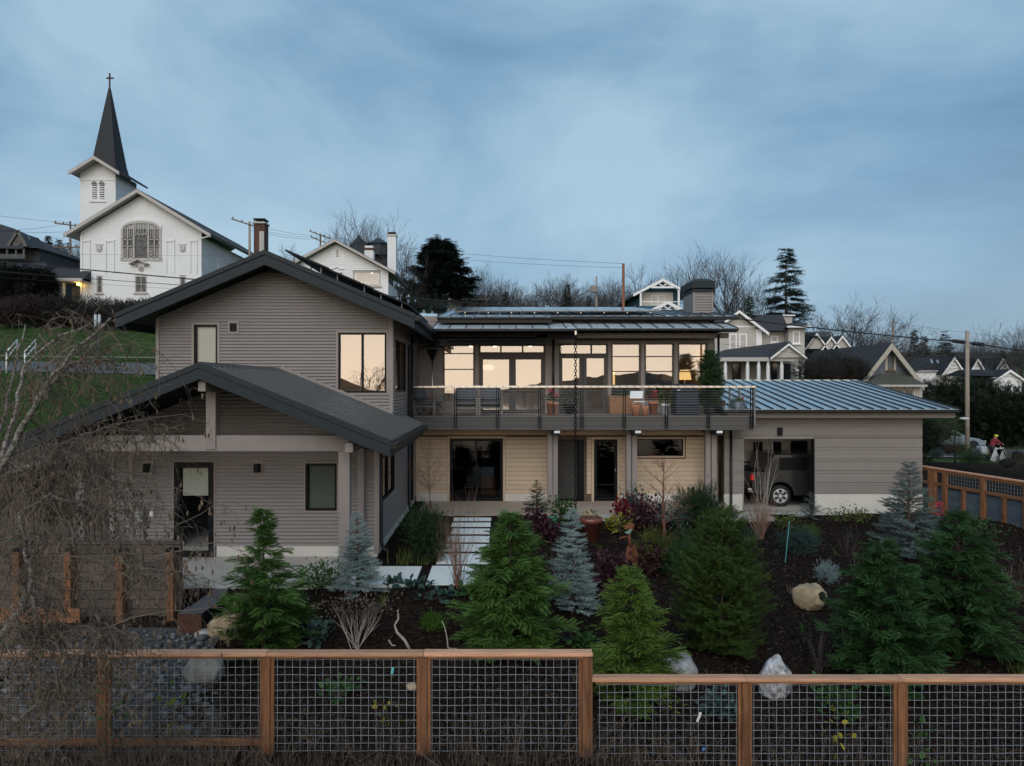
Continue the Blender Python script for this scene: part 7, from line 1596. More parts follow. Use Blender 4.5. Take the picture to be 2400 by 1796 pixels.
# ---- cream victorian on the right
YR = 62; cvh = wthing('cream_house', 'cream house with wraparound porch, gables and grey roofs behind the garage', 'house', (U(1850, YR), 66, -1)); cm = M('cream_wall', (.44, .42, .385), .65, var=.05); wt = K['white']
cgx = U(1733, 61.4); 
lap_wall('gable_wall', cvh, cm, lambda z: (max(U(1640, YR), cgx - max(.02, (V(735, YR) - z) / .82)), min(U(1784, YR), cgx + max(.02, (V(735, YR) - z) / .82))), 2, V(735, YR), [], fy(YR), .2, .02)
gable_roof(cvh, cgx, V(726, 61.4), .76, 2.5, 61.4, 69, .12, K['shingle'], wt, .28)
MB().box(U(1690, YR), U(1773, YR), YR - .06, YR, V(768, YR), V(764, YR)).build('belt_course', wt, cvh)
for a, b in ((1709, 1727), (1732, 1751)): simple_win(cvh, fy(YR - .02), U(a, YR), U(b, YR), V(822, YR), V(782, YR), wt, K['pane'], 0, 1, .12); MB().box(U(a, YR), U(b, YR), YR + .5, YR + .55, V(822, YR), V(782, YR)).build('room_shade', M('dim_shade', (.16, .14, .12), .9) if 'dsh' not in K else K['dsh'], cvh)
MB().box(U(1772, YR), U(1785, YR), YR - .08, YR + 5, 2, V(772, YR)).build('corner_board', wt, cvh)
MB().hexa([(U(1758, 64), 64, V(775, 64)), (U(1851, 64), 64, V(775, 64)), (U(1851, 64), 71, V(775, 64)), (U(1758, 64), 71, V(775, 64)), (U(1758, 66.5), 66.5, V(738, 66.5)), (U(1834, 66.5), 66.5, V(738, 66.5)), (U(1834, 66.5), 68, V(738, 66.5)), (U(1758, 66.5), 68, V(738, 66.5))]).build('hip_roof', K['shingle'], cvh)
MB().box(U(1785, 65), U(1845, 65), 65, 70, 2, V(774, 65)).build('wing_wall', cm, cvh); simple_win(cvh, fy(65), U(1807, 65), U(1824, 65), V(803, 65), V(787, 65), wt, K['pane'], 0, 0, .1)
MB().box(U(1848, 64), U(1886, 64), 64, 69, 2, V(766, 64)).build('bay_wall', cm, cvh); MB().hexa([(U(1846, 63.5), 63.5, V(767, 63.5)), (U(1900, 63.5), 63.5, V(767, 63.5)), (U(1900, 63.5), 69, V(767, 63.5)), (U(1846, 63.5), 69, V(767, 63.5)), (U(1856, 66), 66, V(757, 66)), (U(1888, 66), 66, V(757, 66)), (U(1888, 66), 67, V(757, 66)), (U(1856, 66), 67, V(757, 66))]).build('bay_roof', K['shingle'], cvh); MB().box(U(1845, 63.4), U(1901, 63.4), 63.35, 63.5, V(768, 63.4), V(764, 63.4)).build('bay_cornice', wt, cvh)
simple_win(cvh, fy(64), U(1858, 64), U(1875, 64), V(806, 64), V(776, 64), wt, K['pane'], 0, 0, .1)
ck_ = MB().box(U(1836, 68), U(1857, 68), 68, 69, V(765, 68), V(741, 68)).build('chimney', trm, cvh); MB().box(U(1832, 68), U(1862, 68), 67.8, 69.2, V(741, 68), V(738.5, 68)).build('chimney_cap', wt, ck_)
# porch with its little pediment
MB().hexa([(U(1680, 57), 57, V(838, 57)), (U(1888, 57), 57, V(838, 57)), (U(1888, 57), 62, V(838, 57)), (U(1680, 57), 62, V(838, 57)), (U(1700, 61.9), 61.9, V(820, 61.9)), (U(1850, 61.9), 61.9, V(800, 61.9)), (U(1850, 61.9), 62, V(800, 61.9)), (U(1700, 61.9), 62, V(820, 61.9))]).build('porch_roof', K['shingle'], cvh); MB().box(U(1680, 56.9), U(1890, 56.9), 56.9, 57.0, V(847, 57), V(838, 57)).build('porch_frieze', cm, cvh)
pgx = U(1847, 56.6); MB().prism([(U(1806, 56.6), V(838, 56.6)), (pgx, V(806, 56.6)), (U(1887, 56.6), V(838, 56.6))], 'y', 56.7, 59).build('porch_pediment', cm, cvh); gable_roof(cvh, pgx, V(804, 56.4), .78, 1.4, 56.4, 60, .1, K['shingle'], wt, .2, 'pediment_roof')
for px in (1700, 1752, 1778, 1800, 1832, 1868, 1882): MB().lathe([(.14, -1), (.14, V(856, 57)), (.09, V(855, 57)), (.12, V(847, 57))], (U(px, 57.1), 57.1, 0), 10).build('porch_column', wt, cvh)
MB().box(U(1690, 59), U(1890, 59), 60.5, 60.6, -1, V(845, 59)).build('porch_back_wall', cm, cvh)
for a, b in ((1812, 1826), (1838, 1858), (1720, 1740)): MB().box(U(a, 60), U(b, 60), 60.4, 60.5, V(890, 60), V(852, 60)).build('porch_window', K['panefar'], cvh)
MB().box(U(1690, 59), U(1890, 59), 57, 60.5, -1.2, -.5).build('porch_floor', trm, cvh)
# ---- grey roofed house with triangular dormers between
YD2 = 80; dh = wthing('dormer_house', 'grey house with steep cream dormers behind the cream house', 'house', (U(1940, YD2), YD2 + 3, 0))
MB().prism([(YD2, V(840, YD2)), (YD2 + 5, V(778, YD2 + 5)), (YD2 + 10, V(840, YD2))], 'x', U(1885, YD2), U(1992, YD2)).build('roof', M('grey_shingle', (.06, .06, .066), .85, var=.3, vs=5), dh); MB().box(U(1890, YD2), U(1988, YD2), YD2 + .3, YD2 + 9, -1, V(838, YD2)).build('wall', cm, dh)
for px, t_ in ((1912, 780), (1946, 788), (1972, 786)):
    y_ = YD2 - .3; MB().prism([(U(px - 25, y_), V(818, y_)), (U(px, y_), V(t_ + 6, y_)), (U(px + 25, y_), V(818, y_))], 'y', y_, y_ + .3).build('dormer', cm, dh)
    gable_roof(dh, U(px, y_), V(t_, y_), 1.32, 1.3, y_ - .3, y_ + 4, .1, K['shingle'], wt, .3, 'dormer_roof')
# ---- blue-grey cottage
YQ = 52; ct = wthing('blue_cottage', 'blue-grey cottage with steep cream trimmed gable and lit attic window', 'house', (U(2080, YQ), YQ + 3, -1)); bg_ = M('bluegrey_wall', (.115, .135, .155), .65, var=.06); qx = U(2091, 51.3); qz = V(803, 51.3)
MB().prism([(qx - 2.1, qz - 2.9), (qx, qz - .15), (qx + 2.05, qz - 2.9)], 'y', YQ, YQ + .15).build('gable_wall', bg_, ct)
lap_wall('gable_siding', ct, bg_, lambda z: (qx - max(.02, (qz - .3 - z) / 1.28), qx + max(.02, (qz - .3 - z) / 1.28)), qz - 2.95, qz - .3, [], fy(YQ), .14, .02)
q_r = gable_roof(ct, qx, qz, 1.28, 2.25, 51.3, 64, .15, K['shingle'], M('cream_barge', (.40, .37, .32), .6), .5)
aw = simple_win(ct, fy(YQ - .02), U(2079, YQ), U(2094, YQ), V(868, YQ), V(828, YQ), M('brown_sash', (.12, .08, .05), .6), K['pane'], 0, 1, .07); MB().box(U(2079, YQ), U(2094, YQ), YQ + .3, YQ + .35, V(868, YQ), V(828, YQ)).build('window_shade', EM('lit_shade', (.85, .62, .28), .35), aw)
for a, b in ((2074, 2079), (2094, 2099)): MB().box(U(a, YQ), U(b, YQ), YQ - .07, YQ, V(870, YQ), V(826, YQ)).build('casing', trm, aw)
MB().hexa([(U(2030, 50), 50, V(903, 50)), (U(2172, 50), 50, V(903, 50)), (U(2172, 50), 53, V(903, 50)), (U(2030, 50), 53, V(903, 50)), (U(2062, 52), 51.9, V(876, 52)), (U(2122, 52), 51.9, V(876, 52)), (U(2122, 52), 52.2, V(876, 52)), (U(2062, 52), 52.2, V(876, 52))]).build('bay_roof', M('mossy_shingle', (.07, .07, .055), .9, var=.35, vs=4), ct); MB().box(U(2031, 50), U(2173, 50), 49.95, 50.1, V(907, 50), V(902, 50)).build('gutter', trm, ct)
MB().box(U(2036, 50.5), U(2164, 50.5), 50.6, 56, -1, V(903, 50)).build('bay_wall', trm, ct)
for a, b in ((2092, 2118), (2124, 2140)): MB().box(U(a, 50.5), U(b, 50.5), 50.55, 50.6, V(945, 50.5), V(909, 50.5)).build('bay_window', K['panefar'], ct)
for px in (2143, 2149, 2155): MB().box(U(px, 50.5), U(px + 4, 50.5), 50.56, 50.6, V(945, 50.5), V(909, 50.5)).build('curtain', K['offwhite'], ct)
MB().box(qx - 2.0, qx + 2.0, YQ + .2, 63, -1, qz - 2.8).build('wall', bg_, ct)
# ---- white gabled row, far right
YZ = 100; rw = wthing('gabled_row', 'long dark roofed building with three white triangular dormers', 'house', (U(2270, YZ), YZ + 3, 0)); drf = M('black_roof', (.018, .02, .024), .8, var=.3)
MB().prism([(YZ, V(872, YZ)), (YZ + 5, V(838, YZ + 5)), (YZ + 10, V(872, YZ))], 'x', U(2130, YZ), U(2385, YZ)).build('roof', drf, rw); MB().box(U(2140, YZ), U(2375, YZ), YZ + .2, YZ + 9, 0, V(869, YZ)).build('wall', K['white'], rw)
for px, t_, w_ in ((2234, 836, 27), (2289, 839, 15), (2347, 838, 15)):
    y_ = YZ - 1.0; hf = w_ / FPX * y_; zt2 = V(t_, y_); sl2_ = 1.45 if w_ > 20 else 1.75
    g2 = MB().prism([(U(px, y_) - hf, zt2 - .2 - sl2_ * hf), (U(px, y_), zt2 - .15), (U(px, y_) + hf, zt2 - .2 - sl2_ * hf)], 'y', y_, y_ + .3).build('dormer', fw_, rw)
    gable_roof(rw, U(px, y_), zt2, sl2_, hf + .1, y_ - .35, y_ + 4.5, .1, drf, wt, .38, 'dormer_roof')
    for k in range(3): MB().box(U(px - w_ * .28 * (k + .6), y_), U(px + w_ * .28 * (k + .6), y_), y_ - .12, y_ - .02, V(t_ + 12 + 8 * k, y_), V(t_ + 11 + 8 * k, y_)).build('dormer_batten', trm, g2)
for px in (2195, 2209): MB().hexa([(U(px, YZ), YZ + 1.2, V(852, YZ)), (U(px + 4, YZ), YZ + 1.2, V(852, YZ)), (U(px + 9, YZ), YZ + 2.0, V(843, YZ)), (U(px + 5, YZ), YZ + 2.0, V(843, YZ)), (U(px, YZ), YZ + 1.1, V(851, YZ)), (U(px + 4, YZ), YZ + 1.1, V(851, YZ)), (U(px + 9, YZ), YZ + 1.9, V(842, YZ)), (U(px + 5, YZ), YZ + 1.9, V(842, YZ))]).build('skylight', M('skylight_blue', (.35, .45, .55), .15), rw)
YZ2 = 84; sh_ = wthing('small_white_house', 'small white gabled house in front of the gabled row', 'house', (U(2360, YZ2), YZ2 + 2, 0)); gable_roof(sh_, U(2363, YZ2), V(866, YZ2), .68, 2.0, YZ2 - .4, YZ2 + 7, .12, drf, wt, .3); MB().prism([(U(2333, YZ2), -1), (U(2395, YZ2), -1), (U(2395, YZ2), V(886, YZ2)), (U(2363, YZ2), V(870, YZ2)), (U(2333, YZ2), V(886, YZ2))], 'y', YZ2, YZ2 + 6).build('wall', fw_, sh_); MB().hexa([(U(2275, YZ2), YZ2 + .5, V(880, YZ2)), (U(2345, YZ2), YZ2 + .5, V(882, YZ2)), (U(2345, YZ2), YZ2 + 5, V(882, YZ2)), (U(2275, YZ2), YZ2 + 5, V(880, YZ2)), (U(2285, YZ2), YZ2 + 2, V(866, YZ2)), (U(2350, YZ2), YZ2 + 2, V(866, YZ2)), (U(2350, YZ2), YZ2 + 3, V(866, YZ2)), (U(2285, YZ2), YZ2 + 3, V(866, YZ2))]).build('side_roof', drf, sh_)
simple_win(sh_, fy(YZ2), U(2352, YZ2), U(2370, YZ2), V(893, YZ2), V(877, YZ2), wt, K['panefar'], 0, 1, .1, False)
# ================================================================ poles and wires
def pole(label, px, pyt, Y, r, mat, arms=(), zb_=None, extra=None):
    X = U(px, Y); z0 = h(X, Y) if zb_ is None else zb_; t = wthing('utility_pole', label, 'utility pole', (X, Y, z0)); MB().tube([(X, Y, z0 - .5), (X, Y, V(pyt, Y))], [r, r * .75], 10).build('pole', mat, t, True)
    for dx, dy, ln, tl in arms:
        z = V(pyt, Y) - dy; a = MB().beam((X - ln / 2, Y - .15, z + tl), (X + ln / 2, Y - .15, z - tl), .1, .12).build('crossarm', K['pole'], t)
        for k in (-.46, -.2, .2, .46): MB().lathe([(.04, 0), (.06, .08), (.03, .18)], (X + ln * k, Y - .15, z - tl * 2 * k + .06), 7).build('insulator', K['dark'], a)
    return t
pole('pale pole with tilted crossarm beside the brick chimney', 585, 520, 70, .14, K['poleg'], [(0, .3, 3.4, .55)])
pole('wooden pole with two crossarms left of the church', 165, 519, 72, .11, K['pole'], [(0, .4, 3, .2), (0, 2.6, 3.2, 0)])
pole('pole top with crossarms behind the white house roof', 751, 548, 90, .13, K['pole'], [(0, .2, 2.6, .5), (0, .9, 2.4, .5)])
pole('reddish brown pole behind the deck roof, left of the blue house', 1461, 618, 60, .15, M('red_pole', (.22, .09, .055), .9, var=.35, vs=2, bump=.4, stretch=(4, 4, .5)))
p2 = pole('thinner pole with transformer behind the deck roof', 1398, 648, 90, .13, K['poleg']); MB().lathe([(0, V(686, 90)), (.45, V(686, 90)), (.45, V(672, 90)), (0, V(671, 90))], (U(1391, 90), 89.6, 0), 12).build('transformer', K['trim'], p2)
pole('distant pale pole behind the blue-grey cottage', 2093, 753, 95, .16, K['poleg'])
pole('tall weathered pole standing by the street person', 2267, 775, 50, .155, K['poleg'], zb_=None)
def wire(label, a, b, sag, r):
    A_ = Vector((U(a[0], a[2]), a[2], V(a[1], a[2]))); B_ = Vector((U(b[0], b[2]), b[2], V(b[1], b[2]))); P = [A_.lerp(B_, t) - Vector((0, 0, 4 * sag * t * (1 - t))) for t in [i / 24 for i in range(25)]]
    tag(MB().tube(P, r, 5).build('overhead_wire', K['cable'], None, True), label, 'wire')
wire('thick black cable crossing in front of the church', (-60, 608, 40), (1240, 722, 44), .05, .034)
wire('thinner second cable below the thick one before the church', (-60, 632, 40), (640, 682, 42), .05, .018)
wire('faint third wire low across the church front', (-60, 646, 41), (640, 690, 43), .05, .007)
wire('faint fourth wire across the church front', (-60, 590, 45), (700, 600, 60), .1, .006)
wire('thick cable from the weathered street pole towards the cream house', (2267, 803, 50), (1690, 742, 46), .1, .04)
wire('thick cable leaving the street pole towards the edge of town', (2267, 803, 50), (2560, 842, 46), .05, .045)
wire('thin wire across the cream house porch roof', (1690, 806, 50), (2440, 890, 55), .1, .012)
wire('thin high wire meeting the pole left of the church', (-60, 498, 60), (165, 522, 72), .1, .014)
wire('thin wire from the crossarm left of the church to the dark house', (-60, 540, 62), (165, 522, 72), .3, .014)
wire('lower wire to the pole left of the church', (-60, 535, 60), (160, 543, 72), .2, .014)
wire('thin wire between the brick chimney pole and the white house pole', (585, 524, 70), (751, 552, 90), .3, .014)
wire('second thin wire between those two poles', (590, 534, 70), (751, 556, 90), .3, .014)
wire('third thin wire between those two poles, the lowest', (588, 540, 70), (751, 560, 90), .3, .014)
wire('long thin wire from the white house pole to the reddish pole', (751, 552, 90), (1461, 618, 60), .5, .013)
wire('long lower thin wire to the reddish pole', (900, 590, 95), (1461, 628, 60), .3, .012)
wire('thin wire going right from the distant pale pole', (2093, 756, 95), (2500, 800, 95), .3, .014)
for i, (a, b) in enumerate(((2228, 2260), (2274, 2306))):
    A_ = Vector((U(a, 50), 49.9, V(799 if i == 0 else 805, 50))); B_ = Vector((U(b, 50), 49.9, V(803 if i == 0 else 808, 50))); tag(MB().tube([A_, A_.lerp(B_, .1), A_.lerp(B_, .9), B_], [.05, .13, .13, .05], 8).build('splice_case', K['cable'], None, True), ('thick black splice case on the cable towards the cream house', 'thick black splice case on the cable leaving town')[i], 'splice case')
# ================================================================ background trees
bt = [bare_tree('bare_tree', 'tall many-limbed bare tree behind the siding chimney', (0, -500, -60), 12, 5, dict(up=.16, spread=.75)), bare_tree('bare_tree', 'broad bare tree with rising limbs', (0, -500, -60), 12, 9, dict(up=.05, spread=1.2, n0=6, kids=[5, 5, 4, 4, 4])), bare_tree('bare_tree', 'upright bare tree', (0, -500, -60), 12, 17, dict(up=.2, spread=.55, n0=5)), bare_tree('bare_tree', 'gnarled bare tree', (0, -500, -60), 12, 23, dict(up=.05, wob=.30, spread=1.0, n0=5, kids=[5, 4, 4, 4, 4]))]
def bgt(k, label, px, pyt, Y, wf=1.0, group=None, rz=None):
    X = U(px, Y); z0 = h(X, Y); H = V(pyt, Y) - z0; s_ = H / max(v.co.z for c_ in bt[k].children for v in c_.data.vertices)
    if bgt.used.get(k) is None: o = bt[k]; bgt.used[k] = 1; o.location = (X, Y, z0); o.scale = (s_ * wf, s_ * wf, s_); o['label'] = label; o.rotation_euler = (0, 0, px * .1)
    else: o = copy_thing(bt[k], (X, Y, z0), px * .1, (s_ * wf, s_ * wf, s_), label)
    if group: o['group'] = group
    elif 'group' in o: del o['group']
    return o
bgt.used = {}
bgt(2, 'dense bare tree rising behind the white house between its chimneys', 862, 482, 88, 1.15)
bgt(0, 'bare tree behind the white house, left of its taller neighbour', 800, 500, 92, .9)
bgt(1, 'bare tree behind the tall white chimney', 935, 545, 80, .9)
bgt(3, 'low bare tree left of the white house ridge', 690, 568, 95, .9)
bgt(1, 'bare tree at the right flank of the big dark evergreen', 1120, 605, 90, .9)
bgt(0, 'tall many-limbed bare tree behind the siding chimney', 1640, 566, 95, 1.25)
bgt(2, 'open crowned bare tree right of the siding chimney', 1705, 573, 90, 1.15)
bgt(1, 'lower bare tree at the right edge of the chimney trees', 1765, 630, 92, .9)
bgt(3, 'gnarled bare tree between the reddish pole and the blue house', 1505, 614, 90, .9)
bgt(1, 'wide spreading bare tree above the dormer house', 1990, 688, 88, 1.35)
bgt(3, 'sprawling low bare tree behind the wide spreading one', 2060, 735, 95, 1.4)
bgt(2, 'bare tree behind the distant pale pole', 2120, 770, 125, 1.0)
bgt(0, 'bare tree right of the weathered street pole', 2312, 752, 98, 1.0)
bgt(2, 'tall bare tree beyond the small white house', 2400, 738, 96, 1.3)
bgt(1, 'bare tree beside the pole left of the church', 178, 535, 95, 1.0)
bgt(3, 'thin bare tree before the church porch pole', 150, 575, 100, .8)
gq = random.Random(12)
for i in range(20):
    px = 1150 + i * 16 + gq.uniform(-8, 8); t_ = 664 - 20 * math.sin(i * .8) + gq.uniform(-14, 16)
    bgt(i % 4, 'leafless tree in the wooded skyline behind the solar roof', px, t_, gq.uniform(120, 165), gq.uniform(.8, 1.2), 'skyline trees behind the solar roof')
for i in range(12):
    px = 2170 + i * 20; bgt(i % 4, 'leafless tree on the far slope beyond the gabled row', px, 800 + gq.uniform(-16, 20), gq.uniform(150, 190), 1.2, 'far slope trees beyond the gabled row')
def bconifer(name, label, px, pyt, Y, wpx, seed, dens=1.0, mat=None, gap=0, z0=None, kind='fir', group=None, skew=0):
    X = U(px, Y); zz = h(X, Y) if z0 is None else z0; return conifer(name, label, 'tree', (X, Y, zz), V(pyt, Y) - zz, wpx / FPX * Y / 2, mat or L_fir, kind, seed, dens, group=group, gap=gap, skew=skew)
bconifer('dark_fir_tree', 'ragged tall dark fir standing above the cream house', 1842, 576, 78, 165, 61, 2.0, gap=.2)
bconifer('dark_fir_tree', 'dark fir left of the church porch', 114, 549, 85, 46, 63, 1.6)
bconifer('dark_fir_tree', 'haze-coloured fir between the church and its dark fir neighbour', 138, 558, 130, 46, 65, 1.2, FM('hazy_fir', (.04, .06, .075), (.07, .095, .11), 0))  # distance haze is put into the leaf colour, paler and bluer
bconifer('dark_fir_tree', 'second haze-coloured fir nearer the church pole', 156, 566, 130, 40, 66, 1.2, FM('haze_tinted_fir_b', (.04, .06, .075), (.07, .095, .11), 0))  # same haze tint painted into the leaves
bconifer('dark_fir_tree', 'taller of the two slim firs behind the blue-grey cottage', 2142, 770, 110, 44, 67, 1.3)
bconifer('dark_fir_tree', 'shorter slim fir of the pair behind the cottage', 2166, 785, 108, 46, 69, 1.3)
bconifer('dark_fir_tree', 'leaning dark fir beside the weathered street pole', 2228, 773, 104, 70, 71, 1.2, skew=-.8, gap=.2)
bconifer('dark_fir_tree', 'rounded dark conifer in the skyline behind the solar panels', 1185, 682, 120, 42, 73, 1.6)
bconifer('dark_fir_tree', 'small pointed green conifer beside the cream house gable', 1757, 690, 66, 46, 75, 1.0, L_firg)
bconifer('dark_fir_tree', 'slim conifer in the skyline near the transformer pole', 1330, 664, 125, 34, 77, 1.2)
bconifer('dark_fir_tree', 'tiny pointed conifer by the transformer pole', 1380, 690, 120, 16, 78, .8)
for i, (px, t_) in enumerate(((2350, 820), (2330, 838))): bconifer('dark_fir_tree', ('dark pointed tree behind the middle white dormer', 'dark low tree behind the white dormers')[i], px, t_, 112, 50, 80 + i, 1.2)
# big dark spreading evergreen
def big_evergreen(label, px, pyt, pyb, wpx, Y, seed, mat, n=9000, leaf=.5):
    X = U(px, Y); z0 = h(X, Y); t = wthing('spreading_evergreen', label, 'tree', (X, Y, z0)); g = random.Random(seed); zt_ = V(pyt, Y); zb_ = V(pyb, Y); Rw = wpx / FPX * Y / 2
    m = MB(); m.tube([(X, Y, z0 - .3), (X + .2, Y, (zt_ + z0) / 2), (X, Y, zt_ - .6)], [.5, .35, .08], 8); O, D = [], []
    for i in range(70):
        q = g.random(); zz = lerp(zb_, zt_ - .3, q); rad = Rw * (1 - q) ** .72 * g.uniform(.45, 1.15) * min(1, .62 + q * 2.5); a = g.uniform(0, 6.283); d = Vector((math.cos(a), math.sin(a), g.uniform(-.12, .3))); e_ = Vector((X, Y, zz)) + d * rad; m.tube([(X, Y, zz - .4), e_], [.09, .02], 4, False)
        for k in range(n // 70):
            s_ = g.uniform(.25, 1.05) ** .7; p = Vector((X, Y, zz)) + d * rad * s_ + Vector((g.gauss(0, .32), g.gauss(0, .32), g.gauss(0, .2))); O.append(tuple(p)); D.append((d.x + g.gauss(0, .5), d.y + g.gauss(0, .5), g.gauss(.12, .3)))
    m.build('trunk', K['bark'], t); Vt, F = place_tpl('spray', O, D, [(g.gauss(0, .3), g.gauss(0, .3), 1) for _ in O], [leaf * g.uniform(.6, 1.3) for _ in O]); npmesh('crown', Vt, F, mat, t); return t
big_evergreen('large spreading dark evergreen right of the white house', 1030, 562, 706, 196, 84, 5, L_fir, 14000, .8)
# hedges: leafy volumes
def hedge(name, label, boxes, mat, n, leaf, seed, cat='hedge', tpl='spray'):
    """boxes: ellipsoids (px,py,Y,rx,ry,rz)"""
    a = boxes[0]; t = wthing(name, label, cat, (U(a[0], a[2]), a[2], h(U(a[0], a[2]), a[2]))); g = np.random.default_rng(seed); O, D = [], []
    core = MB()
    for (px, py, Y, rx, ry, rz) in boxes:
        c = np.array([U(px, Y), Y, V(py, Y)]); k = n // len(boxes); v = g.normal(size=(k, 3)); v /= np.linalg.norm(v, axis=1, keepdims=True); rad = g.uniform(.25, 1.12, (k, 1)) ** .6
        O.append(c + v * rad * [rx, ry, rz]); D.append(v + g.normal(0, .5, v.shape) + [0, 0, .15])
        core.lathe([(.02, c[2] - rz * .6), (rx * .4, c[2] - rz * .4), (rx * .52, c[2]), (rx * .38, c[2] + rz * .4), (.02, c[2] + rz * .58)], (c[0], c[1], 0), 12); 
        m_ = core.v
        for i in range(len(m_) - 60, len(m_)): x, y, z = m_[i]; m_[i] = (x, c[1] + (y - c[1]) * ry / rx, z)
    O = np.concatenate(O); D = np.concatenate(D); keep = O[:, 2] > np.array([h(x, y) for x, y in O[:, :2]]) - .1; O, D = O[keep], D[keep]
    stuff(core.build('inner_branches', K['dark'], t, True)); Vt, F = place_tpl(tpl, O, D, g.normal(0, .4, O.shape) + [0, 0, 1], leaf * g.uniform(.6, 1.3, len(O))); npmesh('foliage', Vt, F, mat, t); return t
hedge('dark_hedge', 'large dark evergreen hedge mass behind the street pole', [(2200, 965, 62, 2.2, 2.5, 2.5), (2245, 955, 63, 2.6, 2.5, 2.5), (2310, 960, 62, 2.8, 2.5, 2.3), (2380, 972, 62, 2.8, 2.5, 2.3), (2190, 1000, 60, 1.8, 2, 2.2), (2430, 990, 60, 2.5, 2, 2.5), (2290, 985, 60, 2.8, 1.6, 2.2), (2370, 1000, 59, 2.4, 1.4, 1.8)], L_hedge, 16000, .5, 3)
hedge('dark_hedge', 'bare brown thicket hedge between the cream house and the cottage', [(1910, 876, 50, 1.5, 1.5, 1.0), (1955, 868, 52, 1.8, 1.5, 1.3), (1995, 876, 52, 1.1, 1.2, 1.0)], FM('brown_thicket', (.012, .013, .010), (.05, .042, .035), 0), 5000, .4, 4, tpl='twig')
hedge('round_bush', 'pale green rounded bush at the garage corner by the street', [(2202, 1010, 44, 1.3, 1.2, 1.2)], FM('sage', (.03, .06, .02), (.09, .13, .05), .2), 2600, .16, 5, 'bush', 'bushy')
hedge('dark_hedge', 'dark green shrub against the garage corner trim', [(2170, 1030, 40, .7, .8, 1.3)], L_hedge, 1500, .2, 6, 'bush')
hedge('dark_hedge', 'twiggy dark hedge below the church front', [(190, 740, 57, 2.6, 1.2, 1.4), (260, 742, 56, 2.4, 1.2, 1.2), (310, 742, 55.5, 2.2, 1.2, 1.0), (130, 735, 57, 2.0, 1.2, 1.3), (355, 735, 56, 1.8, 1.2, 1.0)], FM('dark_thicket', (.008, .009, .008), (.05, .04, .034), 0), 12000, .36, 7, tpl='bushy')
hedge('red_brown_bush', 'reddish brown bush beside the yard cross', [(60, 722, 57, 1.9, 1.2, .9), (20, 735, 56, 1.4, 1, .8)], FM('russet_bush', (.02, .012, .012), (.07, .04, .038), 0), 5000, .3, 8, 'bush', 'bushy')
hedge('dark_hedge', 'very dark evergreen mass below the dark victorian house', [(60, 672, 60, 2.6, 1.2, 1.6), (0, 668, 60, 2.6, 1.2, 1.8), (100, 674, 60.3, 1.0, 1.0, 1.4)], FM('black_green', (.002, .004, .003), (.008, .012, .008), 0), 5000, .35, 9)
for i, px in enumerate((948, 965, 983, 1003, 1022, 1040)): bconifer('columnar_cypress', 'clipped dark columnar cypress in the row before the low brown house', px, 688 + 3 * (i % 2), 74, 17, 90 + i, .8, FM('cypress', (.010, .014, .008), (.035, .042, .02), .1) if 'cyp' not in K else K['cyp'], z0=V(735, 74), kind='yew', group='cypress row before the low brown house'); K['cyp'] = bpy.data.materials.get('cypress')
hedge('round_bush', 'grey-green bush in front of the cypress row', [(985, 716, 66, 1.8, 1, .8), (1030, 722, 66, 1.5, 1, .6)], FM('greygreen', (.02, .04, .03), (.06, .09, .07), .1), 1600, .2, 10, 'bush', 'bushy')
hedge('round_bush', 'olive green shrub on the mulch bank near the pole foot', [(2278, 1072, 40, .75, .6, .32)], FM('bank_green', (.02, .045, .02), (.07, .12, .05), .2), 1200, .13, 11, 'bush', 'bushy')
hedge('round_bush', 'small grey-green clump on the mulch bank by the garage', [(2197, 1062, 38, .35, .3, .2)], L_blue, 400, .1, 12, 'bush', 'bushy')
hedge('round_bush', 'brown leafless shrub before the parked car', [(2222, 1052, 42, .9, .5, .5)], FM('brownshrub', (.03, .022, .02), (.09, .07, .055), 0), 900, .18, 13, 'bush', 'twig')
hedge('round_bush', 'pale yellow-green shrub at the car bumper', [(2252, 1054, 42, .6, .4, .35)], L_lime, 500, .12, 14, 'bush', 'bushy')
hedge('round_bush', 'tangled shrub with pale stems on the bank right of the person', [(2362, 1085, 37, .8, .5, .4), (2385, 1070, 38, .6, .5, .5)], FM('tangled', (.03, .03, .018), (.10, .095, .06), .1), 1400, .15, 15, 'bush', 'twig')
# firs behind the camera whose mirror image stands in the french doors
conifer('dark_fir_tree', 'fir mirrored in the glass of the french doors', 'tree', (9.6, -20, h(9.6, -20)), 11.2, 2.2, L_fir, 'fir', 95, 1.0)
# ================================================================ street: parked car, person, loaded cart
c = at(2226, 1052); cr2 = wthing('parked_car', 'light blue-grey car parked on the street behind shrubs', 'car', c); cp = M('car_paint', (.20, .27, .34), .25, metal=.5, var=.03, coat=.7); ca = R(-12); ux, uy = math.cos(ca), math.sin(ca); cz = c[2] + .03
def cl(u, v, z): return (c[0] + u * ux - v * uy, c[1] + u * uy + v * ux, cz + z)
def cprism(name, prof, v0, v1, mat, parent, bev=.03):
    n = len(prof); m = MB(); m.add([cl(p[0], v0, p[1]) for p in prof] + [cl(p[0], v1, p[1]) for p in prof], [(i, (i + 1) % n, n + (i + 1) % n, n + i) for i in range(n)] + [tuple(range(n))[::-1], tuple(range(n, 2 * n))]); return m.build(name, mat, parent, bevel=bev)
bd = cprism('body', [(-2.2, .3), (-2.25, .75), (-2.0, .92), (-1.1, 1.0), (.6, 1.0), (1.7, .85), (2.2, .65), (2.22, .3)] + [(1.35 + .36 * math.cos(R(a)), .32 + .36 * math.sin(R(a))) for a in range(0, 181, 20)] + [(-1.3 + .36 * math.cos(R(a)), .32 + .36 * math.sin(R(a))) for a in range(0, 181, 20)], -.85, .85, cp, cr2)
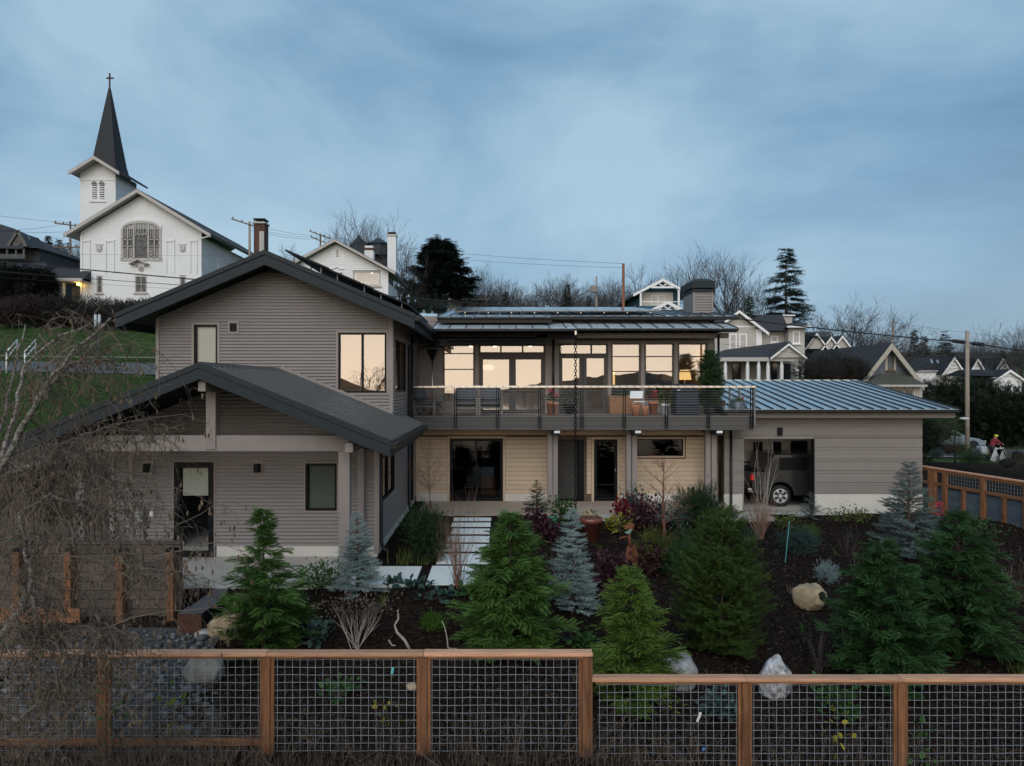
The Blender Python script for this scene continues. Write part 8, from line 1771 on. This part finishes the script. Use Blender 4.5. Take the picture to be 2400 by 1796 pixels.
cprism('cabin', [(-1.9, .95), (-1.45, 1.42), (.1, 1.46), (.95, .98)], -.72, .72, cp, cr2); cprism('side_window', [(-1.6, 1.02), (-1.32, 1.36), (.05, 1.39), (.65, 1.03)], -.735, -.72, K['panefar'], cr2, 0); cprism('windscreen', [(.2, 1.43), (.96, 1.0), (.98, 1.02), (.22, 1.45)], -.62, .62, K['panefar'], cr2, 0)
for u in (-1.3, 1.35):
    for v in (-.8, .8): q = cl(u, v, .32); m = MB().lathe([(.0, -.1), (.2, -.1), (.32, -.08), (.32, .08), (0, .1)], q, 18, 'y'); m.build('wheel', K['rubber'], cr2, True)
for v in (-.6, .6): q = cl(2.18, v, .62); MB().box(q[0] - .06, q[0] + .06, q[1] - .14, q[1] + .14, q[2] - .06, q[2] + .06).build('headlight', K['white'], cr2, bevel=.02)
# person leaning over, red jacket and yellow cap
c = at(2325, 1080)
def skin(name, joints, edges, radii, mat, parent, sub=2):
    me = bpy.data.meshes.new(name); me.from_pydata(joints, edges, []); o = setmesh(name, me, mat, parent);
    md = o.modifiers.new('skin', 'SKIN'); bpy.context.view_layer.update()
    for i, r_ in enumerate(radii): me.skin_vertices[0].data[i].radius = r_ if hasattr(r_, '__len__') else (r_, r_)
    me.skin_vertices[0].data[0].use_root = True; s2 = o.modifiers.new('sub', 'SUBSURF'); s2.levels = s2.render_levels = sub; return o
pe = thing('person', 'person in a dark red jacket and yellow cap bending over a loaded cart', 'person', c)
J = [(0, 0, .93), (.06, 0, 1.15), (.16, 0, 1.38), (.22, 0, 1.50), (.27, 0, 1.60), (-.02, .09, .88), (.02, .11, .48), (-.04, .12, .06), (.08, .12, .03), (-.02, -.09, .88), (.06, -.12, .48), (-.0, -.13, .06), (.12, -.13, .03), (.16, .19, 1.40), (.34, .24, 1.18), (.56, .20, 1.08), (.64, .19, 1.05), (.16, -.19, 1.40), (.36, -.24, 1.20), (.58, -.20, 1.10), (.66, -.19, 1.07)]
E = [(0, 1), (1, 2), (2, 3), (3, 4), (0, 5), (5, 6), (6, 7), (7, 8), (0, 9), (9, 10), (10, 11), (11, 12), (2, 13), (13, 14), (14, 15), (15, 16), (2, 17), (17, 18), (18, 19), (19, 20)]
Rr_ = [.13, .13, .13, .055, .095, .085, .06, .045, .045, .085, .06, .045, .045, .065, .05, .035, .03, .065, .05, .035, .03]
skin('body', J, E, Rr_, M('skin_tone', (.42, .26, .19), .6), pe)
skin('trousers', [J[0], J[5], J[6], J[7], J[9], J[10], J[11]], [(0, 1), (1, 2), (2, 3), (0, 4), (4, 5), (5, 6)], [.15, .11, .085, .075, .11, .085, .075], M('dark_trousers', (.03, .035, .05), .8), pe)
skin('jacket', [J[1], (-.0, 0, .95), J[2], (.20, 0, 1.46), J[13], J[14], J[15], J[17], J[18], J[19]], [(0, 1), (0, 2), (2, 3), (2, 4), (4, 5), (5, 6), (2, 7), (7, 8), (8, 9)], [.165, .165, .165, .09, .095, .075, .055, .095, .075, .055], M('red_jacket', (.20, .02, .03), .75, var=.2, vs=6), pe)
MB().lathe([(.125, 1.60), (.13, 1.65), (.10, 1.72), (0, 1.75)], (.27, 0, 0), 14).build('cap', M('yellow_cap', (.55, .5, .06), .6), pe, True, local=True)
MB().box(.0, .14, .06, .17, 0, .09).build('shoe', K['dark'], pe, bevel=.02, local=True); MB().box(.04, .18, -.19, -.08, 0, .09).build('shoe', K['dark'], pe, bevel=.02, local=True)
kt = at(2302, 1078); cart = wthing('loaded_cart', 'low cart piled with black bags and pale boxes next to the person', 'cart', kt); X, Y, z = kt
MB().box(X - .95, X + .95, Y - .4, Y + .4, z + .28, z + .34).build('bed', K['steel'], cart); 
for dx in (-.7, .7): MB().lathe([(.1, -.05), (.19, -.05), (.19, .05), (.1, .05)], (X + dx, Y - .4, z + .19), 16, 'y').build('wheel', K['rubber'], cart); MB().lathe([(.1, -.05), (.19, -.05), (.19, .05), (.1, .05)], (X + dx, Y + .4, z + .19), 16, 'y').build('wheel', K['rubber'], cart)
MB().tube([(X + .95, Y, z + .32), (X + 1.25, Y, z + .9)], .02, 6).build('handle', K['steel'], cart)
for i, (dx, w_, h_, mt, lb) in enumerate(((-.62, .5, .42, K['navy'], 'black bag on the near end of the loaded cart'), (-.02, .44, .58, M('pale_crate', (.35, .4, .42), .6), 'pale crate in the middle of the loaded cart'), (.45, .4, .3, M('yellow_tub', (.45, .42, .08), .6), 'yellow tub at the handle end of the loaded cart'))): tag(B('cart_load', mt, None, X + dx - w_ / 2, X + dx + w_ / 2, Y - .32, Y + .3, z + .342, z + .34 + h_, .08), lb, 'load')
kt = at(2342, 1082); X, Y, z = kt; aS = wthing('a_frame_sign', 'pale folded A-frame board standing on the street by the person', 'sign', kt)
for sg in (-1, 1): MB().beam((X + sg * .38, Y, z), (X + .02 * sg, Y, z + .85), .5, .03, (0, 1, 0)).build('board', M('grey_board', (.38, .39, .40), .6) if 'gb' not in K else K['gb'], aS)
for sg in (-1, 1): MB().beam((X + sg * .39, Y - .3, z), (X + .02 * sg, Y - .3, z + .87), .05, .05, (0, 1, 0)).build('edge_strip', K['black'], aS)
c = at(2252, 1066); sl2 = wthing('street_lamp', 'street lamp with pale cobra head beside the garage eave', 'street lamp', (U(2238, 46), 46, h(U(2238, 46), 46))); X = U(2238, 46); MB().tube([(X, 46, h(X, 46) - .3), (X, 46, V(992, 46) - .1), (X + .05, 46, V(986, 46)), (X + .35, 46, V(983, 46))], .05, 8).build('pole', K['char'], sl2, True); MB().lathe([(0, -.30), (.07, -.26), (.10, 0), (.06, .28), (0, .32)], (X + .6, 46, V(981.5, 46)), 12, 'x').build('lamp_head', M('lamp_head', (.5, .5, .48), .4), sl2, True)
yh = wthing('tan_house', 'tan brick house wall with bare tree at the street end', 'house', (U(2370, 66), 66, -1)); MB().box(U(2340, 66), U(2460, 66), 66, 70, -1.5, V(1028, 66)).build('wall', M('tan_brick', (.28, .19, .11), .8, var=.2, vs=3), yh); MB().hexa([(U(2335, 66), 65.5, V(1029, 66)), (U(2470, 66), 65.5, V(1029, 66)), (U(2470, 66), 70, V(1029, 66)), (U(2335, 66), 70, V(1029, 66)), (U(2345, 66), 67, V(1020, 66)), (U(2470, 66), 67, V(1020, 66)), (U(2470, 66), 69, V(1020, 66)), (U(2345, 66), 69, V(1020, 66))]).build('roof', K['shingle'], yh); MB().box(U(2390, 66), U(2405, 66), 65.95, 66, V(1050, 66), V(1036, 66)).build('window', K['panefar'], yh)
